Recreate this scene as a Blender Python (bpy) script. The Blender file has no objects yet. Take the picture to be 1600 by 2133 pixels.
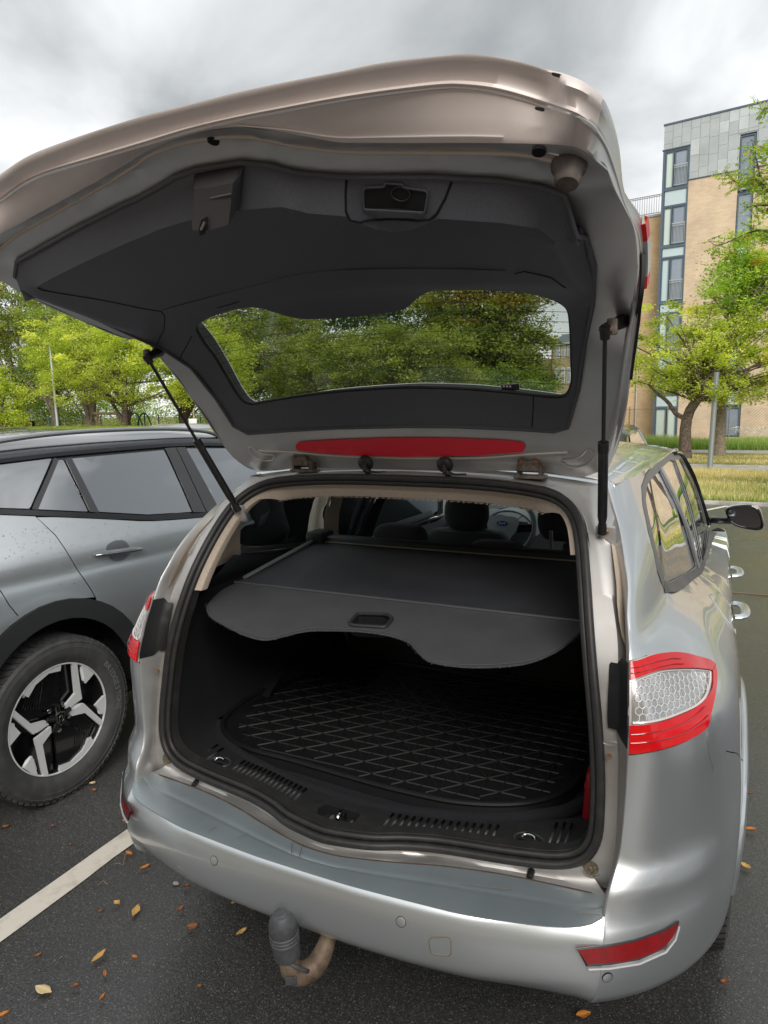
import bpy, bmesh, math, random
import numpy as np
from mathutils import Vector, Matrix, geometry as mgeo

# ------------------------------------------------------------------ camera, world, sun, exposure
SC = bpy.context.scene
cam_d = bpy.data.cameras.new('camera'); cam = bpy.data.objects.new('camera', cam_d)
SC.collection.objects.link(cam); SC.camera = cam
YAW, PITCH, ROLL = -.446060947, -.141992115, -.0135805246
_f = Vector((math.sin(YAW)*math.cos(PITCH), math.cos(YAW)*math.cos(PITCH), math.sin(PITCH)))
_r = Vector((math.cos(YAW), -math.sin(YAW), 0)); _u = _r.cross(_f)
_r2 = math.cos(ROLL)*_r+math.sin(ROLL)*_u; _u2 = -math.sin(ROLL)*_r+math.cos(ROLL)*_u
_m = Matrix((_r2, _u2, -_f)).transposed().to_4x4(); _m.translation = Vector((.8227341, -1.3391483, 1.6523284))
cam.matrix_world = _m
cam_d.sensor_fit = 'VERTICAL'; cam_d.sensor_height = 36.; cam_d.lens = 1456.5/2133*36
cam_d.clip_start = .05; cam_d.clip_end = 900
SUN_EL, SUN_AZ = math.radians(32), math.radians(150)
w = bpy.data.worlds.new('World'); SC.world = w; w.use_nodes = True
nt = w.node_tree; N, L = nt.nodes, nt.links
bg = N['Background']; bg.inputs[1].default_value = .12
sky = N.new('ShaderNodeTexSky'); sky.sky_type = 'NISHITA'; sky.sun_disc = False
sky.sun_elevation = SUN_EL; sky.sun_rotation = SUN_AZ
tc = N.new('ShaderNodeTexCoord'); mp = N.new('ShaderNodeMapping'); mp.inputs['Scale'].default_value = (1, 1, 1.9)
mp.inputs['Location'].default_value = (.35, .1, .4)
n1 = N.new('ShaderNodeTexNoise'); n1.inputs['Scale'].default_value = 1.9; n1.inputs['Detail'].default_value = 7
n1.inputs['Roughness'].default_value = .48; n1.inputs['Distortion'].default_value = .5
rp = N.new('ShaderNodeValToRGB'); rp.color_ramp.elements[0].position = .38; rp.color_ramp.elements[0].color = (.30, .315, .32, 1)
rp.color_ramp.elements[1].position = .63; rp.color_ramp.elements[1].color = (.95, .965, .96, 1)
sc_ = N.new('ShaderNodeVectorMath'); sc_.operation = 'SCALE'; sc_.inputs['Scale'].default_value = 4.75
mx = N.new('ShaderNodeMixRGB'); mx.inputs[0].default_value = .96
L.new(tc.outputs['Generated'], mp.inputs[0]); L.new(mp.outputs[0], n1.inputs[0]); L.new(n1.outputs[0], rp.inputs[0])
L.new(rp.outputs[0], sc_.inputs[0]); L.new(sky.outputs[0], mx.inputs[1]); L.new(sc_.outputs[0], mx.inputs[2]); L.new(mx.outputs[0], bg.inputs[0])
sd = bpy.data.lights.new('sun', 'SUN'); sd.energy = 1.5; sd.angle = math.radians(38); sd.color = (1, .96, .9)
sun = bpy.data.objects.new('sun', sd); SC.collection.objects.link(sun)
sun.rotation_euler = (math.pi/2-SUN_EL, 0, -SUN_AZ+math.pi)
SC.view_settings.view_transform = 'Standard'; SC.view_settings.look = 'None'; SC.view_settings.gamma = 1
SC.view_settings.use_curve_mapping = False; SC.view_settings.exposure = 1.12
SC.render.engine = 'CYCLES'; SC.cycles.max_bounces = 10; SC.cycles.transparent_max_bounces = 16; SC.cycles.diffuse_bounces = 5

# ------------------------------------------------------------------ shape functions of the modelled surfaces
import math
def itp(x,xs,ys):
    if x<=xs[0]: return ys[0]
    for i in range(1,len(xs)):
        if x<=xs[i]:
            t=(x-xs[i-1])/(xs[i]-xs[i-1]); return ys[i-1]+t*(ys[i]-ys[i-1])
    return ys[-1]
def sm(x,xs,ys):
    # monotone-ish cubic (Catmull-Rom finite difference) interpolation
    n=len(xs)
    if x<=xs[0]: return ys[0]
    if x>=xs[-1]: return ys[-1]
    i=0
    while x>xs[i+1]: i+=1
    h=xs[i+1]-xs[i]; t=(x-xs[i])/h
    def d(k):
        if k==0: return (ys[1]-ys[0])/(xs[1]-xs[0])
        if k==n-1: return (ys[-1]-ys[-2])/(xs[-1]-xs[-2])
        a=(ys[k]-ys[k-1])/(xs[k]-xs[k-1]); b=(ys[k+1]-ys[k])/(xs[k+1]-xs[k])
        return 0 if a*b<=0 else 2*a*b/(a+b)
    m0,m1=d(i)*h,d(i+1)*h
    return (2*t**3-3*t*t+1)*ys[i]+(t**3-2*t*t+t)*m0+(-2*t**3+3*t*t)*ys[i+1]+(t**3-t*t)*m1
# ---- estate car, right side skin: parameters (u, z)
EZ=[.34,.42,.50,.56,.60,.635,.660,.685,.72,.85,.93,1.02,1.114,1.17,1.20,1.25,1.30,1.36,1.41,1.455]
EX=[.60,.640,.656,.658,.656,.660,.664,.671,.676,.682,.683,.679,.672,.668,.660,.655,.640,.617,.588,.561]
EY=[.13,.025,.015,.025,.055,.064,.080,.108,.120,.126,.128,.152,.191,.220,.240,.285,.335,.42,.50,.585]
def edge(z): return sm(z,EZ,EX),sm(z,EZ,EY)
def belt(y): return sm(y,[.3,.65,1.0,1.5,2,3,3.6],[1.17,1.16,1.11,1.04,1.0,.97,.96]), sm(y,[.3,.65,1.0,1.5,3.0,3.4],[.70,.71,.745,.79,.80,.79])
HUBY=.95
def side_x(y,z):
    zb,xb=belt(y)
    if z<=.97: x=sm(z,[.30,.37,.45,.55,.65,.75,.85,.92,.97],[.85,.875,.888,.90,.905,.905,.905,.90,.885])
    elif z<=zb: x=sm(z,[.97,.97+.45*(zb-.97)+.001,zb+.002],[.885,.885-.38*(.885-xb),xb])
    else:
        xr=sm(y,[.5,.95,1.3,2.2,3.0],[.575,.612,.625,.63,.60]); x=sm(z,[zb,.5*(zb+1.46),1.405,1.46],[xb,.54*xb+.46*xr+.016,xr+.030,xr])
    r=math.hypot(y-HUBY,z-.33)
    x+=.024*math.exp(-((max(r,.38)-.38)/.17)**2)*(1 if z<1 else max(0,1-(z-1)/.1))
    return x
LC=.50
def skin(u,z):
    xe,ye=edge(z)
    if u<=1:
        a=u*math.pi/2; xs=side_x(ye+LC,z)
        k=itp(z,[.56,.66,.9,1.2],[.5,.3,.1,.1]); return (xe+(xs-xe)*math.sin(a), ye+LC*((1-math.cos(a))*(1-k)+k*u), z)
    y=ye+LC+(u-1); return (side_x(y,z),y,z)
# ---- tailgate (open): inner surface, parameters (x, a) with a = arc length along centre profile from hinge end
LY=[.600,.545,.508,.446,.330,.175,-.03,-.20,-.262,-.315]
LZ=[1.452,1.492,1.556,1.690,1.830,1.905,1.962,2.005,2.028,2.052]
LA=[0.]
for _i in range(1,len(LY)): LA.append(LA[-1]+math.hypot(LY[_i]-LY[_i-1],LZ[_i]-LZ[_i-1]))
def lid(x,a,h=0.):
    a2=min(max(a,-.05),LA[-1]+.3)
    if a2>LA[-1]:
        e=a2-LA[-1]; y=LY[-1]+e*(LY[-1]-LY[-2])/(LA[-1]-LA[-2]); z=LZ[-1]+e*(LZ[-1]-LZ[-2])/(LA[-1]-LA[-2])
    elif a2<0: y=LY[0]-a2*.8; z=LZ[0]+a2*.6
    else: y=sm(a2,LA,LY); z=sm(a2,LA,LZ)
    b=a2+.01; 
    y2=sm(min(b,LA[-1]),LA,LY) if b<=LA[-1] and b>0 else y+(LY[-1]-LY[-2])*.01/(LA[-1]-LA[-2]); z2=sm(min(b,LA[-1]),LA,LZ) if b<=LA[-1] and b>0 else z+(LZ[-1]-LZ[-2])*.01/(LA[-1]-LA[-2])
    ty,tz=y2-y,z2-z; l=math.hypot(ty,tz) or 1; ty/=l; tz/=l
    ny,nz=tz,-ty   # points... downward/inward side
    if nz>0: ny,nz=-ny,-nz
    c=-.10*x*x*min(1,max(0,a2/.15))
    c2=h
    # crown: drop along vertical, y towards car
    return (x, y+ny*h + .35*-c*0, z+nz*h+c)

# ---- grey SUV side skin: parameters (u forward from rear hub, z); w = lateral
SO=(-1.69,.643); SYAW=math.radians(2.5)
def suv_w(z): return sm(z,[.2,.34,.5,.62,.78,.95,1.08,1.16,1.30,1.50,1.58,1.64],[-.03,.02,.035,.03,.035,.03,.0,-.035,-.10,-.20,-.26,-.40])
def suv(u,z,o=0.):
    w=suv_w(z)+o - .03*max(0,-(u+.1))**1.3
    return (SO[0]+math.sin(SYAW)*u+math.cos(SYAW)*w, SO[1]+math.cos(SYAW)*u-math.sin(SYAW)*w, z)
# ---- apartment facade
BO=(-2.34,37.95); BH=(.9836,-.1805)
def fac(u,z,o=0.): return (BO[0]+BH[0]*u-.1805*o, BO[1]+BH[1]*u-.9836*o, z)


# ------------------------------------------------------------------ materials
MATS = {}
def mat(name, base=(.5, .5, .5), rough=.5, metal=0., coat=0., coat_r=.03, noise=None, bump=None, spec=.5, rn=None, alpha=1., emis=None, sheen=0):
    """noise=(scale, colour2, lo, hi)  bump=(scale, strength, dist)  rn=(scale, rough2)"""
    if name in MATS: return MATS[name]
    m = bpy.data.materials.new(name); m.use_nodes = True; n = m.node_tree.nodes; l = m.node_tree.links
    b = n['Principled BSDF']; b.inputs['Base Color'].default_value = (*base, 1); b.inputs['Roughness'].default_value = rough
    b.inputs['Metallic'].default_value = metal; b.inputs['Coat Weight'].default_value = coat; b.inputs['Coat Roughness'].default_value = coat_r
    b.inputs['Specular IOR Level'].default_value = spec; b.inputs['Sheen Weight'].default_value = sheen
    t = n.new('ShaderNodeTexCoord')
    if noise:
        x = n.new('ShaderNodeTexNoise'); x.inputs['Scale'].default_value = noise[0]; x.inputs['Detail'].default_value = 6; x.inputs['Roughness'].default_value = .6
        r = n.new('ShaderNodeValToRGB'); r.color_ramp.elements[0].position = noise[2]; r.color_ramp.elements[1].position = noise[3]
        r.color_ramp.elements[0].color = (*base, 1); r.color_ramp.elements[1].color = (*noise[1], 1)
        l.new(t.outputs['Object'], x.inputs[0]); l.new(x.outputs[0], r.inputs[0]); l.new(r.outputs[0], b.inputs['Base Color'])
    if rn:
        x = n.new('ShaderNodeTexNoise'); x.inputs['Scale'].default_value = rn[0]; x.inputs['Detail'].default_value = 5
        r = n.new('ShaderNodeMapRange'); r.inputs['From Min'].default_value = .35; r.inputs['From Max'].default_value = .65
        r.inputs['To Min'].default_value = rough; r.inputs['To Max'].default_value = rn[1]
        l.new(t.outputs['Object'], x.inputs[0]); l.new(x.outputs[0], r.inputs[0]); l.new(r.outputs[0], b.inputs['Roughness'])
    if bump:
        x = n.new('ShaderNodeTexNoise'); x.inputs['Scale'].default_value = bump[0]; x.inputs['Detail'].default_value = 4
        bp = n.new('ShaderNodeBump'); bp.inputs['Strength'].default_value = bump[1]; bp.inputs['Distance'].default_value = bump[2]
        l.new(t.outputs['Object'], x.inputs[0]); l.new(x.outputs[0], bp.inputs['Height']); l.new(bp.outputs[0], b.inputs['Normal'])
    if emis: b.inputs['Emission Color'].default_value = (*emis[0], 1); b.inputs['Emission Strength'].default_value = emis[1]
    MATS[name] = m; return m
def glass(name, tint=(.8, .85, .83), refl=1., rough=0.02, spec=1.45):
    if name in MATS: return MATS[name]
    m = bpy.data.materials.new(name); m.use_nodes = True; n = m.node_tree.nodes; l = m.node_tree.links
    n.remove(n['Principled BSDF']); out = n['Material Output']
    t = n.new('ShaderNodeBsdfTransparent'); t.inputs[0].default_value = (*tint, 1)
    g = n.new('ShaderNodeBsdfGlossy'); g.inputs['Roughness'].default_value = rough; g.inputs[0].default_value = (.95, .97, 1, 1)
    fr = n.new('ShaderNodeFresnel'); fr.inputs[0].default_value = spec
    mu = n.new('ShaderNodeMath'); mu.operation = 'MULTIPLY'; mu.inputs[1].default_value = refl; mu.use_clamp = True
    mi = n.new('ShaderNodeMixShader'); l.new(fr.outputs[0], mu.inputs[0]); l.new(mu.outputs[0], mi.inputs[0])
    l.new(t.outputs[0], mi.inputs[1]); l.new(g.outputs[0], mi.inputs[2]); l.new(mi.outputs[0], out.inputs[0])
    MATS[name] = m; return m
PAINT = mat('silver_paint', (.77, .80, .82), .33, .86, coat=1., coat_r=.015, noise=(2.2, (.74, .775, .79), .35, .7), bump=(900, .03, .0006), rn=(1.5, .42))
JAMB = mat('dull_inner_paint', (.60, .585, .57), .34, .82, coat=.15, coat_r=.3, noise=(5, (.50, .465, .44), .45, .75), rn=(6, .55))
LIDP = mat('lid_bounce_tint', (.88, .79, .75), .44, .35, coat=.1, coat_r=.4, noise=(7, (.80, .71, .67), .40, .78), rn=(9, .6))  # lid paint with the paving's warm bounce light put into its colour
SUVP = mat('graphite_paint', (.68, .705, .72), .22, .85, coat=1, coat_r=.02)
PLAS = mat('textured_black_plastic', (.024, .025, .028), .55, bump=(700, .25, .001))
LTRIM = mat('dark_trim_plastic', (.088, .092, .110), .52, noise=(300, (.115, .118, .136), .4, .7), bump=(900, .3, .001))
CLAD = mat('grey_cladding_plastic', (.028, .029, .031), .5, bump=(500, .2, .001))
RUB = mat('black_rubber', (.022, .021, .021), .48, noise=(30, (.035, .033, .032), .45, .7))
CARP = mat('black_carpet', (.0085, .009, .012), .95, noise=(400, (.016, .017, .021), .45, .65), bump=(600, .6, .003))
VINYL = mat('tonneau_vinyl', (.072, .074, .080), .42, noise=(9, (.086, .086, .092), .4, .7), bump=(1200, .35, .0008), rn=(8, .5))
GRY = mat('grey_door_plastic', (.50, .53, .53), .5)
BEIGE = mat('beige_headlining', (.60, .50, .40), .95, noise=(120, (.54, .45, .37), .4, .65), bump=(500, .6, .002))
CHR = mat('chrome', (.75, .75, .76), .12, 1.)
STEEL = mat('worn_steel', (.35, .33, .31), .38, .9, noise=(40, (.16, .11, .08), .5, .68))
RUST = mat('rusty_steel', (.17, .085, .045), .75, .2, noise=(35, (.36, .24, .15), .42, .66), bump=(120, .5, .002))
BLK = mat('satin_black_metal', (.015, .015, .015), .35)
GBLK = mat('gloss_black', (.008, .008, .009), .08, coat=.5)
DARKIN = mat('dark_void', (.006, .006, .007), .9)
REDREF = mat('red_reflector_film', (.92, .020, .045), .32, spec=.6, bump=(400, .1, .0005))
REDL = mat('red_lens', (.80, .008, .012), .12, coat=.35, noise=(3, (.68, .006, .010), .4, .6))
REDD = mat('deep_red_lens', (.30, .006, .012), .08, coat=1.)
CLEARL = mat('clear_lens_white', (.62, .61, .60), .08, .7, coat=1.)
HONEY = mat('honeycomb_reflector', (.74, .73, .72), .18, .9, coat=1.)
HLINE = mat('honeycomb_rib', (.88, .86, .85), .2, coat=.6)
WHITE = mat('white_plastic', (.78, .78, .76), .4)
REDP = mat('red_fabric', (.55, .01, .02), .5)
GLR = glass('rear_glass', (.62, .66, .62), 1.1); GLS = glass('side_glass', (.80, .88, .85), 1.0); GLT = glass('tinted_glass', (.14, .15, .155), 11, .015, 1.5)
GLF = glass('front_glass', (.45, .56, .53), 10, .02, 1.5); GLQ = glass('quarter_glass', (.30, .34, .32), 2.8, .01, 1.5)

def nodes_mat(name):
    m = bpy.data.materials.new(name); m.use_nodes = True; MATS[name] = m
    return m, m.node_tree.nodes, m.node_tree.links, m.node_tree.nodes['Principled BSDF']
def ramp(n, stops):
    r = n.new('ShaderNodeValToRGB'); e = r.color_ramp.elements
    while len(e) < len(stops): e.new(.5)
    for k, (p, c) in enumerate(stops): e[k].position = p; e[k].color = (*c, 1)
    return r
# wet asphalt: fine pale chips in dark binder, slow wet patches
m, n, l, b = nodes_mat('wet_asphalt'); ASPH = m
t = n.new('ShaderNodeTexCoord'); v = n.new('ShaderNodeTexVoronoi'); v.inputs['Scale'].default_value = 300
x = n.new('ShaderNodeTexNoise'); x.inputs['Scale'].default_value = 170; x.inputs['Detail'].default_value = 3
y = n.new('ShaderNodeTexNoise'); y.inputs['Scale'].default_value = .55; y.inputs['Detail'].default_value = 5
sp = n.new('ShaderNodeSeparateColor'); l.new(v.outputs['Color'], sp.inputs[0])
r = ramp(n, [(.0, (.040, .040, .041)), (.58, (.070, .070, .071)), (.78, (.112, .111, .107)), (.92, (.19, .185, .17)), (1., (.38, .36, .31))])
mm = n.new('ShaderNodeMath'); mm.operation = 'MULTIPLY'; l.new(sp.outputs[0], mm.inputs[0])
r0 = ramp(n, [(.35, (.6, .6, .6)), (.62, (1, 1, 1))]); l.new(x.outputs[0], r0.inputs[0]); l.new(r0.outputs[0], mm.inputs[1]); l.new(mm.outputs[0], r.inputs[0])
r2 = ramp(n, [(.35, (.75, .75, .76)), (.65, (1.25, 1.24, 1.2))]); l.new(y.outputs[0], r2.inputs[0])
mu = n.new('ShaderNodeMixRGB'); mu.blend_type = 'MULTIPLY'; mu.inputs[0].default_value = 1; l.new(r.outputs[0], mu.inputs[1]); l.new(r2.outputs[0], mu.inputs[2]); l.new(mu.outputs[0], b.inputs['Base Color'])
r3 = n.new('ShaderNodeMapRange'); r3.inputs[1].default_value = .38; r3.inputs[2].default_value = .62; r3.inputs[3].default_value = .15; r3.inputs[4].default_value = .42; l.new(y.outputs[0], r3.inputs[0]); l.new(r3.outputs[0], b.inputs['Roughness']); b.inputs['Specular IOR Level'].default_value = .9
bp = n.new('ShaderNodeBump'); bp.inputs['Strength'].default_value = .55; bp.inputs['Distance'].default_value = .003; l.new(x.outputs[0], bp.inputs['Height']); l.new(bp.outputs[0], b.inputs['Normal'])
for q in (v, x, y): l.new(t.outputs['Object'], q.inputs[0])
LINEP = mat('road_marking_paint', (.82, .76, .66), .55, noise=(14, (.66, .59, .49), .50, .70), bump=(60, .5, .002))
PAVE = mat('concrete_path', (.50, .47, .43), .8, noise=(3, (.28, .265, .24), .4, .65), bump=(60, .3, .004))
GRASSB = mat('grass_soil', (.34, .27, .12), .95, noise=(1.3, (.17, .20, .05), .42, .6), bump=(30, .8, .03))
GREENB = mat('green_verge', (.07, .12, .025), .95, noise=(1.5, (.14, .15, .05), .45, .65), bump=(30, .8, .03))
BARK = mat('bark', (.16, .12, .09), .9, noise=(14, (.07, .052, .04), .4, .62), bump=(30, 1., .03))
BARK2 = mat('pale_bark', (.30, .25, .19), .9, noise=(10, (.18, .14, .10), .4, .65), bump=(30, 1., .03))
WOOD = mat('play_timber', (.42, .32, .2), .8, noise=(8, (.3, .22, .14), .4, .65))
ZINC = mat('zinc_cladding', (.44, .47, .48), .5, .15, noise=(1.1, (.36, .39, .40), .4, .7), rn=(2, .65))
DFRAME = mat('slate_window_frame', (.09, .125, .165), .5)
SPAN = mat('pale_spandrel_glass', (.50, .60, .62), .2)
CURT = mat('pale_green_blind', (.55, .64, .58), .35, coat=.6)
WGL = mat('dark_window_glass', (.20, .24, .30), .06, coat=1., noise=(.35, (.28, .32, .38), .4, .65))
def brick_mat(name, c1, c2, mortar, sx):
    m, n, l, b = nodes_mat(name); b.inputs['Roughness'].default_value = .85
    t = n.new('ShaderNodeTexCoord'); mp = n.new('ShaderNodeMapping'); mp.inputs['Rotation'].default_value = (math.pi/2, 0, 0)
    k = n.new('ShaderNodeTexBrick'); k.inputs['Scale'].default_value = 1.; k.inputs['Brick Width'].default_value = .24; k.inputs['Row Height'].default_value = .08
    k.inputs['Mortar Size'].default_value = .009; k.inputs['Color1'].default_value = (*c1, 1); k.inputs['Color2'].default_value = (*c2, 1); k.inputs['Mortar'].default_value = (*mortar, 1)
    x = n.new('ShaderNodeTexNoise'); x.inputs['Scale'].default_value = 1.2; x.inputs['Detail'].default_value = 5
    r = ramp(n, [(.3, (.85, .82, .80)), (.7, (1.12, 1.1, 1.06))]); mu = n.new('ShaderNodeMixRGB'); mu.blend_type = 'MULTIPLY'; mu.inputs[0].default_value = 1
    l.new(t.outputs['Object'], mp.inputs[0]); l.new(mp.outputs[0], k.inputs[0]); l.new(t.outputs['Object'], x.inputs[0]); l.new(x.outputs[0], r.inputs[0])
    l.new(k.outputs[0], mu.inputs[1]); l.new(r.outputs[0], mu.inputs[2]); l.new(mu.outputs[0], b.inputs['Base Color'])
    return m
BRICK = brick_mat('buff_brick', (.66, .52, .37), (.58, .45, .32), (.60, .50, .39), 1)
BRICK2 = brick_mat('orange_buff_brick', (.68, .48, .28), (.60, .41, .23), (.60, .48, .34), 1)
BRICKY = brick_mat('old_yellow_brick', (.36, .30, .17), (.30, .25, .14), (.33, .28, .2), 1)

def leaf_mat(name, stops, trans=.5):
    m, n, l, b = nodes_mat(name); a = n.new('ShaderNodeAttribute'); a.attribute_name = 'tint'
    r = ramp(n, stops); l.new(a.outputs['Fac'], r.inputs[0]); l.new(r.outputs[0], b.inputs['Base Color']); b.inputs['Roughness'].default_value = .55
    t = n.new('ShaderNodeBsdfTranslucent'); br = n.new('ShaderNodeMixRGB'); br.blend_type = 'MULTIPLY'; br.inputs[0].default_value = 1; br.inputs[2].default_value = (1.5, 1.5, .6, 1)
    l.new(r.outputs[0], br.inputs[1]); l.new(br.outputs[0], t.inputs[0])
    mi = n.new('ShaderNodeMixShader'); mi.inputs[0].default_value = trans; l.new(b.outputs[0], mi.inputs[1]); l.new(t.outputs[0], mi.inputs[2]); l.new(mi.outputs[0], n['Material Output'].inputs[0])
    return m
LF_ACID = leaf_mat('acid_green_leaves', [(0, (.20, .27, .04)), (.45, (.50, .58, .11)), (.85, (.80, .84, .22)), (1, (.80, .55, .14))])
LF_MID = leaf_mat('mid_green_leaves', [(0, (.09, .15, .03)), (.5, (.26, .36, .08)), (.88, (.48, .56, .14)), (1, (.60, .28, .08))])
LF_DARK = leaf_mat('dark_green_leaves', [(0, (.03, .07, .022)), (.55, (.085, .15, .035)), (1, (.19, .27, .055))], .2)
LF_OLIVE = leaf_mat('olive_green_leaves', [(0, (.08, .13, .03)), (.45, (.26, .32, .08)), (.9, (.48, .52, .13)), (1, (.72, .42, .08))])
LF_ROB = leaf_mat('bright_pinnate_leaves', [(0, (.15, .28, .05)), (.55, (.44, .60, .12)), (.9, (.80, .82, .20)), (1, (.60, .20, .08))])
LF_GRASS = leaf_mat('dry_grass_blades', [(0, (.14, .21, .04)), (.5, (.42, .39, .13)), (1, (.78, .66, .36))], .3)
LF_GREEN = leaf_mat('green_weeds', [(0, (.07, .16, .03)), (.7, (.24, .40, .07)), (1, (.45, .52, .2))], .3)

# ------------------------------------------------------------------ object helpers
COL = SC.collection
def link(name, me, m, parent=None, loc=None):
    o = bpy.data.objects.new(name, me); COL.objects.link(o)
    if m is not None: me.materials.append(m)
    if parent is not None: o.parent = parent
    return o
def props(o, label=None, cat=None, group=None, kind=None):
    if label: o['label'] = label
    if cat: o['category'] = cat
    if group: o['group'] = group
    if kind: o['kind'] = kind
    return o
def empty(name, loc, label, cat, group=None):
    o = bpy.data.objects.new(name, None); COL.objects.link(o); o.location = loc; o.empty_display_size = .1
    bpy.context.view_layer.update()
    return props(o, label, cat, group)
def fix_parent(o, parent):
    o.parent = parent
    o.matrix_parent_inverse = Matrix.Translation(-Vector(parent.location)) if parent.parent is None else Matrix.Identity(4)
    return o
def obj(name, verts, faces, m, parent=None, smooth=True, ang=38, inside=None, thick=0., label=None, kind=None):
    me = bpy.data.meshes.new(name); me.from_pydata([tuple(v) for v in verts], [], faces)
    bm = bmesh.new(); bm.from_mesh(me); bmesh.ops.remove_doubles(bm, verts=bm.verts, dist=1e-6)
    if inside is not None:
        s = 0; c = Vector(inside)
        for f in bm.faces: s += f.normal.dot((f.calc_center_median()-c).normalized())*f.calc_area()
        bmesh.ops.recalc_face_normals(bm, faces=bm.faces)
        s = 0
        for f in bm.faces: s += f.normal.dot((f.calc_center_median()-c).normalized())*f.calc_area()
        if s < 0: bmesh.ops.reverse_faces(bm, faces=bm.faces)
    if thick:
        bm.normal_update()
        geom = bm.faces[:]; vs = [v for v in bm.verts]; nr = {v: v.normal.copy() for v in vs}
        ret = bmesh.ops.duplicate(bm, geom=bm.verts[:]+bm.edges[:]+bm.faces[:])
        mp = ret['vert_map']
        dup = [mp[v] for v in vs]
        bnd = [e for e in bm.edges if e.verts[0] in nr and e.verts[1] in nr and e.is_boundary]
        for v, d in zip(vs, dup): d.co = v.co - nr[v]*thick
        for f in ret['geom']:
            if isinstance(f, bmesh.types.BMFace): f.normal_flip()
        for e in bnd:
            a, b_ = e.verts
            try:
                lf = e.link_faces[0]; lp = [q for q in lf.loops if q.edge == e][0]
                p, q = lp.vert, lp.link_loop_next.vert
                bm.faces.new((q, p, mp[p], mp[q]))
            except Exception: pass
    bm.normal_update(); bm.to_mesh(me); bm.free()
    if smooth:
        for p in me.polygons: p.use_smooth = True
        me.set_sharp_from_angle(angle=math.radians(ang))
    o = link(name, me, m)
    if parent is not None: fix_parent(o, parent)
    if label: o['label'] = label
    if kind: o['kind'] = kind
    return o
def inpoly(x, y, P):
    c = False; n = len(P); j = n-1
    for i in range(n):
        xi, yi = P[i]; xj, yj = P[j]
        if (yi > y) != (yj > y) and x < (xj-xi)*(y-yi)/(yj-yi)+xi: c = not c
        j = i
    return c
def dens(P, step, closed=True):
    out = []; n = len(P)
    for i in range(n if closed else n-1):
        a, b_ = P[i], P[(i+1) % n]; d = math.dist(a, b_); k = max(1, int(math.ceil(d/step)))
        for q in range(k): out.append(tuple(a[c]+(b_[c]-a[c])*q/k for c in range(len(a))))
    if not closed: out.append(tuple(P[-1]))
    return out
def crom(P, n, closed=False):
    """Catmull-Rom through P, n points evenly spaced by length"""
    P = [Vector(p) for p in P]; m_ = len(P); out = []
    segs = m_ if closed else m_-1
    for i in range(segs):
        p0 = P[(i-1) % m_] if (closed or i > 0) else P[0]*2-P[1]
        p1 = P[i]; p2 = P[(i+1) % m_]; p3 = P[(i+2) % m_] if (closed or i+2 < m_) else P[-1]*2-P[-2]
        for q in range(12):
            t_ = q/12; out.append(.5*((2*p1)+(-p0+p2)*t_+(2*p0-5*p1+4*p2-p3)*t_*t_+(-p0+3*p1-3*p2+p3)*t_**3))
    out.append(P[0] if closed else P[-1])
    ds = [0]
    for i in range(1, len(out)): ds.append(ds[-1]+(out[i]-out[i-1]).length)
    res = []; j = 0; T = ds[-1]
    for i in range(n):
        s = T*i/(n if closed else n-1)
        while j < len(ds)-2 and ds[j+1] < s: j += 1
        d = ds[j+1]-ds[j]; a = (s-ds[j])/d if d > 0 else 0
        res.append(out[j].lerp(out[j+1], min(1, max(0, a))))
    return res
def crp(P, k=6):
    """Catmull-Rom with k samples per control segment (stations stay matched between curves)"""
    P = [Vector(p) for p in P]; out = []; m_ = len(P)
    for i in range(m_-1):
        p0 = P[i-1] if i > 0 else P[0]*2-P[1]; p1, p2 = P[i], P[i+1]; p3 = P[i+2] if i+2 < m_ else P[-1]*2-P[-2]
        for q in range(k):
            t_ = q/k; out.append(.5*((2*p1)+(-p0+p2)*t_+(2*p0-5*p1+4*p2-p3)*t_*t_+(-p0+3*p1-3*p2+p3)*t_**3))
    return out+[P[-1]]
def rnd2(P, r=.02, k=4):
    """round polygon corners"""
    out = []; n = len(P)
    for i in range(n):
        a, b_, c = Vector(P[i-1]), Vector(P[i]), Vector(P[(i+1) % n])
        d1, d2 = (a-b_).length, (c-b_).length; q = min(r, d1*.45, d2*.45)
        s, e = b_+(a-b_)*(q/d1), b_+(c-b_)*(q/d2)
        for t_ in range(k+1):
            u = t_/k; out.append(tuple((1-u)**2*s+2*u*(1-u)*b_+u*u*e))
    return out
def shrink(P, d):
    """inset a polygon"""
    n = len(P); A = sum(P[i][0]*P[(i+1) % n][1]-P[(i+1) % n][0]*P[i][1] for i in range(n)); s = 1 if A > 0 else -1; out = []
    for i in range(n):
        a, b_, c = Vector(P[i-1]), Vector(P[i]), Vector(P[(i+1) % n])
        e1 = (b_-a); e2 = (c-b_)
        if e1.length < 1e-9 or e2.length < 1e-9: out.append(tuple(b_)); continue
        e1.normalize(); e2.normalize(); nn = Vector((-(e1.y+e2.y), e1.x+e2.x))
        if nn.length < 1e-6: out.append(tuple(b_)); continue
        nn.normalize(); k = 1/max(.4, nn.dot(Vector((-e1.y, e1.x)))); out.append(tuple(b_+nn*d*s*k))
    return out
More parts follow.
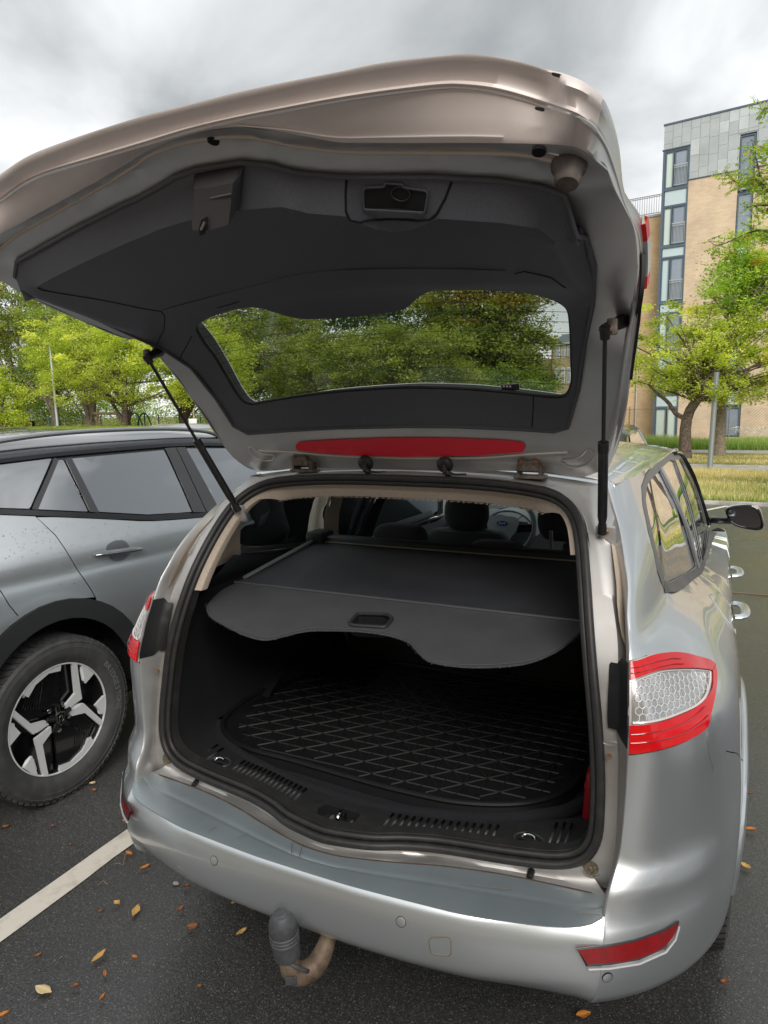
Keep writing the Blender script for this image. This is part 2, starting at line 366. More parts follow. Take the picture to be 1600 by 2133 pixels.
def patch_geo(P, fn, step=.03, holes=()):
    pts = []; edges = []
    for loop in [P]+list(holes):
        Q = dens(loop, step); s = len(pts); pts += Q; edges += [(s+i, s+(i+1) % len(Q)) for i in range(len(Q))]
    xs = [p[0] for p in P]; ys = [p[1] for p in P]; rr = random.Random(5)
    yy = min(ys)+step*.5; row = 0
    bpts = np.array(pts)
    while yy < max(ys):
        xx = min(xs)+(step*.5 if row % 2 else 0)
        while xx < max(xs):
            if inpoly(xx, yy, P) and not any(inpoly(xx, yy, h) for h in holes) and np.min((bpts[:, 0]-xx)**2+(bpts[:, 1]-yy)**2) > (step*.42)**2:
                pts.append((xx, yy))
            xx += step
        yy += step*.87; row += 1
    r = mgeo.delaunay_2d_cdt([Vector(p[:2]) for p in pts], edges, [], 0, 1e-7)
    V = [(v.x, v.y) for v in r[0]]; F = []
    for f in r[2]:
        cx = sum(V[i][0] for i in f)/3; cy = sum(V[i][1] for i in f)/3
        if inpoly(cx, cy, P) and not any(inpoly(cx, cy, h) for h in holes): F.append(tuple(f))
    return [fn(*v) for v in V], F
def patch(name, P, fn, m, parent=None, step=.03, holes=(), inside=(0, 1.5, .9), thick=0., ang=38, label=None):
    v, f = patch_geo(P, fn, step, holes)
    return obj(name, v, f, m, parent, inside=inside, thick=thick, ang=ang, label=label)
def loft_geo(curves, closed=False, off=0):
    n = len(curves[0]); V = [tuple(p) for c in curves for p in c]; F = []
    for r in range(len(curves)-1):
        for i in range(n if closed else n-1):
            j = (i+1) % n; F.append((off+r*n+i, off+r*n+j, off+(r+1)*n+j, off+(r+1)*n+i))
    return V, F
def loft(name, curves, m, parent=None, closed=False, inside=None, thick=0., ang=38, label=None, smooth=True):
    V, F = loft_geo(curves, closed); return obj(name, V, F, m, parent, inside=inside, thick=thick, ang=ang, label=label, smooth=smooth)
def frames(path, up=Vector((0, 0, 1)), closed=False):
    fr = []; n = len(path)
    for i in range(n):
        a = path[(i-1) % n] if (closed or i > 0) else path[0]; b_ = path[(i+1) % n] if (closed or i < n-1) else path[-1]
        t_ = (Vector(b_)-Vector(a)).normalized()
        if i == 0: s = t_.cross(up); s = s if s.length > .05 else t_.cross(Vector((1, 0, 0)))
        else: s = fr[-1][1]-t_*fr[-1][1].dot(t_)
        s.normalize(); fr.append((t_, s, s.cross(t_)))
    return fr
class MB:
    def __init__(s): s.V = []; s.F = []
    def add(s, V, F): o = len(s.V); s.V += [tuple(v) for v in V]; s.F += [tuple(i+o for i in f) for f in F]; return s
    def box(s, c, d, rot=None, bev=0.):
        x, y, z = d[0]/2, d[1]/2, d[2]/2; c = Vector(c)
        if bev:
            bm = bmesh.new(); bmesh.ops.create_cube(bm, size=1)
            for v in bm.verts: v.co = Vector((v.co.x*d[0], v.co.y*d[1], v.co.z*d[2]))
            bmesh.ops.bevel(bm, geom=bm.edges[:], offset=bev, segments=2, affect='EDGES', profile=.5)
            bm.verts.index_update(); vs = [v.co.copy() for v in bm.verts]; fs = [tuple(v.index for v in f.verts) for f in bm.faces]; bm.free()
        else:
            vs = [Vector((a, b_, e)) for a in (-x, x) for b_ in (-y, y) for e in (-z, z)]
            fs = [(0, 1, 3, 2), (4, 6, 7, 5), (0, 4, 5, 1), (2, 3, 7, 6), (0, 2, 6, 4), (1, 5, 7, 3)]
        if rot is not None: vs = [rot @ v for v in vs]
        return s.add([v+c for v in vs], fs)
    def tube(s, path, r, seg=10, closed=False, cap=True, sq=1.):
        path = [Vector(p) for p in path]; fr = frames(path, closed=closed); n = len(path); V = []
        for i, p in enumerate(path):
            rad = r[i] if isinstance(r, (list, tuple)) else r
            for k in range(seg):
                a = 2*math.pi*k/seg; V.append(p+fr[i][1]*math.cos(a)*rad+fr[i][2]*math.sin(a)*rad*sq)
        F = []
        for i in range(n if closed else n-1):
            for k in range(seg):
                j = (i+1) % n; q = (k+1) % seg; F.append((i*seg+k, i*seg+q, j*seg+q, j*seg+k))
        if cap and not closed: F.append(tuple(range(seg))[::-1]); F.append(tuple(range((n-1)*seg, n*seg)))
        return s.add(V, F)
    def lathe(s, prof, c, axis=Vector((0, 0, 1)), seg=32, cap=False):
        """prof = (radius, height along axis)"""
        axis = Vector(axis).normalized(); a = axis.cross(Vector((0, 0, 1))) if abs(axis.z) < .9 else axis.cross(Vector((1, 0, 0))); a.normalize(); b_ = axis.cross(a); c = Vector(c); V = []
        for r, h in prof:
            for k in range(seg):
                q = 2*math.pi*k/seg; V.append(c+axis*h+(a*math.cos(q)+b_*math.sin(q))*r)
        F = [(i*seg+k, i*seg+(k+1) % seg, (i+1)*seg+(k+1) % seg, (i+1)*seg+k) for i in range(len(prof)-1) for k in range(seg)]
        if cap: F.append(tuple(range(seg))[::-1]); F.append(tuple(range((len(prof)-1)*seg, len(prof)*seg)))
        return s.add(V, F)
    def build(s, name, m, parent=None, **k):
        return obj(name, s.V, s.F, m, parent, **k)
def outw(o):
    """recalculate normals outward on a closed mesh"""
    bm = bmesh.new(); bm.from_mesh(o.data); bmesh.ops.recalc_face_normals(bm, faces=bm.faces); bm.to_mesh(o.data); bm.free(); return o
def mirx(fn): return lambda a, b_: (lambda p: (-p[0], p[1], p[2]))(fn(a, b_))
def off_skin(fn, d):
    """offset a surface function along its normal, away from the car's middle line"""
    def g(a, b_):
        e = .004; p = Vector(fn(a, b_)); u = Vector(fn(a+e, b_))-p; v_ = Vector(fn(a, b_+e))-p; nn = u.cross(v_)
        if nn.length < 1e-12: return p
        nn.normalize(); ref = Vector((p.x, p.y-1.6, p.z-.75))
        if nn.dot(ref) < 0: nn = -nn
        return p+nn*d
    return g
def text_obj(name, s, size, m, parent, mtx, ext=.001):
    cu = bpy.data.curves.new(name, 'FONT'); cu.body = s; cu.size = size; cu.extrude = ext; cu.align_x = 'CENTER'; cu.align_y = 'CENTER'; cu.resolution_u = 3
    tmp = bpy.data.objects.new(name+'_tmp', cu); COL.objects.link(tmp); bpy.context.view_layer.update()
    me = bpy.data.meshes.new_from_object(tmp); bpy.data.objects.remove(tmp); me.transform(mtx)
    me.materials.clear(); o = link(name, me, m)
    if parent is not None: fix_parent(o, parent)
    return o
# ------------------------------------------------------------------ ground
def sheet(name, x0, x1, y0, y1, z, m, kind='structure', cell=None):
    return props(obj(name, [(x0, y0, z), (x1, y0, z), (x1, y1, z), (x0, y1, z)], [(0, 1, 2, 3)], m, smooth=False), kind=kind)
sheet('ground', -420, 420, -300, 560, -.03, GRASSB)
sheet('car_park_asphalt', -40, 40, -30, 11.85, 0, ASPH)
mb = MB(); mb.box((0, 11.92, .0), (80, .12, .12), bev=.012); props(mb.build('kerb', PAVE), kind='structure')
sheet('meadow_strip', -40, 40, 11.98, 18.5, .004, GRASSB)
sheet('cycle_path', -40, 40, 18.5, 21.2, .012, PAVE)
sheet('dry_grass_strip', -40, 40, 21.2, 26.8, .004, GRASSB)
sheet('footpath', -40, 40, 26.8, 28.9, .012, PAVE)
sheet('green_verge', -40, 40, 28.9, 37., .006, GREENB)
# painted bay lines
def line(name, pts, label):
    V = []; rr = random.Random(3); n = 60
    (x0, y0), (x1, y1), wd = pts
    for i in range(n+1):
        t_ = i/n; x = x0+(x1-x0)*t_; y = y0+(y1-y0)*t_
        V.append((x-wd/2+rr.uniform(-.003, .003), y, .004)); V.append((x+wd/2+rr.uniform(-.003, .003), y, .004))
    F = [(2*i, 2*i+1, 2*i+3, 2*i+2) for i in range(n)]
    return props(obj(name, V, F, LINEP, smooth=False), kind='structure')
line('bay_line', ((-1.215, -3.2), (-1.195, 4.8), .095), '')
line('bay_line', ((.15, 9.9), (1.02, 11.75), .09), '')
line('bay_line', ((-4.1, -3.2), (-4.1, 4.8), .095), '')
g = MB(); rr = random.Random(8); pth = []
pth = [(.95+.28*i+rr.uniform(-.03, .03), 5.52+.02*math.sin(i)+rr.uniform(-.01, .01), .003) for i in range(22)]
g.tube(pth, .007, 5); props(g.build('tar_seam', mat('rusty_seam', (.20, .13, .07), .8)), kind='structure')
# ------------------------------------------------------------------ fallen leaves and twigs on the asphalt
def fallen(px, L_, W_, rot, m, lab, curl=.012, broken=False):
    V = []; F = []; n = 9; rr = random.Random(int(px[0]*977+px[1]*131))
    for i in range(n+1):
        t_ = i/n; wd = W_*math.sin(math.pi*min(.97, max(.02, t_)))**.8*(1+.15*rr.uniform(-1, 1)); x = (t_-.5)*L_
        for k in (-1, -.5, 0, .5, 1):
            zz = .006+curl*abs(k)*(.6+.4*t_)+rr.uniform(0, .0015)+curl*.4*abs(t_-.5)
            if broken and t_ > .55 and k > 0: zz += .004
            V.append((x+rr.uniform(-.0015, .0015), k*wd*.5*(.6 if broken and k > 0 and t_ > .5 else 1), zz))
    for i in range(n):
        for k in range(4): F.append((i*5+k, i*5+k+1, i*5+k+6, i*5+k+5))
    me = bpy.data.meshes.new('fallen_leaf'); me.from_pydata(V, [], F)
    for p in me.polygons: p.use_smooth = True
    o = link('fallen_leaf', me, m); o.location = (px[0], px[1], .002); o.rotation_euler = (0, 0, rot)
    md = o.modifiers.new('solid', 'SOLIDIFY'); md.thickness = .0008
    return props(o, lab, 'leaf', 'fallen leaves on the wet asphalt')
YL = mat('yellow_leaf', (.68, .42, .13), .6, noise=(40, (.50, .25, .06), .45, .7)); OL = mat('orange_leaf', (.62, .22, .03), .6, noise=(40, (.30, .10, .02), .5, .7))
BL = mat('brown_leaf', (.34, .13, .05), .7, noise=(50, (.14, .06, .03), .45, .65)); PL = mat('pale_leaf', (.80, .62, .34), .6, noise=(40, (.62, .42, .2), .5, .7))
LEAVES = [
 ((-0.865, -0.14), .062, .030, 0.04, PL, 'large pale yellow leaf lying flattest at the lower left of the asphalt'),
 ((-0.814, 0.017), .052, .020, 1.49, YL, 'long narrow golden leaf above the large pale leaf'),
 ((-0.858, 0.214), .050, .026, 1.93, YL, 'oval yellow leaf with a dark spot near the white bay line'),
 ((-0.947, 0.216), .028, .020, 0.01, YL, 'small torn yellow leaf just left of the oval spotted leaf'),
 ((-1.115, 0.436), .040, .018, -0.15, OL, 'orange leaf on a twig beside the end of the bay line'),
 ((-0.999, 0.4), .036, .016, 1.0, OL, 'narrow orange leaf below the left end of the bumper'),
 ((-0.637, 0.235), .036, .030, .4, BL, 'crumpled brown and orange leaf in the shade left of the tow ball'),
 ((-0.477, 0.283), .036, .018, 1.14, YL, 'dull yellow leaf nearest to the tow ball'),
 ((-0.583, 0.387), .026, .012, 1.17, YL, 'small tan leaf under the bumper edge above the dull yellow leaf'),
 ((-0.729, 0.282), .022, .016, .9, BL, 'small brown curled leaf above the crumpled brown leaf'),
 ((-0.789, 0.383), .022, .014, .2, BL, 'small brown leaf scrap right below the rusty exhaust hanger'),
 ((-0.967, 0.162), .016, .010, .6, BL, 'tiny red brown scrap left of the oval yellow leaf'),
 ((-0.989, -0.058), .020, .010, .9, BL, 'thin brown scrap above the large pale leaf'),
 ((-0.712, 0.06), .020, .012, .1, OL, 'small orange scrap right of the long golden leaf'),
 ((-0.744, -0.025), .020, .010, 2.6, OL, 'small curled orange scrap right of the large pale leaf'),
 ((-0.789, -0.092), .020, .012, .4, BL, 'forked brown scrap just right of the large pale leaf'),
 ((-0.685, -0.09), .018, .008, 1.5, OL, 'tiny upright orange scrap at the bottom left'),
 ((-0.459, 0.056), .014, .010, .3, BL, 'tiny red scrap in the shade below the tow ball'),
 ((-0.891, -0.248), .030, .014, .9, OL, 'orange leaf cut by the lower left corner'),
 ((-1.652, 0.749), .026, .018, .5, PL, 'pale leaf on the asphalt beside the parked tyre'),
 ((-1.6, 0.71), .018, .010, .1, OL, 'tiny orange leaf below the pale one beside the parked tyre'),
 ((-1.29, 0.59), .026, .014, .4, OL, 'orange leaf just above the end of the bay line'),
 ((-1.533, 0.44), .018, .010, .4, BL, 'brown scrap between the parked tyre and the bay line'),
 ((-1.706, 0.359), .026, .014, .6, BL, 'brown leaf at the left edge above the bay line'),
 ((-1.364, 0.382), .014, .008, .2, BL, 'tiny brown scrap above the middle of the bay line'),
 ((0.565, 0.419), .040, .024, .5, OL, 'orange leaf cluster at the bottom under the right bumper corner'),
 ((0.699, 0.568), .024, .014, .9, OL, 'orange leaf just under the right bumper corner'),
 ((0.915, 0.702), .024, .018, .3, BL, 'brown leaf on the asphalt at the lower right'),
 ((1.005, 1.562), .050, .018, .2, OL, 'orange brown leaf right of the rear tyre'),
 ((0.984, 1.304), .036, .024, 2.8, YL, 'yellow leaf right of the rear tyre close to the wet patch'),
 ((1.02, 1.854), .018, .010, .3, BL, 'small brown scrap further up beside the car'),
]
for p, a, b_, r_, m_, lab in LEAVES: fallen(p, a, b_, r_, m_, lab, broken='torn' in lab or 'crumpled' in lab, curl=.010 if 'flattest' not in lab else .004)
def twig(path, r, lab):
    t_ = MB().tube(path, r, 6); o = t_.build('twig', mat('twig', (.35, .24, .13), .8)); return props(o, lab, 'twig')
(a0, b0), (a1, b1), (a2, b2) = (-1.13, 0.436), (-1.088, 0.381), (-1.124, 0.376)
twig([(a0, b0, .01), ((a0+a1)/2, (b0+b1)/2, .013), (a1, b1, .006), ((a1+a2)/2, (b1+b2)/2, .012), (a2, b2, .006)], .0014, 'forked leaf stalk below the bay line end')
(a0, b0), (a1, b1), (a2, b2) = (-1.087, 0.262), (-1.082, 0.281), (-1.058, 0.28)
twig([(a0, b0, .006), (a1, b1, .012), (a2, b2, .006)], .0012, 'thin curved stalk on open asphalt')
peb = MB(); 
bmx = bmesh.new(); bmesh.ops.create_icosphere(bmx, subdivisions=2, radius=1)
for v in bmx.verts: v.co = Vector((v.co.x*.012, v.co.y*.009, v.co.z*.006+.006))*(1+random.Random(v.index).uniform(-.1, .1))
me = bpy.data.meshes.new('pebble'); bmx.to_mesh(me); bmx.free(); o = link('pebble', me, PAVE); o.location = (*(-0.84, 0.385), 0); props(o, 'small pale pebble below the bumper', 'pebble')

# ------------------------------------------------------------------ foliage
def quads(name, Cn, size, tint, m, seed, parent=None, flat=.55, aspect=.55, label=None):
    rg = np.random.default_rng(seed); n = len(Cn)
    nr = rg.normal(size=(n, 3)); nr[:, 2] = np.abs(nr[:, 2])+flat; nr /= np.linalg.norm(nr, axis=1)[:, None]
    a = np.cross(nr, rg.normal(size=(n, 3))); a /= np.linalg.norm(a, axis=1)[:, None]; b_ = np.cross(nr, a)
    s = (size*rg.uniform(.6, 1.35, n))[:, None]; a = a*s; b_ = b_*s*aspect
    V = np.stack([Cn-a, Cn-b_+nr*s*.12, Cn+a, Cn+b_+nr*s*.12], 1).reshape(-1, 3).astype('f')
    me = bpy.data.meshes.new(name); me.vertices.add(4*n); me.vertices.foreach_set('co', V.ravel())
    me.loops.add(4*n); me.loops.foreach_set('vertex_index', np.arange(4*n, dtype='i')); me.polygons.add(n)
    me.polygons.foreach_set('loop_start', np.arange(0, 4*n, 4, dtype='i')); me.polygons.foreach_set('loop_total', np.full(n, 4, 'i')); me.update(calc_edges=True)
    at = me.attributes.new('tint', 'FLOAT', 'POINT'); at.data.foreach_set('value', np.repeat(np.clip(tint, 0, 1), 4).astype('f'))
    o = link(name, me, m)
    if parent is not None: fix_parent(o, parent)
    return o
def tree(name, label, base, r0, fork, crown, m, seed, nclump=150, per=130, leaf=.07, clump=.33, cat='tree', bark=None, group=None, lean=(0, 0), autumn=0., nbr=40, flat=.5, shell=.55, aspect=.55, prune=None):
    """crown: list of (x, y, z, rx, ry, rz)"""
    rg = np.random.default_rng(seed); rr = random.Random(seed)
    t_ = empty(name, (base[0], base[1], 0), label, cat, group); nclump = int(nclump*1.45); leaf = leaf*1.28
    vol = np.array([c[3]*c[4]*c[5] for c in crown]); vol = vol/vol.sum()
    cl = []
    for i in range(nclump):
        c = crown[rg.choice(len(crown), p=vol)]
        d = rg.normal(size=3); d /= np.linalg.norm(d); rad = rg.uniform(shell**3, 1)**(1/3)
        k = 1+.16*math.sin(5*d[0]+seed)*math.cos(4*d[1]+2*seed)+.12*math.sin(7*d[2]+seed)
        cl.append((c[0]+d[0]*c[3]*rad*k, c[1]+d[1]*c[4]*rad*k, c[2]+d[2]*c[5]*rad*k))
    cl = np.array(cl)
    if prune is not None: cl = cl[[prune(*c) for c in cl]]
    n = len(cl); cs = clump*rg.uniform(.6, 1.4, n)
    P = (cl[:, None, :]+rg.normal(size=(n, per, 3))*(cs[:, None, None]*np.array([.62, .62, .34]))).reshape(-1, 3)
    ct = rg.normal(.42, .16, n); tint = np.repeat(ct, per)+rg.normal(0, .13, n*per)
    if autumn:
        hot = rg.uniform(size=n) < autumn; tint = np.where(np.repeat(hot, per) & (rg.uniform(size=n*per) < .7), .97, np.minimum(tint, .86))
    else: tint = np.minimum(tint, .88+.12*(rg.uniform(size=n*per) < .02))
    quads('foliage', P, leaf*.5, tint, m, seed, t_, flat+.5, aspect)
    mb = MB(); top = Vector(fork[-1]); path = crom([Vector((base[0], base[1], -.05))]+[Vector(f) for f in fork], 9)
    mb.tube([p+Vector((rr.uniform(-.02, .02), rr.uniform(-.02, .02), 0)) for p in path], [r0*(1.25-.5*i/8) if i else r0*1.6 for i in range(9)], 12)
    order = rg.permutation(n)[:nbr]
    for i in order:
        e = Vector(cl[i]); k = rr.randrange(6, 9); s = path[k]
        mid = s.lerp(e, .5)+Vector((rr.uniform(-.3, .3), rr.uniform(-.3, .3), rr.uniform(-.1, .35)))*min(1, (e-s).length*.25)
        pp = crom([s, mid, e], 6); q = r0*rr.uniform(.12, .34); mb.tube(pp, [q*(1-.85*j/5)+.008 for j in range(6)], 6, cap=False)
        for _ in range(2):
            a = pp[rr.randrange(2, 5)]; dd = Vector((rr.uniform(-1, 1), rr.uniform(-1, 1), rr.uniform(-.4, .9)))*clump*2.2
            mb.tube([a, a+dd*.5+Vector((0, 0, .05)), a+dd], [q*.35+.005, q*.2+.004, .004], 5, cap=False)
    mb.build('trunk', bark or BARK, t_, ang=80)
    return t_
def bush(name, label, c, r, m, seed, n=9000, leaf=.09, cat='bush', group=None):
    rg = np.random.default_rng(seed); t_ = empty(name, (c[0], c[1], 0), label, cat, group)
    k = 60; d = rg.normal(size=(k, 3)); d /= np.linalg.norm(d, axis=1)[:, None]; cc = np.array(c)+d*np.array(r)*rg.uniform(.3, 1, (k, 1)); cc[:, 2] = np.maximum(cc[:, 2], .15)
    P = (cc[:, None, :]+rg.normal(size=(k, n//k, 3))*np.array(r)*.16).reshape(-1, 3); P[:, 2] = np.maximum(P[:, 2], .02)
    tint = np.repeat(rg.normal(.45, .18, k), n//k)+rg.normal(0, .12, len(P)); quads('foliage', P, leaf*.5, np.minimum(tint, .9), m, seed, t_)
    mb = MB()
    for i in range(8): mb.tube([(c[0], c[1], 0), (c[0]+d[i][0]*r[0]*.5, c[1]+d[i][1]*r[1]*.5, c[2])], [.03, .008], 6)
    mb.build('stem', BARK, t_); return t_

# right-hand side, by the flats
tree('ornamental_tree', 'small spreading tree with a forked rugged trunk in front of the flats', (-0.179, 23.793), .165, [(-0.17, 23.8, 0.789), (-0.138, 23.8, 1.367), (0.171, 23.6, 1.949), (0.5, 23.6, 2.396)],
     [(-0.68, 23.8, 3.29, 1.82, 1.46, 1.3), (0.75, 24.2, 3.02, 2.11, 1.69, 1.49), (-0.44, 23.8, 4.41, 1.39, 1.11, 0.78), (1.98, 24.5, 3.29, 1.96, 1.57, 1.78), (0.78, 18.6, 2.36, 0.68, 0.55, 0.52)], LF_ACID, 11, 215, 125, .072, .28, autumn=.03, nbr=80, shell=.45)
mbx = MB(); mbx.tube(crom([(-0.164, 23.8, 1.305), (-0.488, 23.75, 1.465), (-0.735, 23.7, 1.843), (-1.033, 23.6, 2.098), (-1.364, 23.5, 2.446)], 10), [.085, .08, .075, .07, .065, .06, .05, .045, .04, .03], 10)
fk = mbx.build('limb', BARK, bpy.data.objects['ornamental_tree'])
tree('locust_tree', 'taller bright green tree with a pale straight trunk behind the lamp post', (0.849, 25.313), .15, [(0.837, 25.3, 1.146), (0.862, 25.3, 2.435), (0.986, 25.3, 4.012), (1.296, 25.3, 4.924)],
     [(1.26, 25.3, 5.69, 1.67, 1.33, 1.11), (1.98, 25.3, 6.38, 1.67, 1.34, 1.3), (2.06, 25.6, 5.21, 1.68, 1.34, 1.12)], LF_ROB, 12, 130, 110, .085, .34, bark=BARK2, nbr=34, autumn=.04, shell=.35)
near = tree('overhanging_tree', 'robinia reaching in from the right with loose feathery twigs', ((2.914, 14.0, 1.173)[0], 14., 0), .16, [(2.892, 14.0, 2.044), (2.704, 14.0, 3.753), (2.527, 14.0, 4.765)],
     [(2.59, 14.0, 5.97, 1.21, 1.5, 1.87)], LF_ROB, 13, 90, 120, .06, .3, nbr=30)
rr = random.Random(4)
def spray(parent, path, seed, n, spread=.16, leaf=.05, m=LF_ROB):
    rg = np.random.default_rng(seed); P = []; p = crom(path, 30); mb = MB(); mb.tube(p, [.03*(1-i/34) for i in range(30)], 6)
    for k in range(n):
        i = rr.randrange(4, 30); a = p[i]; d = Vector((rr.uniform(-1, 1), rr.uniform(-1, 1), rr.uniform(-.9, .5))); d.normalize(); ln = rr.uniform(.15, .36); mb.tube([a, a+d*ln], [.005, .002], 4, cap=False)
        ax = d.cross(Vector((0, 0, 1))).normalized()
        for j in range(9):
            q = a+d*ln*(.3+.7*j/8)
            for s in (-1, 1): P.append(q+ax*s*.035+Vector((rr.uniform(-.01, .01), rr.uniform(-.01, .01), -.01)))
    P = np.array([tuple(q) for q in P]); t_ = np.repeat(rg.normal(.5, .22, len(P)//18+1), 18)[:len(P)]+rg.normal(0, .1, len(P)); quads('foliage', P, leaf*.5, t_, m, seed, parent, .4, .5); mb.build('branch', BARK, parent)
spray(near, [(1.73, 14.0, 5.57), (1.422, 14.0, 5.571), (1.172, 14.0, 5.842), (0.938, 14.0, 5.766), (0.665, 14.0, 6.061)], 21, 75)
spray(near, [(1.721, 13.8, 5.477), (1.373, 13.8, 5.567), (1.188, 13.8, 6.132), (1.092, 13.8, 6.476)], 22, 50)
spray(near, [(1.736, 13.8, 5.229), (1.35, 13.8, 5.296), (1.037, 13.8, 5.303)], 23, 30)
spray(near, [(1.774, 13.8, 7.078), (1.405, 13.8, 7.028), (1.222, 13.8, 6.901)], 24, 26)
spray(near, [(1.783, 14.0, 4.684), (1.302, 14.0, 4.909), (0.666, 14.0, 4.722), (0.453, 14.0, 4.833)], 25, 50)
# left, behind the grey car
tree('acid_green_tree', 'low spreading acid green tree with a forked dark trunk above the grey car', (-18.74, 17.85), .17, [(-22.859, 22.0, 0.924), (-22.966, 22.0, 1.664), (-23.1, 22.0, 2.403), (-23.33, 22.0, 3.037)],
     [(-23.8, 22.0, 4.2, 3.5, 2.8, 2.22), (-20.91, 22.0, 3.77, 2.41, 1.93, 1.76), (-27.22, 22.5, 4.5, 2.28, 1.82, 1.77), (-23.26, 22.0, 5.31, 2.32, 1.85, 1.16)], LF_ACID, 31, 330, 130, .08, .30, nbr=34, shell=.3)
tree('edge_tree', 'pale green low tree cut by the left edge of the picture', (-22.577, 15.587), .15, [(-28.486, 20.0, 0.987), (-28.495, 20.0, 1.633)], [(-28.77, 20.0, 2.49, 1.38, 1.1, 1.38), (-27.92, 20.0, 1.63, 0.74, 0.59, 0.61)], LF_ACID, 32, 90, 110, .08, .28, nbr=16)
tree('rusty_tinged_tree', 'tall green tree with rusty tinges behind the acid green tree', (-24.302, 19.384), .25, [(-37.08, 30.0, 1.879), (-37.237, 30.0, 4.267), (-37.392, 30.0, 6.626)],
     [(-39.79, 30.0, 8.55, 3.91, 3.13, 3.02), (-34.97, 30.0, 7.62, 3.95, 3.16, 3.13), (-39.02, 30.0, 5.83, 2.79, 2.23, 2.1)], LF_OLIVE, 33, 260, 130, .12, .5, autumn=.05, nbr=40)
tree('dark_tall_tree', 'dark dense tree filling the far left background', (-29.902, 21.829), .3, [(-50.608, 38.0, 2.37), (-50.17, 38.0, 5.806)], [(-50.26, 38.0, 7.32, 7.55, 6.75, 8.44), (-46.85, 38.0, 3.44, 5.09, 4.08, 3.4)], LF_DARK, 34, 260, 140, .17, .8, nbr=30)
tree('thick_trunk_tree', 'tree with a thick pale trunk left of the timber swing', (-21.414, 18.545), .30, [(-28.471, 25.0, 1.077), (-28.324, 25.0, 2.543), (-28.203, 25.0, 3.748)], [(-28.81, 26.0, 5.29, 4.45, 3.56, 2.64)], LF_MID, 35, 150, 120, .1, .42, bark=BARK2, nbr=24)
tree('slim_trunk_tree', 'slim pale trunk beside the leaning lamp post', (-22.903, 18.177), .11, [(-29.809, 24.0, 1.35), (-29.832, 24.0, 3.284)], [(-29.72, 24.0, 4.24, 1.64, 1.31, 1.09)], LF_MID, 36, 50, 110, .09, .35, bark=BARK2, nbr=10)
tree('leaning_trunk_tree', 'tree with a leaning curved trunk seen beside the left strut', (-17.139, 18.783), .2, [(-21.62, 24.0, 0.861), (-21.261, 24.0, 1.954), (-20.593, 24.0, 2.803)], [(-19.97, 24.0, 4.05, 2.26, 1.81, 2.03)], LF_ACID, 37, 150, 120, .09, .36, nbr=26)
# through the tailgate window
tree('window_tree_left', 'dull green tree at the left side of the tailgate window', (-16.687, 21.179), .25, [(-24.963, 32.0, 1.725), (-24.501, 32.0, 3.91)], [(-24.72, 32.0, 6.08, 3.77, 3.25, 4.06), (-21.52, 32.0, 4.33, 3.31, 2.65, 3.04)], LF_OLIVE, 41, 240, 130, .12, .5, autumn=.04, nbr=40)
tree('window_tree_middle', 'yellow green tree in the middle of the tailgate window', (-11.74, 20.936), .22, [(-15.678, 28.0, 1.191), (-15.903, 28.0, 2.55)], [(-16.93, 28.0, 3.71, 2.36, 1.89, 1.77), (-13.1, 27.0, 3.93, 2.83, 2.26, 1.63), (-10.37, 27.0, 3.62, 2.1, 1.68, 1.68)], LF_OLIVE, 42, 330, 120, .10, .38, nbr=60, shell=.3)
tree('window_tree_tall', 'tall dark green tree with orange leaf patches in the tailgate window', (-7.345, 24.882), .4, [(-11.451, 38.0, 1.801), (-11.613, 38.0, 4.522), (-11.772, 38.0, 7.202)], [(-11.77, 38.0, 7.2, 4.15, 3.32, 3.72), (-10.9, 38.0, 4.22, 3.39, 2.71, 2.54)], LF_OLIVE, 43, 420, 130, .14, .55, autumn=.03, nbr=50, shell=.35)
tree('far_tree', 'dark tree mass behind the yellow green tree', (-18.9, 31.048), .35, [(-31.556, 52.0, 2.082), (-31.421, 52.0, 6.207)], [(-35.89, 52.0, 7.24, 6.69, 5.35, 5.8), (-28.99, 52.0, 7.7, 8.01, 6.41, 5.06), (-22.31, 52.0, 7.72, 6.02, 4.82, 5.22)], LF_DARK, 44, 330, 110, .22, .9, nbr=24)
tree('corner_tree', 'low tree in front of the yellow brick school', (-6.449, 25.082), .2, [(-9.474, 36.0, 1.003)], [(-9.49, 36.0, 2.67, 2.39, 1.92, 1.2)], LF_MID, 45, 110, 120, .12, .42, nbr=16)
for i, (px, py, yy, rx, ry, s) in enumerate([(-40, 880, 33, 100, 45, 1), (90, 885, 34, 110, 40, 2), (250, 885, 35, 120, 45, 3), (420, 880, 34, 120, 48, 4), (580, 880, 36, 130, 60, 5), (760, 880, 38, 150, 60, 6), (960, 880, 40, 160, 60, 7)]):
    cx, cy, cz, ax, ay, az = [(-48.61, 33.0, 1.46, 4.13, 3.31, 2.48), (-43.21, 34.0, 1.41, 4.26, 3.41, 2.33), (-36.76, 35.0, 1.58, 4.31, 3.45, 2.37), (-28.76, 34.0, 1.7, 3.8, 3.04, 2.21), (-24.34, 36.0, 1.09, 4.02, 3.22, 1.86), (-19.24, 38.0, 1.02, 4.55, 3.64, 1.82), (-13.61, 40.0, 0.95, 4.81, 3.85, 1.8)][i]
    bush('hedge_bush', ['leafy bush at the far left behind the play area fence', 'leafy bush behind the yellow notice box', 'leafy bush behind the timber swing', 'leafy bush behind the white board', 'bush low behind the left part of the tailgate window', 'bush low behind the middle of the tailgate window', 'bush low in front of the far dark trees'][i], (cx, cy, max(.6, cz)), (ax, 1.6, az), LF_ROB if i in (2, 3) else LF_MID, 60+s, 12000, .12, group='bushes behind the play area')

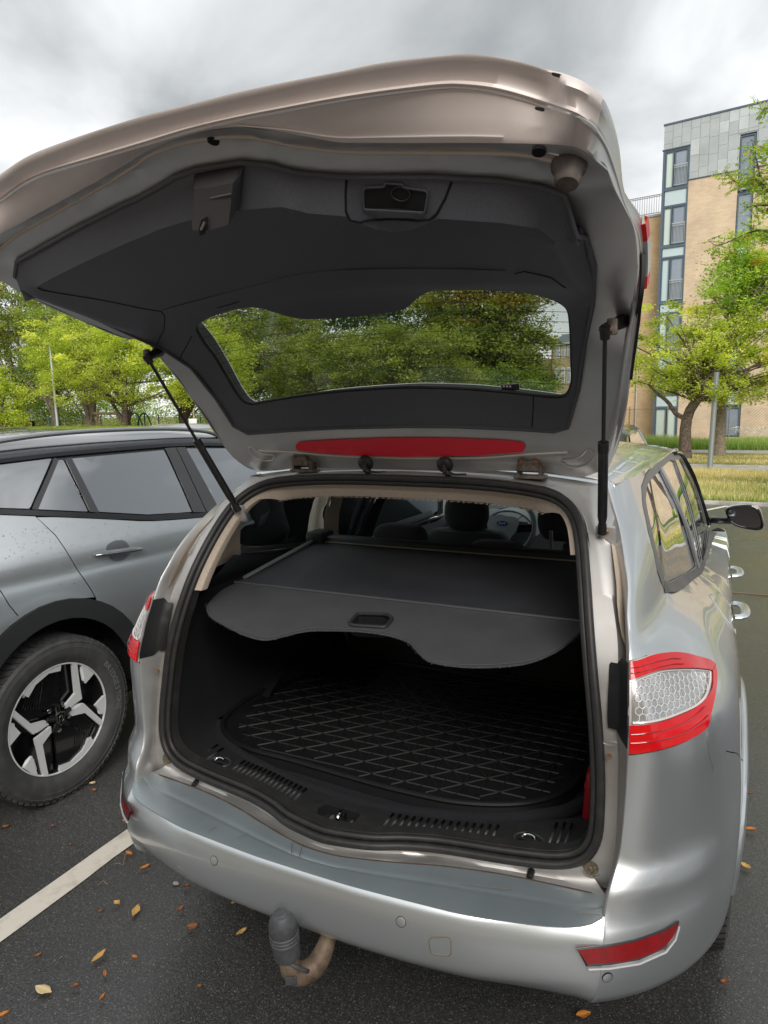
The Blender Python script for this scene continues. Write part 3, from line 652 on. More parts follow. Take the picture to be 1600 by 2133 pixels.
# ------------------------------------------------------------------ meadow grass
def grass(name, x0, x1, y0, y1, n, h, m, seed, flowers=0):
    rg = np.random.default_rng(seed); x = rg.uniform(x0, x1, n); y = rg.uniform(y0, y1, n)
    k = (np.sin(x*1.7+seed)+np.sin(y*2.3)+np.sin(x*.6+y*1.1))*.15+.5; hh = h*rg.uniform(.4, 1.2, n)*(.6+.8*k); w_ = .006+.006*rg.uniform(size=n); a = rg.uniform(0, 6.28, n); ln = hh*rg.normal(0, .35, n)
    c, s = np.cos(a), np.sin(a); B = np.stack([x, y, np.zeros(n)], 1); V = np.stack([B+np.stack([-c*w_, -s*w_, 0*x], 1), B+np.stack([c*w_, s*w_, 0*x], 1), B+np.stack([-s*ln, c*ln, hh], 1)], 1).reshape(-1, 3).astype('f')
    me = bpy.data.meshes.new(name); me.vertices.add(3*n); me.vertices.foreach_set('co', V.ravel()); me.loops.add(3*n); me.loops.foreach_set('vertex_index', np.arange(3*n, dtype='i')); me.polygons.add(n)
    me.polygons.foreach_set('loop_start', np.arange(0, 3*n, 3, dtype='i')); me.polygons.foreach_set('loop_total', np.full(n, 3, 'i')); me.update(calc_edges=True)
    t_ = np.clip(k*.9+rg.normal(0, .2, n)+(hh > h*.75)*.25, 0, 1); at = me.attributes.new('tint', 'FLOAT', 'POINT'); at.data.foreach_set('value', np.repeat(t_, 3).astype('f'))
    return props(link(name, me, m), kind='stuff')
props(grass('meadow_grass', -1.2, 5, 12.05, 18.3, 70000, .15, LF_GRASS, 1), 'dry meadow grass with green tufts along the kerb', 'grass', kind='stuff')
props(grass('kerb_weeds', -1.2, 5, 12.0, 14.4, 34000, .13, LF_GREEN, 2), 'green weeds at the foot of the meadow beside the kerb', 'grass', kind='stuff')
props(grass('strip_grass', -2, 6, 21.3, 26.7, 20000, .05, LF_GRASS, 3), 'short dry grass between the two paths', 'grass', kind='stuff')
props(grass('verge_weeds', -5, 7, 29.3, 33, 40000, .42, LF_GREEN, 4), 'tall green weeds below the flats', 'grass', kind='stuff')
rg = np.random.default_rng(9); fl = np.stack([rg.uniform(0, 3.2, 90), rg.uniform(13.5, 18.2, 90), rg.uniform(.16, .24, 90)], 1)
Pf = (fl[:, None, :]+rg.normal(size=(90, 14, 3))*np.array([.04, .04, .008])).reshape(-1, 3)
props(quads('meadow_flowers', Pf, .012, np.ones(len(Pf)), WHITE, 6, None, 3.), 'white umbel flowers scattered over the meadow', 'flowers', kind='stuff')
Pf = (np.stack([rg.uniform(1.3, 3.2, 40), rg.uniform(31, 32.5, 40), rg.uniform(.6, .85, 40)], 1)[:, None, :]+rg.normal(size=(40, 20, 3))*np.array([.07, .07, .015])).reshape(-1, 3)
props(quads('verge_flowers', Pf, .03, np.ones(len(Pf)), WHITE, 7, None, 3.), 'white flower heads in the weeds below the flats', 'flowers', kind='stuff')

# ------------------------------------------------------------------ apartment block
bld = empty('apartment_block', (BO[0], BO[1], 0), 'four storey buff brick flats with grey zinc top and slate window strips', 'building')
def fbox(mb, u0, u1, z0, z1, o0, o1):
    V = [fac(u, z, o) for u in (u0, u1) for z in (z0, z1) for o in (o0, o1)]
    return mb.add(V, [(0, 1, 3, 2), (4, 6, 7, 5), (0, 4, 5, 1), (2, 3, 7, 6), (0, 2, 6, 4), (1, 5, 7, 3)])
def fb(name, m, *a, parent=bld, label=None, **k): return outw(fbox(MB(), *a).build(name, m, parent, smooth=False, label=label))
mbw = MB(); ZT = 12.70
# o is measured towards the car park; wall face at o=0, body behind (negative)
fbox(mbw, 1.24, 3.44, 0, ZT, -.35, 0); fbox(mbw, 4.14, 14, 0, ZT, -.35, 0); fbox(mbw, 0, 14, 0, 15.3, -9, -.36)
fbox(mbw, 3.44, 4.14, 0, .2, -.35, 0)
outw(mbw.build('brick_wall', BRICK, bld, smooth=False))
fb('brick_wing', BRICK2, -3.6, 0, 0, 11.45, -7, -.9, label='lower orange brick wing with a roof terrace')
fb('wing_coping', ZINC, -3.65, 0, 11.45, 11.56, -7, -.85)
fb('zinc_backing', ZINC, 0, 14, 14.26, 15.42, -.36, -.02); fb('zinc_backing', ZINC, 1.24, 3.44, ZT, 14.26, -.36, -.02); fb('zinc_backing', ZINC, 4.14, 14, ZT, 14.26, -.36, -.02)
fb('roof_edge_trim', DFRAME, -.03, 14, 15.42, 15.50, -9, .05); fb('zinc_drip', DFRAME, 1.24, 3.44, ZT-.04, ZT, -.3, .05); fb('zinc_drip', DFRAME, 4.14, 14, ZT-.04, ZT, -.3, .05)
fb('zinc_drip', DFRAME, -.04, 1.26, 14.25, 14.30, -.3, .06)
# individual zinc sheets in a staggered bond
rr = random.Random(7); u = .0; i = 0
while u < 7.5:
    wd = .42; z = 15.42-rr.uniform(.15, .65)
    bounds = [15.42]
    while z > ZT+.05: bounds.append(z); z -= rr.uniform(.5, .85)
    bounds.append(ZT)
    for a_, b_ in zip(bounds[1:], bounds[:-1]):
        lo = a_
        ov = (u+wd > .01 and u < 1.24) or (u+wd > 3.44 and u < 4.14)
        if ov and b_ <= 14.30: continue
        if ov: lo = max(lo, 14.30)
        if b_-lo < .05: continue
        u1 = min(u+wd, 14)
        V = [fac(u+.006, lo+.006, .004+rr.uniform(0, .006)), fac(u1-.006, lo+.006, .004+rr.uniform(0, .006)), fac(u1-.006, b_-.006, .012+rr.uniform(0, .006)), fac(u+.006, b_-.006, .012+rr.uniform(0, .006))]
        V += [fac(u+.006, lo+.006, -.02), fac(u1-.006, lo+.006, -.02), fac(u1-.006, b_-.006, -.02), fac(u+.006, b_-.006, -.02)]
        outw(obj('zinc_sheet', V, [(0, 1, 2, 3), (0, 4, 5, 1), (1, 5, 6, 2), (2, 6, 7, 3), (3, 7, 4, 0)], ZINC if rr.random() < .7 else mat('zinc_cladding_light', (.54, .57, .58), .45, .15, noise=(1.3, (.44, .47, .48), .4, .7)), bld, smooth=False))
    u += wd; i += 1
# left window strip: frame member, four storeys
fb('strip_backing', DFRAME, 0, 1.24, 0, 14.25, -.36, -.12); fb('corner_post', DFRAME, 0, .11, 0, 14.25, -.12, .03); fb('edge_post', DFRAME, 1.18, 1.24, 0, 14.25, -.12, .02)
def window(u0, u1, z0, z1, m, nm='window', fr=.05, label=None):
    mb = MB(); fbox(mb, u0, u0+fr, z0, z1, -.12, .0); fbox(mb, u1-fr, u1, z0, z1, -.12, .0); fbox(mb, u0+fr, u1-fr, z0, z0+fr, -.12, .0); fbox(mb, u0+fr, u1-fr, z1-fr, z1, -.12, .0)
    o = outw(mb.build(nm, DFRAME, bld, smooth=False)); fb('pane', m, u0+fr, u1-fr, z0+fr, z1-fr, -.08, -.06, parent=o); return o
for zt, zb, k in [(14.18, 12.46, 0), (11.56, 9.72, 1), (9.10, 7.00, 2), (6.40, 4.40, 3)]:
    window(.12, .52, zb, zt, CURT if k != 2 else SPAN); w_ = window(.55, 1.17, zb, zt, WGL, label=None)
    fb('transom', DFRAME, .11, 1.18, zb-.12, zb, -.12, .02); fb('transom', DFRAME, .11, 1.18, zt, zt+.08, -.12, .02)
    rl = MB(); fbox(rl, .56, 1.18, zb+.98, zb+1.03, .06, .09); fbox(rl, .56, 1.18, zb+.06, zb+.09, .06, .09); fbox(rl, .56, 1.18, zb+.88, zb+.91, .06, .09)
    for q in range(10): fbox(rl, .57+q*.0655, .585+q*.0655, zb+.06, zb+.98, .065, .085)
    outw(rl.build('balcony_rail', mat('pale_rail_steel', (.42, .45, .46), .4, .3), bld, smooth=False))
for zt, zb in [(12.36, 11.64), (9.64, 9.18), (6.92, 6.48), (4.32, 3.6), (2.25, 1.75)]: fb('spandrel_panel', SPAN, .14, 1.16, zb, zt, -.10, -.04)
dr = window(.12, .66, .05, 1.65, CURT, 'terrace_door'); window(.70, 1.16, .05, 1.65, CURT, 'terrace_door'); fb('transom', DFRAME, .11, 1.18, 1.65, 1.75, -.12, .02)
# right window strip
fb('strip_backing', DFRAME, 3.44, 4.14, .2, 14.26, -.36, -.12)
for zt, zb, mm_ in [(14.18, 12.1, WGL), (11.95, 11.75, SPAN), (11.6, 9.45, WGL), (9.3, 8.5, SPAN), (8.4, 6.5, WGL), (6.4, 5.6, SPAN), (5.5, 3.6, WGL), (3.5, 1.75, SPAN), (1.65, .25, WGL)]: window(3.47, 4.11, zb, zt, mm_)
for u_, nm in ((-1.12, 'downpipe'),):
    dp = MB().tube([fac(u_, 0, -.82), fac(u_, 11.6, -.82)], .045, 10); dp.build(nm, mat('pale_pipe', (.5, .5, .47), .5), bld)
rl = MB()
for z in (11.62, 12.5, 12.42): fbox(rl, -3.5, 0, z, z+.035, -.95, -.92)
for q in range(30): fbox(rl, -3.5+q*.12, -3.485+q*.12, 11.6, 12.5, -.945, -.925)
for q in range(12): 
    V = None
    fbox(rl, -3.5, -3.485, 11.6, 12.5, -1.0-q*.12, -.985-q*.12)
fbox(rl, -3.51, -3.47, 11.6, 12.55, -.96, -.92)
outw(rl.build('terrace_rail', STEEL, bld, smooth=False))
MB().tube([fac(-3.3, 12.5, -1.3), fac(-3.28, 14.3, -1.3)], .025, 6).build('pole', WOOD, bld)
fb('ground_window', DFRAME, -3.2, -2.2, 0, 2.2, -.9, -.86); fb('ground_window_pane', WGL, -3.1, -2.3, .1, 2.1, -.86, -.85)
lp = MB().lathe([(.0, .3), (.2, .28), (.26, .1), (.2, 0), (.0, -.02)], fac(-2.3, 1.95, .1), seg=16); lp.build('porch_light', BLK, bld)

# wire fence in front of the flats
fn = empty('wire_fence', (-1, 36.5, 0), 'chain link fence on thin posts along the foot of the flats', 'fence')
wm = MB(); ft = 1.62
def fp(u, z): return fac(u, z, 1.5)
pitch = .14; u = -3.
while u < 1.05:
    for s in (-1, 1):
        u1 = u+s*(ft-.1)
        a, b_ = (u, .1), (u1, ft)
        if s < 0 and u1 < -3.: b_ = (-3., .1+(u+3.)) ; 
        if s > 0 and u1 > 1.1: b_ = (1.1, .1+(1.1-u))
        wm.tube([fp(*a), fp(*b_)], .006, 3, cap=False)
    u += pitch
u = 3.2
while u < 5:
    for s in (-1, 1):
        b_ = (u+s*(ft-.1), ft)
        if s < 0 and b_[0] < 3.2: b_ = (3.2, .1+(u-3.2))
        wm.tube([fp(u, .1), fp(*b_)], .006, 3, cap=False)
    u += pitch
wm.tube([fp(-3, ft), fp(1.1, ft)], .012, 4); wm.tube([fp(-3, .1), fp(1.1, .1)], .01, 4); wm.build('mesh_panel', STEEL, fn)
for u in (-3, -.75, 1.1, 3.9): MB().tube([fp(u, 0), fp(u, 1.75)], .03, 8).build('post', STEEL, fn)
# lamp post on the right: base by the path
lpz = MB(); ax, ay = (0.651, 18.492); bx, by, bz = (0.692, 18.9, 2.556)
lpz.tube([(ax, ay, 0), (bx, by, bz)], .065, 12); dx, dy, dz = (bx-ax)/bz, (by-ay)/bz, 1
lm = empty('steel_post', (ax, ay, 0), 'plain grey steel post standing on the path edge in front of the flats', 'post')
lpz.build('pole', mat('galvanised_pole', (.26, .28, .27), .5, .3), lm)
MB().lathe([(.067, 0), (.069, .01), (.05, .04), (0, .05)], (bx, by, bz), seg=12).build('pole_cap', BLK, lm)
# leaning pale post on the left
a, b_, c = (-26.069, 21.0, -0.344); d, e, f = (-26.203, 21.0, 4.936)
lm = empty('lamp_post', (a, b_, 0), 'pale leaning lamp post among the trees on the left', 'lamp post')
MB().tube([(a, b_, 0), (d, e, f)], [.06, .045], 10).build('pole', mat('pale_pole', (.45, .52, .52), .45, .2), lm)
MB().box((d, e, f+.03), (.1, .3, .06), bev=.01).build('lamp_head', STEEL, lm)
# play area fence, swing, climbing frame, white board, notice box
pf = empty('play_area_fence', (-12, 27, 0), 'thin green mesh fence round the play area', 'fence')
fm = MB(); 
fa, fb_, _ = (-40.984, 27.0, 0.768); fc, fd, _ = (-18.851, 27.0, 0.768)
NP = 16
for i in range(NP+1): t_ = i/NP; MB().tube([(fa+(fc-fa)*t_, 27, 0), (fa+(fc-fa)*t_, 27, 1.65)], .03, 6).build('post', mat('green_steel', (.10, .16, .13), .5), pf)
for z in (1.6, .9, .2): fm.tube([(fa, 27, z), (fc, 27, z)], .009, 4)
for i in range(90): x = fa+(fc-fa)*i/90; fm.tube([(x, 27, .2), (x, 27, 1.6)], .004, 3, cap=False)
fm.build('mesh_panel', MATS['green_steel'], pf)
sw = empty('timber_swing', (-26.084, 24.0, 0.862)[:2]+(0,), 'timber swing frame with crossed legs in the play area', 'swing')
for pa, pb in [((-26.79, 24.0, 1.894), (-27.651, 24.0, 0.504)), ((-27.045, 24.0, 1.616), (-26.6, 24.0, 0.508)), ((-25.176, 24.0, 1.828), (-26.053, 24.0, 0.511)), ((-25.677, 24.0, 1.834), (-24.981, 24.0, 0.515))]:
    MB().tube([pa, (pb[0], pb[1]+.3, 0)], .06, 8).build('leg', WOOD, sw)
MB().tube([(-27.094, 24.0, 1.781), (-25.122, 24.0, 1.735)], .06, 8).build('beam', WOOD, sw)
for q in ((-26.577, 24.0, 1.752), (-26.002, 24.0, 1.745)):
    MB().tube([q, (q[0], q[1], .6)], .012, 5).build('chain', STEEL, sw); MB().box((q[0]+.2, q[1], .55), (.4, .2, .05)).build('seat', BLK, sw)
cf = empty('climbing_frame', (-24.885, 25.0, 0.83)[:2]+(0,), 'dark green arched climbing frame right of the timber swing', 'climbing frame')
xa, ya, za = (-25.121, 25.0, 1.774)
for k, (dx, dy) in enumerate([(-.6, 0), (.6, 0), (0, .6)]):
    pts = [(xa+dx*math.cos(t_)*1.0-(.25 if dy else 0), ya+dy+.5*dx, max(0, za*math.sin(t_)*1.0)) for t_ in [math.pi*j/12 for j in range(13)]]
    MB().tube(pts, .035, 6).build('arch', mat('dark_green_paint', (.035, .09, .09), .4), cf)
for i in range(6): MB().tube([(xa-.8+.25*i, ya, .1), (xa-.8+.25*i, ya, za*.7)], .015, 5).build('bar', MATS['dark_green_paint'], cf)
bx, by, bz = (-19.202, 22.0, 1.265); bd = empty('white_board', (bx, by, 0), 'blank white board on a wooden post seen past the left strut', 'sign')
MB().box((bx, by, bz+.02), (.42, .03, .40), bev=.005).build('panel', WHITE, bd); MB().tube([(bx-.02, by+.03, 0), (bx+.05, by+.03, bz+.65)], .03, 6).build('post', WOOD, bd)
bx, by, bz = (-27.791, 21.0, 1.351); bd = empty('notice_box', (bx, by, 0), 'dark notice box with yellow top panels left of the lamp post', 'notice box')
MB().box((bx, by, bz-.2), (.26, .15, .62), bev=.01).build('case', GBLK, bd)
for s in (-1, 1): MB().box((bx+s*.06, by-.08, bz), (.10, .01, .12)).build('yellow_panel', mat('yellow_print', (.75, .5, .08), .5), bd); MB().box((bx+s*.06, by-.08, bz-.18), (.10, .01, .16)).build('paper', WHITE, bd)
MB().tube([(bx, by, 0), (bx, by, bz-.3)], .04, 8).build('post', GBLK, bd)

# far yellow brick school seen through the tailgate window
sx, sy, sz = (-19.13, 92.0, 1.247)
sch = empty('brick_school', (sx, sy, 0), 'old yellow brick school with tall white windows beyond the trees', 'building')
SU = Vector((.955, -.295, 0)); SN = Vector((-.295, -.955, 0)); S0 = Vector((-19.256, 92.0, 1.249)); S0.z = 0
def sb(name, m, u0, u1, z0, z1, o0, o1, parent=sch):
    V = [S0+SU*u+SN*o+Vector((0, 0, z)) for u in (u0, u1) for z in (z0, z1) for o in (o0, o1)]
    return outw(obj(name, V, [(0, 1, 3, 2), (4, 6, 7, 5), (0, 4, 5, 1), (2, 3, 7, 6), (0, 2, 6, 4), (1, 5, 7, 3)], m, parent, smooth=False))
ZR_ = (-19.307, 92.0, 9.89)[2]
sb('brick_wall', BRICKY, 0, 14, 0, ZR_, -12, 0); sb('wing_wall', BRICKY, -9, 0, 0, (-21.168, 92.0, 9.064)[2]-.6, -14, -3)
sb('eaves', ZINC, -.3, 14, ZR_, ZR_+.25, -12, .4); rfm = mat('slate_roof', (.12, .14, .16), .6)
V = [S0+SU*a_+SN*o+Vector((0, 0, z)) for a_ in (-.3, 14) for o, z in ((.4, ZR_+.25), (-3.5, ZR_+1.7), (-12, ZR_+1.7))]
obj('roof', V, [(0, 1, 4, 3), (1, 2, 5, 4)], rfm, sch, smooth=False)
sb('roof_box', ZINC, 2.4, 6, ZR_+1.7, ZR_+3.2, -8, -4)
zr1t, zr1b = (-18.994, 92.0, 9.752)[2], (-18.964, 92.0, 8.288)[2]; zr2t, zr2b = (-18.937, 92.0, 7.001)[2], (-18.897, 92.0, 5.092)[2]
for r_ in ((zr1b, zr1t), (zr2b, zr2t), (zr2b-4.0, zr2b-1.7)):
    for k in range(7):
        u0 = .55+k*.80*1.02; w_ = sb('window', mat('old_white_frame', (.72, .72, .68), .5), u0, u0+.50, r_[0], r_[1], -.1, .05)
        hh = r_[1]-r_[0]
        for (a_, b_) in ((.05, .62), (.66, .95)):
            for q in (0, 1): sb('pane', WGL, u0+.05+q*.21, u0+.23+q*.21, r_[0]+hh*a_, r_[0]+hh*b_, .04, .06, parent=w_)
for r_ in ((zr1b-.6, zr1t-1.2), (zr2b-1.5, zr2t-2)): w_ = sb('window', MATS['old_white_frame'], -1.4, -.7, r_[0], r_[1], -3.1, -2.95); sb('pane', WGL, -1.3, -.8, r_[0]+.1, r_[1]-.1, -2.96, -2.93, parent=w_)
MB().tube([S0+SN*.1, S0+SN*.1+Vector((0, 0, ZR_+.9))], .06, 6).build('downpipe', BLK, sch)
sb('chimney', RUST, 1.7, 2.2, zr2b-4.6, zr2b-3.6, 3, 3.5)

# unseen paving, hedge and houses, added behind the camera to shape the paint's reflections
sheet('unseen_paving', -40, 40, -10, -2.6, .006, mat('red_brown_paving', (.44, .34, .295), .6, noise=(2.5, (.38, .29, .25), .4, .65), bump=(60, .4, .003)))
hb = empty('unseen_houses', (2, -15.5, 0), 'unseen row of yellow brick houses added behind the photographer for the paint reflections', 'building')
def wb(name, m, c, d, parent=hb): return outw(MB().box(c, d).build(name, m, parent, smooth=False))
wb('wall', BRICKY, (2, -15.5, 3.6), (40, 6, 7.2)); wb('roof', mat('slate_roof', (.12, .14, .16), .6), (2, -15.5, 7.9), (41, 7, 1.4))
for i in range(11):
    for z in (1.5, 4.0, 6.2): wb('window', WGL, (-13+i*3, -12.47, z), (1.2, .08, 1.4))
for i, xx in enumerate((-12, -4, 5, 13)):
    bush('unseen_hedge', 'unseen dark hedge added for the paint reflections ' + ('at the far left', 'left of centre', 'right of centre', 'at the far right')[i] + ' of the row behind the photographer', (xx, -11.2, 1.0), (4, .9, 1.2), LF_MID, 90+i, 6000, .16, group='unseen hedges added behind the photographer')
# ------------------------------------------------------------------ parked grey car on the left
def P3(u, z, w): return Vector((SO[0]+math.sin(SYAW)*u+math.cos(SYAW)*w, SO[1]+math.cos(SYAW)*u-math.sin(SYAW)*w, z))
SUVC = tuple(P3(1.2, .8, -.9))
suv_t = empty('parked_crossover', (SO[0], SO[1], 0), 'graphite grey crossover with wet body and two tone wheel parked on the left', 'car')
def so(d): return lambda u, z: suv(u, z, d)
def arc(r0, r1, a0, a1, n=16, c=(0, .355)):   # radius blends from the horizontal value r0 to the top value r1
    out = []
    for i in range(n+1):
        a = math.radians(a0+(a1-a0)*i/n); r = r0+(r1-r0)*abs(math.sin(a))**1.5; out.append((c[0]+r*math.cos(a), c[1]+r*math.sin(a)))
    return out
BELT = [(-1.0, 1.40), (-.5, 1.335), (-.128, 1.275), (.005, 1.252), (.33, 1.196), (.609, 1.147), (1.041, 1.113), (1.6, 1.085), (2.25, 1.06)]
TOPS = [(-1.0, 1.40), (-.7, 1.44), (-.4, 1.455), (-.053, 1.468), (.214, 1.480), (.96, 1.489), (1.372, 1.470), (1.75, 1.40), (2.25, 1.075)]
bz = lambda u: sm(u, [p[0] for p in BELT], [p[1] for p in BELT]); tz_ = lambda u: sm(u, [p[0] for p in TOPS], [p[1] for p in TOPS])
beltpts = lambda a, b_, d=0, n=14: [(a+(b_-a)*i/n, bz(a+(b_-a)*i/n)+d) for i in range(n+1)]
toppts = lambda a, b_, d=0, n=14: [(a+(b_-a)*i/n, tz_(a+(b_-a)*i/n)+d) for i in range(n+1)]
DL = [(.012, 1.235), (.069, 1.151), (.122, .992), (.175, .898), (.197, .852)]
ao = arc(.478, .527, 0, 180, 24)
aoR = [p for p in ao if p[0] >= .197]; aoL = [p for p in ao if p[0] <= .193]
kw = dict(inside=SUVC, thick=.004)
quarter = beltpts(-.92, .012, -.012)+DL[1:]+aoL+[(-.478, .30), (-.92, .36)]
patch('rear_quarter', shrink(quarter, .0022), so(0), SUVP, suv_t, .035, **kw)
fd = [(1.21, 1.09), (1.215, .9), (1.19, .6), (1.16, .42)]
reard = list(reversed(DL))+beltpts(.012, 1.21, -.012)[1:]+fd[1:]+[(.60, .42), (.478, .40)]+aoR
patch('rear_door', shrink(reard, .0022), so(0), SUVP, suv_t, .035, **kw)
patch('front_door', shrink(beltpts(1.21, 2.2, -.012)+[(2.25, .8), (2.2, .42), (1.16, .42), (1.19, .6), (1.215, .9)], .0022), so(0), SUVP, suv_t, .05, **kw)
a2 = arc(.47, .50, 180, 0, 16, (2.73, .355))
patch('front_wing', [(2.2, 1.05), (2.9, 1.02), (3.35, .93), (3.5, .75), (3.5, .4)]+[(p[0], p[1]) for p in reversed(a2)]+[(2.2, .42), (2.25, .8)], so(0), SUVP, suv_t, .05, **kw)
patch('cladding', arc(.385, .447, -6, 186, 24)+list(reversed(arc(.480, .530, -6, 186, 24))), so(.010), CLAD, suv_t, .03, **kw)
patch('cladding', [(.40, .22), (2.26, .22), (2.26, .418), (.478, .418)], so(.012), CLAD, suv_t, .05, **kw)
patch('cladding', [(-.40, .26), (-.92, .30), (-.92, .36), (-.478, .36)], so(.010), CLAD, suv_t, .05, **kw)
patch('cladding', arc(.385, .42, -6, 186, 16, (2.73, .355))+list(reversed(arc(.47, .50, -6, 186, 16, (2.73, .355)))), so(.010), CLAD, suv_t, .04, **kw)
# waist trim, window band and glass
patch('waist_trim', beltpts(-.92, 2.2, -.010)+list(reversed(beltpts(-.92, 2.2, .012))), so(.006), GBLK, suv_t, .04, **kw)
patch('window_band', beltpts(-.9, 2.2, .010)+list(reversed(toppts(-.9, 2.2, -.002))), so(-.012), mat('pillar_black', (.018, .019, .020), .25, coat=.5), suv_t, .05, inside=SUVC)
patch('window_trim', toppts(-.9, 2.24, -.004)+list(reversed(toppts(-.9, 2.24, .012))), so(.004), GBLK, suv_t, .05, **kw)
def sglass(nm, P, m=GLT): return patch(nm, shrink(rnd2(P, .012), .002), so(-.004), m, suv_t, .05, inside=SUVC, thick=.003)
sglass('quarter_window', [(-.80, 1.415), (-.056, 1.458), (.200, 1.469), (.003, 1.268), (-.128, 1.288), (-.55, 1.36)])
sglass('door_quarter_window', [(.224, 1.460), (.252, 1.460), (.275, 1.221), (.033, 1.262)])
sglass('rear_door_window', [(.292, 1.462), (.873, 1.470), (.896, 1.140), (.6, 1.165), (.325, 1.214)])
sglass('front_door_window', [(1.035, 1.470), (1.40, 1.452), (1.7, 1.38), (2.1, 1.14), (2.12, 1.08), (1.6, 1.10), (1.10, 1.125)], GLF)
for P in ([(.255, 1.462), (.290, 1.466), (.322, 1.214), (.277, 1.222)], [(.205, 1.47), (.222, 1.46), (.030, 1.262), (.006, 1.268)]): patch('pillar_trim', P, so(.006), mat('satin_pillar_trim', (.05, .052, .055), .35, coat=.4), suv_t, .05, **kw)
patch('pillar_trim', [(.880, 1.478), (.955, 1.478), (.985, 1.13), (.898, 1.140)], so(.004), mat('satin_pillar_trim'), suv_t, .05, **kw)
patch('pillar_trim', [(.962, 1.478), (1.028, 1.476), (1.095, 1.122), (.993, 1.13)], so(.004), mat('satin_pillar_trim'), suv_t, .05, **kw)
# cant rail and roof
def suv_full(u, q):   # q 0..1 across from right cant rail to left cant rail over the roof
    zt = itp(u, [-1.0, -.6, 0, .5, 1.1, 1.5, 1.9], [1.44, 1.50, 1.545, 1.563, 1.562, 1.54, 1.49]); w0 = suv_w(min(1.50, tz_(u)+.03))-.012
    W0, W1 = w0-.0, -1.80-w0; z = tz_(u)+.008+(zt+.03-tz_(u))*(math.sin(math.pi*q)**.42) - .0
    return tuple(P3(u, z, W0+(W1-W0)*q))
us = [-.95+i*(2.75)/28 for i in range(29)]; qs = [0, .01, .025, .05, .08, .12, .18, .26, .36, .5, .64, .74, .82, .88, .92, .95, .975, .99, 1]
ROOFW = mat('wet_grey_roof', (.05, .055, .06), .12, .4, coat=1, coat_r=.03, bump=(38, .35, .003))
loft('roof', [[suv_full(u, q) for q in qs] for u in us], ROOFW, suv_t, inside=tuple(P3(.5, .6, -.9)))
for s in (0, 1):
    path = [(-.30, 1.50), (-.20, 1.535), (-.02, 1.562), (.25, 1.585), (.60, 1.594), (1.0, 1.588), (1.25, 1.568), (1.38, 1.535), (1.45, 1.50)]
    w_ = lambda u: suv_w(1.5)-.045
    MB().tube(crom([P3(u, z-.012, w_(u) if not s else -1.80-w_(u)) for u, z in path], 40), .016, 10, sq=.7).build('roof_rail', mat('satin_roof_rail', (.30, .31, .32), .3, .6), suv_t)
# far side, ends, bonnet, windscreens
oth = lambda u, z: tuple(P3(u, z, -1.80-suv_w(z)))
patch('far_side', [(-.92, .3)]+beltpts(-.92, 2.2)+[(3.35, .93), (3.5, .4)]+[p for p in reversed(arc(.44, .44, 0, 180, 14, (2.73, .355)))][::-1]+arc(.44, .44, 0, 180, 14), oth, SUVP, suv_t, .06, inside=SUVC)
patch('far_windows', beltpts(-.9, 2.2, 0)+list(reversed(toppts(-.9, 2.2))), oth, GLT, suv_t, .08, inside=SUVC)
zr = [.30, .45, .60, .75, .90, 1.05, 1.2, 1.33]
def tail(q, z, du): 
    w0, w1 = suv_w(z), -1.80-suv_w(z); b_ = math.sin(math.pi*q)**.5; return tuple(P3(-.92-du*b_, z, w0+(w1-w0)*q-.03*(0)))
loft('tailgate_panel', [[tail(q/12, z, itp(z, [.3, .6, .8, 1.33], [.16, .20, .14, .05])) for q in range(13)] for z in zr], SUVP, suv_t, inside=SUVC)
loft('rear_window', [[tail(q/12, z, .05-.35*(z-1.33)/.14) for q in range(13)] for z in (1.33, 1.38, 1.44)], GLT, suv_t, inside=SUVC)
fr = lambda q, z, u: (lambda w0, w1: tuple(P3(u+.18*math.sin(math.pi*q)**.5, z, w0+(w1-w0)*q)))(suv_w(z), -1.80-suv_w(z))
loft('front_bumper', [[fr(q/12, z, 3.5-.02*k) for q in range(13)] for k, z in enumerate([.25, .4, .55, .7, .85, .93])], SUVP, suv_t, inside=SUVC)
loft('bonnet', [[tuple(Vector(fr(q/12, zz, uu))+Vector((0, 0, .05*math.sin(math.pi*q/12)))) for q in range(13)] for uu, zz in ((3.42, .93), (3.1, 1.0), (2.7, 1.04), (2.2, 1.08))], SUVP, suv_t, inside=SUVC)
loft('windscreen', [[tuple(P3(uu+.12*math.sin(math.pi*q/12), zz+.02*math.sin(math.pi*q/12), (suv_w(zz)-.02)+(-1.80-2*(suv_w(zz)-.02))*q/12)) for q in range(13)] for uu, zz in ((2.2, 1.08), (2.0, 1.25), (1.85, 1.38), (1.72, 1.47))], GLT, suv_t, inside=SUVC)
mb = MB(); 
mb.box(tuple(P3(1.3, .42, -.9)), (1.45, 4.0, .3)); mb.box(tuple(P3(.9, .85, -.9)), (1.4, 2.6, .5)); mb.build('dark_interior', DARKIN, suv_t, smooth=False)
for cu in (0, 2.73):
    wl = MB(); r_, w0, w1 = .46, -.02, -.32
    c0 = [P3(cu+r_*math.cos(a), .355+r_*math.sin(a), w0) for a in [math.pi*k/20 for k in range(21)]]; c1 = [P3(cu+r_*math.cos(a), .355+r_*math.sin(a), w1) for a in [math.pi*k/20 for k in range(21)]]
    V, F = loft_geo([c0, c1, [P3(cu, .355, w1)]*21]); wl.add(V, F); wl.build('wheel_arch_liner', DARKIN, suv_t)
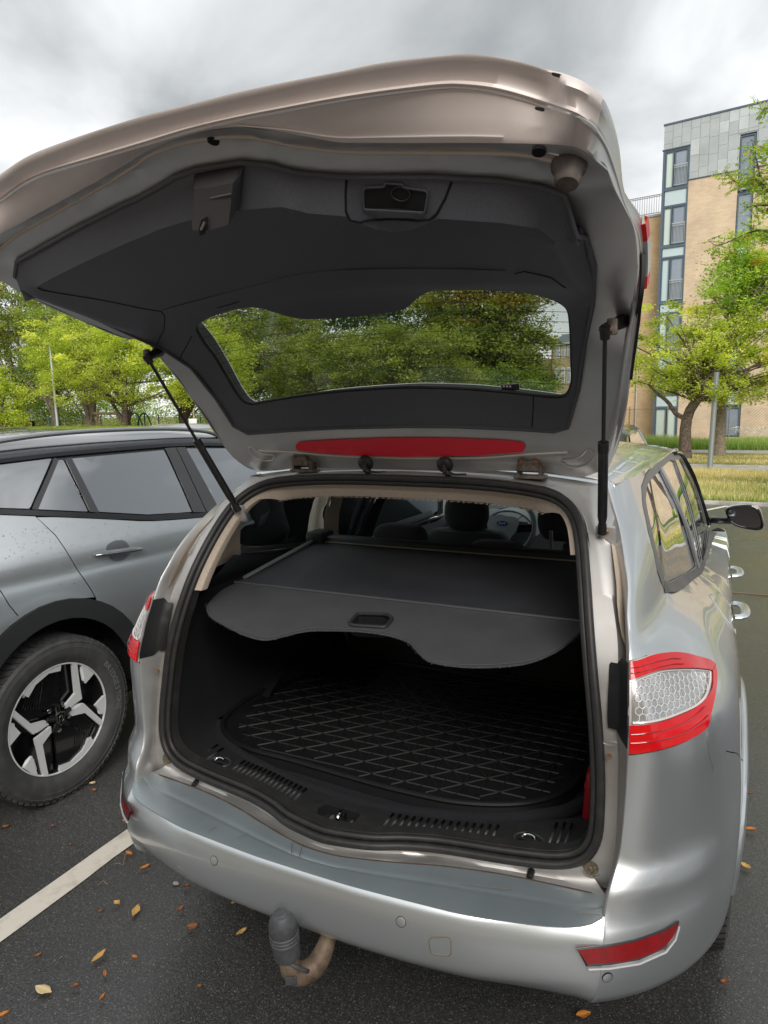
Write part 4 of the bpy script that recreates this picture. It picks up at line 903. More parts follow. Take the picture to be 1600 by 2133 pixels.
# door handle; a darker flat patch stands in for its shaded hollow
HN = so(.0)
rec = rnd2([(.300, 1.068), (.345, 1.082), (.405, 1.076), (.425, 1.045), (.405, .998), (.36, .985), (.315, .992), (.290, 1.03)], .03)
hnd = fix_parent(bpy.data.objects.new('door_handle', None), suv_t); COL.objects.link(hnd)
patch('recess', rec, lambda u, z: suv(u, z, .002), mat('handle_recess_shade', (.30, .31, .32), .25, .9, coat=1), hnd, .012, inside=SUVC)
hp = [(.222, 1.040, .014), (.245, 1.042, .030), (.30, 1.040, .040), (.36, 1.036, .042), (.43, 1.030, .036), (.472, 1.022, .020), (.484, 1.018, .008)]
MB().tube(crom([suv(u, z, o) for u, z, o in hp], 20), [.012, .015, .018, .020, .021, .021, .021, .021, .021, .021, .021, .021, .021, .021, .020, .019, .018, .016, .013, .008], 12, sq=.62).build('grip', mat('handle_graphite_paint', (.20, .21, .22), .22, .8, coat=1), hnd)
# bumper shut line
sl = MB().tube([suv(u, z, .001) for u, z in [(-.232, .985), (-.205, .92), (-.174, .868)]], .0018, 4); sl.build('shut_line', DARKIN, suv_t)
# wheels
def wheel_part(parent, cu, side=1, detail=True):
    wl = bpy.data.objects.new('wheel', None); COL.objects.link(wl); fix_parent(wl, parent)
    X = (lambda a, b_, w_: P3(cu+a, .357+b_, w_)) if side > 0 else (lambda a, b_, w_: P3(cu+a, .357+b_, -1.80-w_))
    c = X(0, 0, 0); ax = (X(0, 0, 1)-c).normalized()
    prof = [(.243, -.20), (.26, -.222), (.30, -.232), (.335, -.222), (.350, -.205), (.352, -.17), (.352, -.02), (.350, .005), (.343, .016), (.333, .0215), (.331, .0195), (.31, .0235), (.309, .022), (.285, .022), (.265, .015), (.262, .012), (.250, .006), (.243, -.004)]
    MB().lathe(prof, c, ax, 96).build('tyre', RUB if not detail else mat('tyre_rubber', (.062, .062, .064), .62, noise=(18, (.095, .093, .090), .42, .7), bump=(180, .2, .001)), wl, inside=None, ang=30)
    if detail:
        bl = MB(); NB = 66
        for k in range(NB):
            for (w0, w1, sk) in ((.012, -.055, .55), (-.062, -.095, .2), (-.102, -.135, -.2), (-.142, -.200, -.5)):
                V = []
                for (ff, ww) in ((0, w0), (0, (w0+w1)/2), (0, w1), (.74, w1), (.74, (w0+w1)/2), (.74, w0)):
                    t_ = abs((ww-w0)/(w1-w0)); a = 2*math.pi*(k+ff+sk*t_+.22*math.sin(math.pi*t_))/NB
                    for rr_ in (.346, .3605 if abs(ww-.012) > .001 and abs(ww+.2) > .001 else .356): V.append(X(rr_*math.cos(a), rr_*math.sin(a), ww))
                bl.add(V, [(1, 3, 5, 7, 9, 11), (0, 1, 3, 2), (2, 3, 5, 4), (4, 5, 7, 6), (6, 7, 9, 8), (8, 9, 11, 10), (10, 11, 1, 0)])
            # shoulder ribs on the sidewall
            a = 2*math.pi*(k+.4)/NB; a1 = 2*math.pi*(k+.62)/NB
            bl.add([X(r_*math.cos(q), r_*math.sin(q), w_) for q in (a, a1) for r_, w_ in ((.352, .008), (.336, .0235), (.333, .021))], [(0, 1, 4, 3), (1, 2, 5, 4)])
        bo = outw(bl.build('tread_block', mat('tyre_rubber'), wl, smooth=False)); bo['kind'] = 'stuff'
        # raised lettering
        word = 'BRIDGESTONE'; lv = MB()
        for k, ch in enumerate(word):
            cu_ = bpy.data.curves.new('c', 'FONT'); cu_.body = ch; cu_.size = .037; cu_.extrude = .0006; cu_.align_x = 'CENTER'; cu_.align_y = 'CENTER'; cu_.resolution_u = 2
            tmp = bpy.data.objects.new('c', cu_); COL.objects.link(tmp); bpy.context.view_layer.update(); me = bpy.data.meshes.new_from_object(tmp); bpy.data.objects.remove(tmp)
            a = math.radians(36-k*4.7); rd = Vector((math.cos(a), math.sin(a))); tg = Vector((math.sin(a), -math.cos(a)))
            V = []
            for v in me.vertices:
                q = rd*(.292+v.co.y*.95)+tg*(v.co.x*1.05); V.append(X(q.x, q.y, .0232+v.co.z))
            lv.add(V, [tuple(p.vertices) for p in me.polygons])
        lv.build('lettering', mat('raised_rubber', (.20, .20, .205), .5), wl, smooth=False)
    # rim
    MB().lathe([(.236, -.20), (.222, -.10), (.226, -.03), (.234, -.006), (.2365, -.002), (.2395, .0), (.243, -.002), (.244, -.008)], c, ax, 96).build('rim', mat('rim_dark', (.03, .03, .032), .2, .6, coat=.6), wl, ang=30)
    MB().lathe([(.2335, -.008), (.2365, .0015), (.2400, .0015), (.2425, -.002)], c, ax, 96).build('rim_edge', STEEL if not detail else mat('machined_silver', (.88, .89, .90), .38, .25), wl)
    face = mat('machined_silver', (.88, .89, .90), .38, .25); inner = GBLK
    def wp(nm, P, m, w_, th, dome=.0):
        return patch(nm, P, lambda a, b_: X(a, b_, w_-dome*(1-min(1, (a*a+b_*b_)/.0576))), m, wl, .03, inside=tuple(X(0, 0, -.4)), thick=th)
    def rot2(P): return [(-x, -y) for x, y in P]
    T1 = [(.079, .222), (.103, .216), (.120, .043), (.041, .020), (.041, .047), (.088, .081)]
    T2 = [(.127, .019), (.216, -.100), (.205, -.122), (.130, -.027), (.065, -.016), (.049, .008)]
    T3 = [(.128, .197), (.150, .181), (.1855, .139), (.142, .108)]; T4 = [(.2335, .018), (.2325, -.04), (.222, -.074), (.183, -.013)]
    T5 = [(.024, .232), (-.04, .230), (-.09, .215), (-.135, .190), (-.160, .168), (-.136, .148), (-.10, .190), (-.036, .217), (.020, .209)]
    for P in (T1, T2, T3, T4, T5):
        for Q in (P, rot2(P)): wp('spoke_face', Q, face, .001, .014, .012)
    # black turbine blades under the silver faces
    B1 = [(.022, .232), (-.04, .229), (-.09, .214), (-.135, .189), (-.162, .166), (-.03, .03), (.020, .03)]
    B2 = [(.026, .231), (.079, .223), (.088, .081), (.04, .045), (.022, .03)]; B3 = [(.103, .216), (.128, .200), (.142, .108), (.118, .075)]
    B4 = [(.166, .160), (.22, .075), (.2335, .018), (.183, -.013), (.12, .043), (.125, .085)]; B5 = [(.13, .015), (.183, -.013), (.222, -.078), (.214, -.098)]
    B6 = [(.06, -.02), (.13, -.03), (.203, -.125), (.166, -.166), (.03, -.03)]
    for P, w_, th in ((B1, -.012, .01), (B2, -.03, .01), (B3, -.012, .012), (B5, -.012, .012), (B6, -.03, .01)):
        for Q in (P, rot2(P)): wp('blade', Q, inner, w_, th, .008)
    wp('blade', [(.23*math.cos(2*math.pi*k/40), .23*math.sin(2*math.pi*k/40)) for k in range(40)], mat('brake_shadow', (.012, .012, .013), .3, .3), -.075, .01)  # black disc puts the shadow behind the spokes into colour
    for Q in (B1, rot2(B1)):
        for k in range(7):
            t_ = .12+.03*k; sgn = 1 if Q is B1 else -1
            MB().tube([X(sgn*(-.02-t_*.35), sgn*(.19-k*.003), -.011), X(sgn*(-.035-t_*.42), sgn*(.075+k*.004), -.018)], .0012, 4).build('blade_rib', mat('rim_dark'), wl)
    cap_ = wp('hub_cap', [(.034*math.cos(2*math.pi*k/3+.5+d)*(1.0), .034*math.sin(2*math.pi*k/3+.5+d)) for k in range(3) for d in (-.35, 0, .35)], inner, -.004, .03)
    for k in range(5):
        a = math.radians(95+72*k); MB().tube([X(0, 0, -.012), X(.062*math.cos(a), .062*math.sin(a), -.012)], [.016, .011], 8).build('hub_arm', inner, wl)
        MB().lathe([(.012, -.004), (.010, .002), (.004, .003), (0, .003)], X(.058*math.cos(a+.6), .058*math.sin(a+.6), -.02), ax, 14).build('wheel_nut', CHR, wl)
    sh = [(-.022, .026), (0, .034), (.022, .026), (.019, -.008), (0, -.032), (-.019, -.008)]
    wp('emblem_rim', sh, STEEL, .003, .006); wp('emblem', [(x*.84, y*.84) for x, y in sh], GBLK, .0045, .003)
    # stylised head mark on the shield
    MB().tube([X(x, y, .0052) for x, y in crom([(-.008, -.012, 0), (-.010, .006, 0), (-.002, .016, 0), (.008, .012, 0), (.006, .002, 0), (.011, -.004, 0), (.003, -.010, 0)], 16) and [(p.x, p.y) for p in crom([(-.008, -.012, 0), (-.010, .006, 0), (-.002, .016, 0), (.008, .012, 0), (.006, .002, 0), (.011, -.004, 0), (.003, -.010, 0)], 16)]], .0011, 4).build('emblem_mark', STEEL, wl)
    return wl
wheel_part(suv_t, 0); wheel_part(suv_t, 2.73, detail=False)
for cu in (0, 2.73):
    c = P3(cu, .357, -1.80); ax = (P3(0, 0, 1)-P3(0, 0, 0)).normalized(); MB().lathe([(.0, 0), (.22, -.0), (.243, 0), (.30, .02), (.35, .0), (.352, .2), (.30, .22), (0, .2)], c, ax, 40).build('wheel', RUB, suv_t)
# rain beads on the wet flank
rg = np.random.default_rng(5); dv = MB()
for k in range(420):
    u, z = rg.uniform(-.3, 1.1), 1.2-abs(rg.normal(0, .10)); 
    if z > bz(u)-.03 or z < .85: continue
    r_ = rg.uniform(.0008, .0024); p = Vector(suv(u, z, 0)); q = [p+Vector((.0012, math.cos(a)*r_, math.sin(a)*r_*1.2)) for a in (0, 1.25, 2.5, 3.75, 5.0)]; dv.add([p+Vector((.0022, 0, 0))]+q, [(0, 1, 2), (0, 2, 3), (0, 3, 4), (0, 4, 5), (0, 5, 1)])
rd = dv.build('rain_beads', mat('water_bead', (.42, .44, .46), .04, .6, coat=1), suv_t); rd['kind'] = 'stuff'

# another car roof far left and a dark car ahead on the right
def far_car(loc, label, m, rz=0, tail=True):
    t_ = empty('parked_hatchback', loc, label, 'car', 'cars parked further away'); x, y, _ = loc
    prof = [(-2.0, .35), (-2.1, .6), (-2.05, .95), (-1.6, 1.38), (-1.0, 1.47), (.3, 1.45), (1.2, .98), (1.9, .85), (2.1, .6), (2.05, .35)]
    cs = []
    for w_ in (-.86, -.84, -.7, -.3, 0, .3, .7, .84, .86):
        k = 1-(abs(w_)/.86)**6; cs.append([(x+w_*(1 if zz < .9 else 1-.28*(zz-.9)), y+yy*(.96+.04*k), .3+(zz-.3)*(.9+.1*k) if abs(w_) < .85 else .3+(zz-.3)*.85) for yy, zz in prof])
    loft('body', cs, m, t_, ang=30)
    for s in (-1, 1): patch('side_window', rnd2([(-1.5, .98), (-1.25, 1.32), (.2, 1.34), (.95, .98)], .05), lambda a, b_: (x+s*(.875-.28*(b_-.9)-.03), y+a, b_), GLT, t_, .2)
    patch('rear_window', rnd2([(-.6, 1.0), (-.5, 1.33), (.5, 1.33), (.6, 1.0)], .05), lambda a, b_: (x+a, y-1.98+(b_-1.0)*1.02, b_), GLT, t_, .2)
    if tail:
        for s in (-1, 1): MB().box((x+s*.72, y-2.0, .98), (.16, .12, .16), bev=.02).build('tail_lamp', REDL, t_)
    for s in (-1, 1):
        for q in (-1.25, 1.25): MB().lathe([(0, -.09), (.2, -.09), (.31, -.08), (.32, 0), (.31, .08), (.2, .09), (0, .09)], (x+s*.74, y+q, .32), Vector((1, 0, 0)), 24).build('wheel', RUB, t_)
    return t_
cx_, cy_, _ = (-9.983, 11.6, 0.971)
far_car((cx_+.35, 11.2, 0), 'silver car roof with a red tail lamp showing behind the left strut', mat('far_silver', (.45, .46, .47), .3, .6, coat=.6))
cx_, cy_, _ = (-0.52, 9.4, 1.142)
far_car((cx_-.42, 9.4, 0), 'dark green car whose window edge shows over the silver roof at the right', mat('far_dark', (.02, .03, .03), .25, .3, coat=.8), tail=False)
t_ = far_car((3.6, .6, 0), 'dark blue car beyond the right side seen only in window reflections', mat('far_blue', (.01, .03, .16), .2, .3, coat=1)); t_['group'] = 'cars parked further away'
# ------------------------------------------------------------------ the silver estate car with its tailgate open
ORI = (0, 0, 0)
car = empty('estate_car', ORI, 'silver estate car in the foreground with its tailgate raised and boot open', 'car')
CI = (0, 1.6, .9)
def curve2a(P, n=30): return [(v.x, v.y) for v in crom([(a, b_, 0) for a, b_ in P], n)]
for SD in (1, -1):
    S_ = skin if SD > 0 else mirx(skin); OS = lambda d, S_=S_: off_skin(S_, d)
    # windows in skin parameters
    frame_o = [(.893, 1.168), (.72, 1.235), (.606, 1.33), (.616, 1.385), (.681, 1.427), (.864, 1.448), (1.174, 1.458), (1.916, 1.452), (2.5, 1.43), (2.75, 1.395), (3.02, 1.25), (3.30, .985), (2.8, .990), (2.345, 1.006), (2.0, 1.034), (1.66, 1.070), (1.268, 1.116), (1.05, 1.144)]
    glass_q = rnd2([(.900, 1.190), (.735, 1.268), (.672, 1.345), (.700, 1.395), (.835, 1.424), (1.27, 1.436), (1.42, 1.34), (1.55, 1.225), (1.67, 1.094), (1.45, 1.113), (1.268, 1.136), (1.05, 1.163)], .03)
    glass_r = rnd2([(1.30, 1.437), (1.80, 1.436), (1.98, 1.42), (2.05, 1.052), (1.80, 1.072), (1.705, 1.090), (1.585, 1.225), (1.45, 1.34)], .02)
    glass_f = rnd2([(2.04, 1.42), (2.45, 1.405), (2.70, 1.36), (2.95, 1.23), (3.18, 1.00), (2.35, 1.005), (2.11, 1.025)], .03)
    # bumper corner, quarter panel, doors, wing
    hb = HUBY; uy = lambda y, z=.6: 1+(y-(edge(z)[1]+LC))    # approx u for a y on the flank
    ha = uy(hb, .5)
    def arch(r, a0, a1, n, c): return [(c+r*math.cos(math.radians(a0+(a1-a0)*k/n)), .33+r*math.sin(math.radians(a0+(a1-a0)*k/n))) for k in range(n+1)]
    seam = [(.472, .948), (.490, .894), (.528, .838), (.582, .853), (.647, .864), (.80, .815), (.95, .755), (1.10, .69), (ha-.385*math.cos(math.radians(50)), .33+.385*math.sin(math.radians(50)))]
    bc = [(0, .345), (0, .42), (0, .5), (0, .6), (0, .7), (0, .8), (0, .93), (.004, .931), (.106, .938), (.198, .942), (.294, .945), (.396, .948), (.471, .952)]+seam[1:]
    aL = arch(.385, 130, 178, 14, ha)
    bc2 = bc+aL[1:]+[(.90, .345), (.60, .345), (.30, .345)]
    KW = dict(inside=CI, thick=.004)
    patch('bumper_corner', shrink(bc2, .0012), S_, PAINT, car, .028, **KW)
    # arch lip ring
    sil = [(.471, .952), (.52, .971), (.603, .988), (.672, 1.001), (.742, 1.014), (.794, 1.025), (.761, 1.039), (.666, 1.063), (.553, 1.087), (.411, 1.105), (.236, 1.116), (0, 1.115)]
    yd = 1.30; du = uy(yd, .6)
    q = [(0, 1.115)]+[(0, z) for z in (1.17, 1.2, 1.25, 1.3, 1.36, 1.41, 1.455)]+[(.3, 1.458), (.6, 1.460), (1.0, 1.462), (1.5, 1.462), (2.2, 1.458), (2.7, 1.44), (2.75, 1.43)]
    q2 = q+[(2.75, 1.396), (2.5, 1.432), (1.916, 1.454), (1.174, 1.460), (.864, 1.450), (.681, 1.429), (.610, 1.386), (.598, 1.33), (.718, 1.234), (.889, 1.172), (1.05, 1.146), (1.268, 1.118), (1.66, 1.070), (1.86, 1.042), (1.76, 1.010), (1.70, .975), (1.68, .94), (1.66, .88), (1.60, .80), (1.52, .72), (1.44, .66), (1.40, .60)]
    aR = arch(.385, 42, 90, 12, ha); aT = arch(.385, 90, 130, 10, ha)
    q3 = q2+aR+aT[1:-1]+[p for p in reversed(seam[1:])]+sil[:-1]
    patch('quarter_panel', shrink(q3, .0012), S_, PAINT, car, .032, **KW)
    patch('rear_door', shrink([(1.86, 1.042), (1.76, 1.010), (1.70, .975), (1.68, .94), (1.66, .88), (1.60, .80), (1.52, .72), (1.44, .66), (1.46, .48), (1.47, .36), (2.06, .36), (2.09, .7), (2.06, 1.024)], .002), S_, PAINT, car, .05, **KW)
    patch('front_door', shrink([(2.06, 1.024), (2.09, .7), (2.06, .36), (3.05, .36), (3.12, .7), (3.14, .982), (2.8, .990), (2.345, 1.004)], .002), S_, PAINT, car, .06, **KW)
    hf = 2.85+ha
    fw = [(3.05, .36), (3.12, .7), (3.14, .985), (3.30, .97), (3.9, .90), (4.3, .80), (4.42, .60), (4.42, .35)]+arch(.385, 2, 178, 18, hf)
    patch('front_wing', shrink(fw, .002), lambda a, b_, S_=S_: (lambda p: (p[0]*(1-.12*max(0, a-3.2)**2), p[1], p[2]))(S_(a, b_)), PAINT, car, .06, **KW)
    # wheel-arch lip flange and liner
    lip = [[Vector(OS(0)(ha+r_*math.cos(a), .33+r_*math.sin(a)))+Vector((-SD*i_, 0, 0)) for a in [math.radians(-6+192*k/40) for k in range(41)]] for r_, i_ in ((.387, -.001), (.381, .003), (.378, .03), (.40, .10), (.42, .30))]
    loft('wheel_arch_liner', lip, DARKIN, car, thick=.002)
    fA = [[OS(o_)(ha+r_*math.cos(math.radians(a)), .33+r_*math.sin(math.radians(a))) for a in range(-2, 183, 4)] for r_, o_ in ((.384, .012), (.392, .016), (.440, .013), (.452, .009), (.462, .0005))]
    loft('arch_flare', fA, PAINT, car, inside=CI, ang=25)
    # window frame (matt grey surround), glass and pillars
    patch('window_frame', frame_o, OS(.0015), mat('grey_window_surround', (.20, .20, .20), .5, .3), car, .05, holes=[glass_q, glass_r, glass_f], **KW)
    for P, nm, mm in ((glass_q, 'quarter_window', GLQ), (glass_r, 'rear_door_window', GLQ), (glass_f, 'front_door_window', GLS)): patch(nm, P, OS(-.004), mm if SD > 0 else GLS, car, .06, inside=CI)
    MB().tube([OS(.005)(u, z) for u, z in [(1.285, 1.440), (1.435, 1.34), (1.567, 1.225), (1.68, 1.085)]], .0065, 8).build('window_bar', mat('grey_trim_bar', (.36, .36, .36), .35, .6), car)
    patch('door_pillar', [(1.99, 1.425), (2.035, 1.425), (2.10, 1.02), (2.055, 1.02)], OS(.004), GBLK, car, .05, **KW)
    wmA = curve2a([(.895, 1.188), (1.05, 1.160), (1.268, 1.133), (1.66, 1.086), (2.0, 1.048), (2.345, 1.020), (2.8, 1.003), (3.16, .992)]); wmB = curve2a([(.888, 1.163), (1.05, 1.136), (1.268, 1.108), (1.66, 1.062), (2.0, 1.026), (2.345, 1.000), (2.8, .983), (3.16, .974)])
    patch('waist_moulding', wmA+list(reversed(wmB)), OS(.006), mat('weathered_rubber_moulding', (.10, .098, .092), .6, noise=(12, (.14, .135, .125), .4, .7)), car, .05, **KW)
    MB().tube(crom([OS(.008)(u, z) for u, z in [(2.05, 1.445), (2.4, 1.428), (2.68, 1.392), (2.95, 1.265), (3.22, 1.01)]], 20), .013, 8, sq=.6).build('wind_deflector', GBLK, car)
    MB().tube([OS(.0015)(1.49+.075*math.cos(t_), .985+.055*math.sin(t_)) for t_ in [math.radians(d) for d in range(60, 300, 8)]], .0016, 5).build('fuel_flap_gap', mat('pale_seam', (.55, .55, .54), .4), car) if SD > 0 else None
    # inner side trims
    XI = lambda d, S_=S_: (lambda a, b_: (lambda p: (p[0]-SD*d, p[1]+.0, p[2]))(S_(a, b_)))
    inner_low = [(.93, .50), (1.35, .50), (1.9, .50), (3.2, .50), (3.2, .99), (2.345, 1.0), (1.771, 1.04), (1.268, 1.10), (.905, 1.16), (.75, 1.18), (.75, .80)]
    patch('side_trim', inner_low, XI(.06), mat('dark_side_trim', (.075, .085, .095), .6, bump=(600, .2, .001)), car, .07, inside=None)
    hd = [(.22, 1.12), (.90, 1.150), (.735, 1.262), (.672, 1.345), (.700, 1.395), (.835, 1.424), (1.27, 1.436), (1.98, 1.425), (2.05, 1.425), (2.45, 1.405), (2.70, 1.36), (2.80, 1.40), (2.3, 1.462), (1.0, 1.462), (.3, 1.455), (.10, 1.40), (.12, 1.25)]
    patch('pillar_trim', hd, XI(.035), BEIGE, car, .05, inside=None)
    patch('pillar_trim', [(1.29, 1.445), (1.40, 1.445), (1.76, 1.075), (1.60, 1.075), (1.50, 1.22), (1.39, 1.34)], XI(.045), BEIGE, car, .05, inside=None)
    patch('door_pillar_trim', [(1.95, 1.43), (2.07, 1.43), (2.14, 1.02), (2.0, 1.02)], XI(.045), CARP, car, .05, inside=None)
    # handles
    for u_, z_ in ((1.84, .915), (2.66, .885)):
        h = bpy.data.objects.new('door_handle', None); COL.objects.link(h); fix_parent(h, car)
        hh = [(u_-.11, z_, .004), (u_-.10, z_, .030), (u_-.05, z_, .040), (u_+.03, z_-.003, .040), (u_+.09, z_-.006, .030), (u_+.11, z_-.006, .006)]
        MB().tube(crom([OS(0)(a, b_) if d < 0 else OS(d)(a, b_) for a, b_, d in hh], 18), .016, 12, sq=.62).build('grip', PAINT, h)
        patch('recess', rnd2([(u_-.07, z_-.035), (u_-.07, z_+.03), (u_+.05, z_+.03), (u_+.05, z_-.035)], .03), OS(.0025), mat('recess_shade_paint', (.16, .165, .17), .4, .6), h, .02, inside=CI)  # raised dark patch, the shade of the grip hollow put into its colour
    # door mirror
    mr = bpy.data.objects.new('door_mirror', None); COL.objects.link(mr); fix_parent(mr, car)
    mc = Vector((SD*.966, 2.82, 1.078))
    prof = []
    for yy, sx_, sz_ in ((-.055, .0, .0), (-.055, .077, .056), (-.050, .084, .064), (-.02, .088, .068), (.03, .082, .062), (.075, .06, .045), (.10, .03, .02), (.102, 0, 0)):
        ring = []
        for k in range(28):
            a = 2*math.pi*k/28; cx = math.copysign(abs(math.cos(a))**.62, math.cos(a)); cz = math.copysign(abs(math.sin(a))**.62, math.sin(a))
            ring.append(mc+Vector((SD*cx*sx_-SD*.02*cz*(sz_ > 0), yy, cz*sz_*(1-.18*(-cx)*1)+.0)))
        prof.append(ring)
    outw(loft('housing', prof[2:], PAINT, mr, closed=True, ang=60)); loft('mirror_rim', [prof[1], prof[2]], GBLK, mr, closed=True)
    ring = [mc+(p-mc)*.93 for p in prof[1]]
    obj('mirror_glass', [tuple(p+Vector((0, .004, 0))) for p in ring], [tuple(range(28))], mat('mirror_glass', (.13, .14, .15), .03, 1.), mr, smooth=False)
    loft('mirror_bezel', [prof[1], [p+Vector((0, .006, 0)) for p in ring]], GBLK, mr, closed=True)
    MB().box((SD*.855, 2.85, 1.045), (.12, .06, .036), bev=.012).build('mirror_arm', GBLK, mr)
    # tail lamp, built on the same skin
    tl = bpy.data.objects.new('tail_lamp', None); COL.objects.link(tl); fix_parent(tl, car)
    def curve2(P, n=18): return [tuple(p) for p in [(v.x, v.y) for v in crom([(a, b_, 0) for a, b_ in P], n)]]
    top = curve2([(0, 1.115), (.236, 1.116), (.411, 1.105), (.553, 1.087), (.666, 1.063), (.761, 1.039), (.790, 1.026)])
    rgt = curve2([(.790, 1.022), (.742, 1.011), (.672, .999), (.603, .987), (.52, .970), (.471, .955)], 10)
    bot = curve2([(.471, .953), (.396, .950), (.294, .947), (.198, .944), (.106, .940), (0, .933)])
    lampP = shrink(top+rgt[1:]+bot[1:], .0015)
    patch('lamp_base', lampP, OS(.0035), mat('lamp_housing_silver', (.55, .50, .50), .35, .6), tl, .02, **KW)
    wt = curve2([(.020, 1.074), (.144, 1.081), (.285, 1.080), (.412, 1.070), (.567, 1.050), (.684, 1.028)]); wb_ = curve2([(.684, 1.026), (.639, 1.016), (.543, 1.003), (.447, 1.000), (.326, 1.001), (.196, .999), (.020, .996)])
    upper = top[:]+[(.790, 1.022), (.742, 1.011), (.672, .999), (.603, .987), (.52, .972), (.471, .957)]+[(.50, .985), (.60, 1.001), (.66, 1.012), (.700, 1.024), (.690, 1.032)]+[(p[0], p[1]+.003) for p in reversed(wt[:-1])]
    lo = wb_[2:] ; lower = [(.690, 1.018), (.640, 1.005)]+[(p[0], p[1]-.005) for p in wb_[3:]]+[(0, .991), (0, .933)]+[(p[0], p[1]) for p in reversed(bot[:-1])]+[(.49, .965)]
    # bands between the outline curves
    def band(nm, A, B_, m_, d, th=.003, rows=6):
        A = curve2(A, 36); B_ = curve2(B_, 36); f = OS(d); loft(nm, [[f(a[0]+(b_[0]-a[0])*t_/rows, a[1]+(b_[1]-a[1])*t_/rows) for a, b_ in zip(A, B_)] for t_ in range(rows+1)], m_, tl, inside=CI, thick=th)
    band('red_lens', [(.002, 1.113), (.236, 1.114), (.411, 1.103), (.553, 1.085), (.666, 1.061), (.761, 1.037), (.786, 1.025)], [(.006, 1.078), (.144, 1.085), (.285, 1.084), (.412, 1.074), (.567, 1.054), (.684, 1.032), (.715, 1.024)], REDL, .010)
    band('red_lens', [(.786, 1.024), (.742, 1.012), (.672, 1.000), (.603, .988), (.52, .971), (.474, .956), (.396, .952), (.294, .949), (.198, .946), (.106, .942), (.002, .936)], [(.715, 1.023), (.685, 1.015), (.635, 1.005), (.58, 1.001), (.50, .999), (.43, .997), (.37, .997), (.29, .997), (.20, .995), (.11, .993), (.004, .991)], REDL, .010, rows=8)
    band('clear_lens', wt, list(reversed(wb_)), HONEY, .006)
    # honeycomb ribs
    hx = MB(); poly = shrink(wt+wb_[1:], .0008); f = OS(.0105); ph = .0138; pu = .043
    r_ = 0; z = .993
    while z < 1.10:
        u = .02+(pu*.5 if r_ % 2 else 0)
        while u < .72:
            cs = 1.0; hexp = [(u+pu*.5*.98*math.sin(math.pi/3*k)*1.08, z+ph*.62*math.cos(math.pi/3*k)) for k in range(6)]
            for k in (0, 1, 2):
                a, b_ = hexp[k], hexp[k+1]
                if inpoly(*a, poly) and inpoly(*b_, poly): hx.tube([f(*a), f(*b_)], .0008, 4, cap=False)
            u += pu
        z += ph*.93; r_ += 1
    o = hx.build('honeycomb', HLINE, tl); o['kind'] = 'stuff'
    for A, m_, rr_ in ((wt, HLINE, .0009), (wb_, mat('lamp_divider', (.85, .83, .80), .2, .3, coat=1), .0028)): MB().tube([OS(.0105)(a, b_) for a, b_ in A], rr_, 6).build('divider', m_, tl)
    for zz in (.962, .978):
        MB().tube([OS(.0125)(a, b_) for a, b_ in curve2([(.01, zz-.004), (.2, zz+.002), (.38, zz+.006), (.5, zz+.012)])], .0012, 5).build('lens_ridge', REDD, tl)
    for zz in (1.092, 1.102): MB().tube([OS(.0125)(a, b_) for a, b_ in curve2([(.01, zz-.002), (.2, zz), (.4, zz-.010), (.5, zz-.022)])], .0010, 5).build('lens_ridge', REDD, tl)
    MB().tube([OS(.003)(a, b_) for a, b_ in lampP], .0022, 5, closed=True).build('lamp_gasket', mat('pale_seam', (.55, .55, .54), .4), tl)
    # reflector and parking sensors in the lower bumper
    def low(a, b_):   # skin below the ledge continued towards the middle of the bumper
        if a >= 0: return S_(a, b_)
        x0, y0, z0 = S_(0, b_); return (x0+SD*a*.55, y0+a*.62*.55, z0)
    refP = [(-.085, .555), (.02, .556), (.139, .557), (.275, .560), (.35, .565), (.335, .540), (.294, .524), (.168, .518), (.036, .520), (-.05, .522)]
    lo_ = off_skin(low, .003)
    rfo = patch('reflector', refP, lo_, mat('bumper_reflector_red', (.34, .008, .012), .15, coat=1, noise=(60, (.26, .01, .012), .4, .6)), car, .02, **KW)
    MB().tube([off_skin(low, .002)(a, b_) for a, b_ in refP], .0028, 5, closed=True).build('reflector_edge', BLK, rfo)
    MB().tube([off_skin(low, .004)(a, b_-.006) for a, b_ in [(-.045, .520), (.036, .517), (.168, .514), (.294, .520), (.338, .538), (.352, .562)]], .003, 6).build('reflector_lip', mat('bright_edge', (.75, .75, .75), .3, .4), rfo)
    def disc(nm, P, r, m_, axis, th=.0006): MB().lathe([(r, -.002), (r, th), (r*.9, th+.0004), (0, th+.0005)], P, axis, 24).build(nm, m_, car)
    p = Vector(off_skin(low, .001)(.035, .487)); e = Vector(off_skin(low, .01)(.035, .487)); disc('parking_sensor', p, .0105, PAINT, e-p); disc('sensor_gap', p, .0118, DARKIN, e-p, .0002)
# --- bumper centre: rows follow the rim curve
RX = [0, .10, .20, .37, .50, .58, .63, .656]; RIM = [-.0835, -.083, -.078, -.062, -.036, -.012, .018, .055]; LOWX = [-.0835, -.083, -.079, -.064, -.040, -.022, .002, .025]
def bump_y(x, z):
    ax = min(abs(x), .656); yr = sm(ax, RX, RIM)
    prof = sm(z, [.34, .38, .42, .445, .463, .50, .54, .57, .592, .600], [.17, .10, .035, .010, -.004, -.014, -.018, -.014, -.007, 0]); k = min(1, max(0, (.60-z)/.05)); yb = sm(ax, RX, LOWX)
    base = yr*(1-k)+yb*k; y = base+prof
    t_ = (ax/.656)**6; xe, ye = edge(z); return y*(1-t_)+ye*t_
xs_ = [-1+2*i/80 for i in range(81)]; zs_ = [.600, .598, .594, .588, .578, .565, .55, .53, .51, .49, .475, .463, .452, .442, .43, .41, .38, .345]
rows = []
for z in zs_: xe = edge(z)[0]; rows.append([(q*xe, bump_y(q*xe, z), z) for q in xs_])
loft('rear_bumper', rows, PAINT, car, inside=CI, thick=.004)
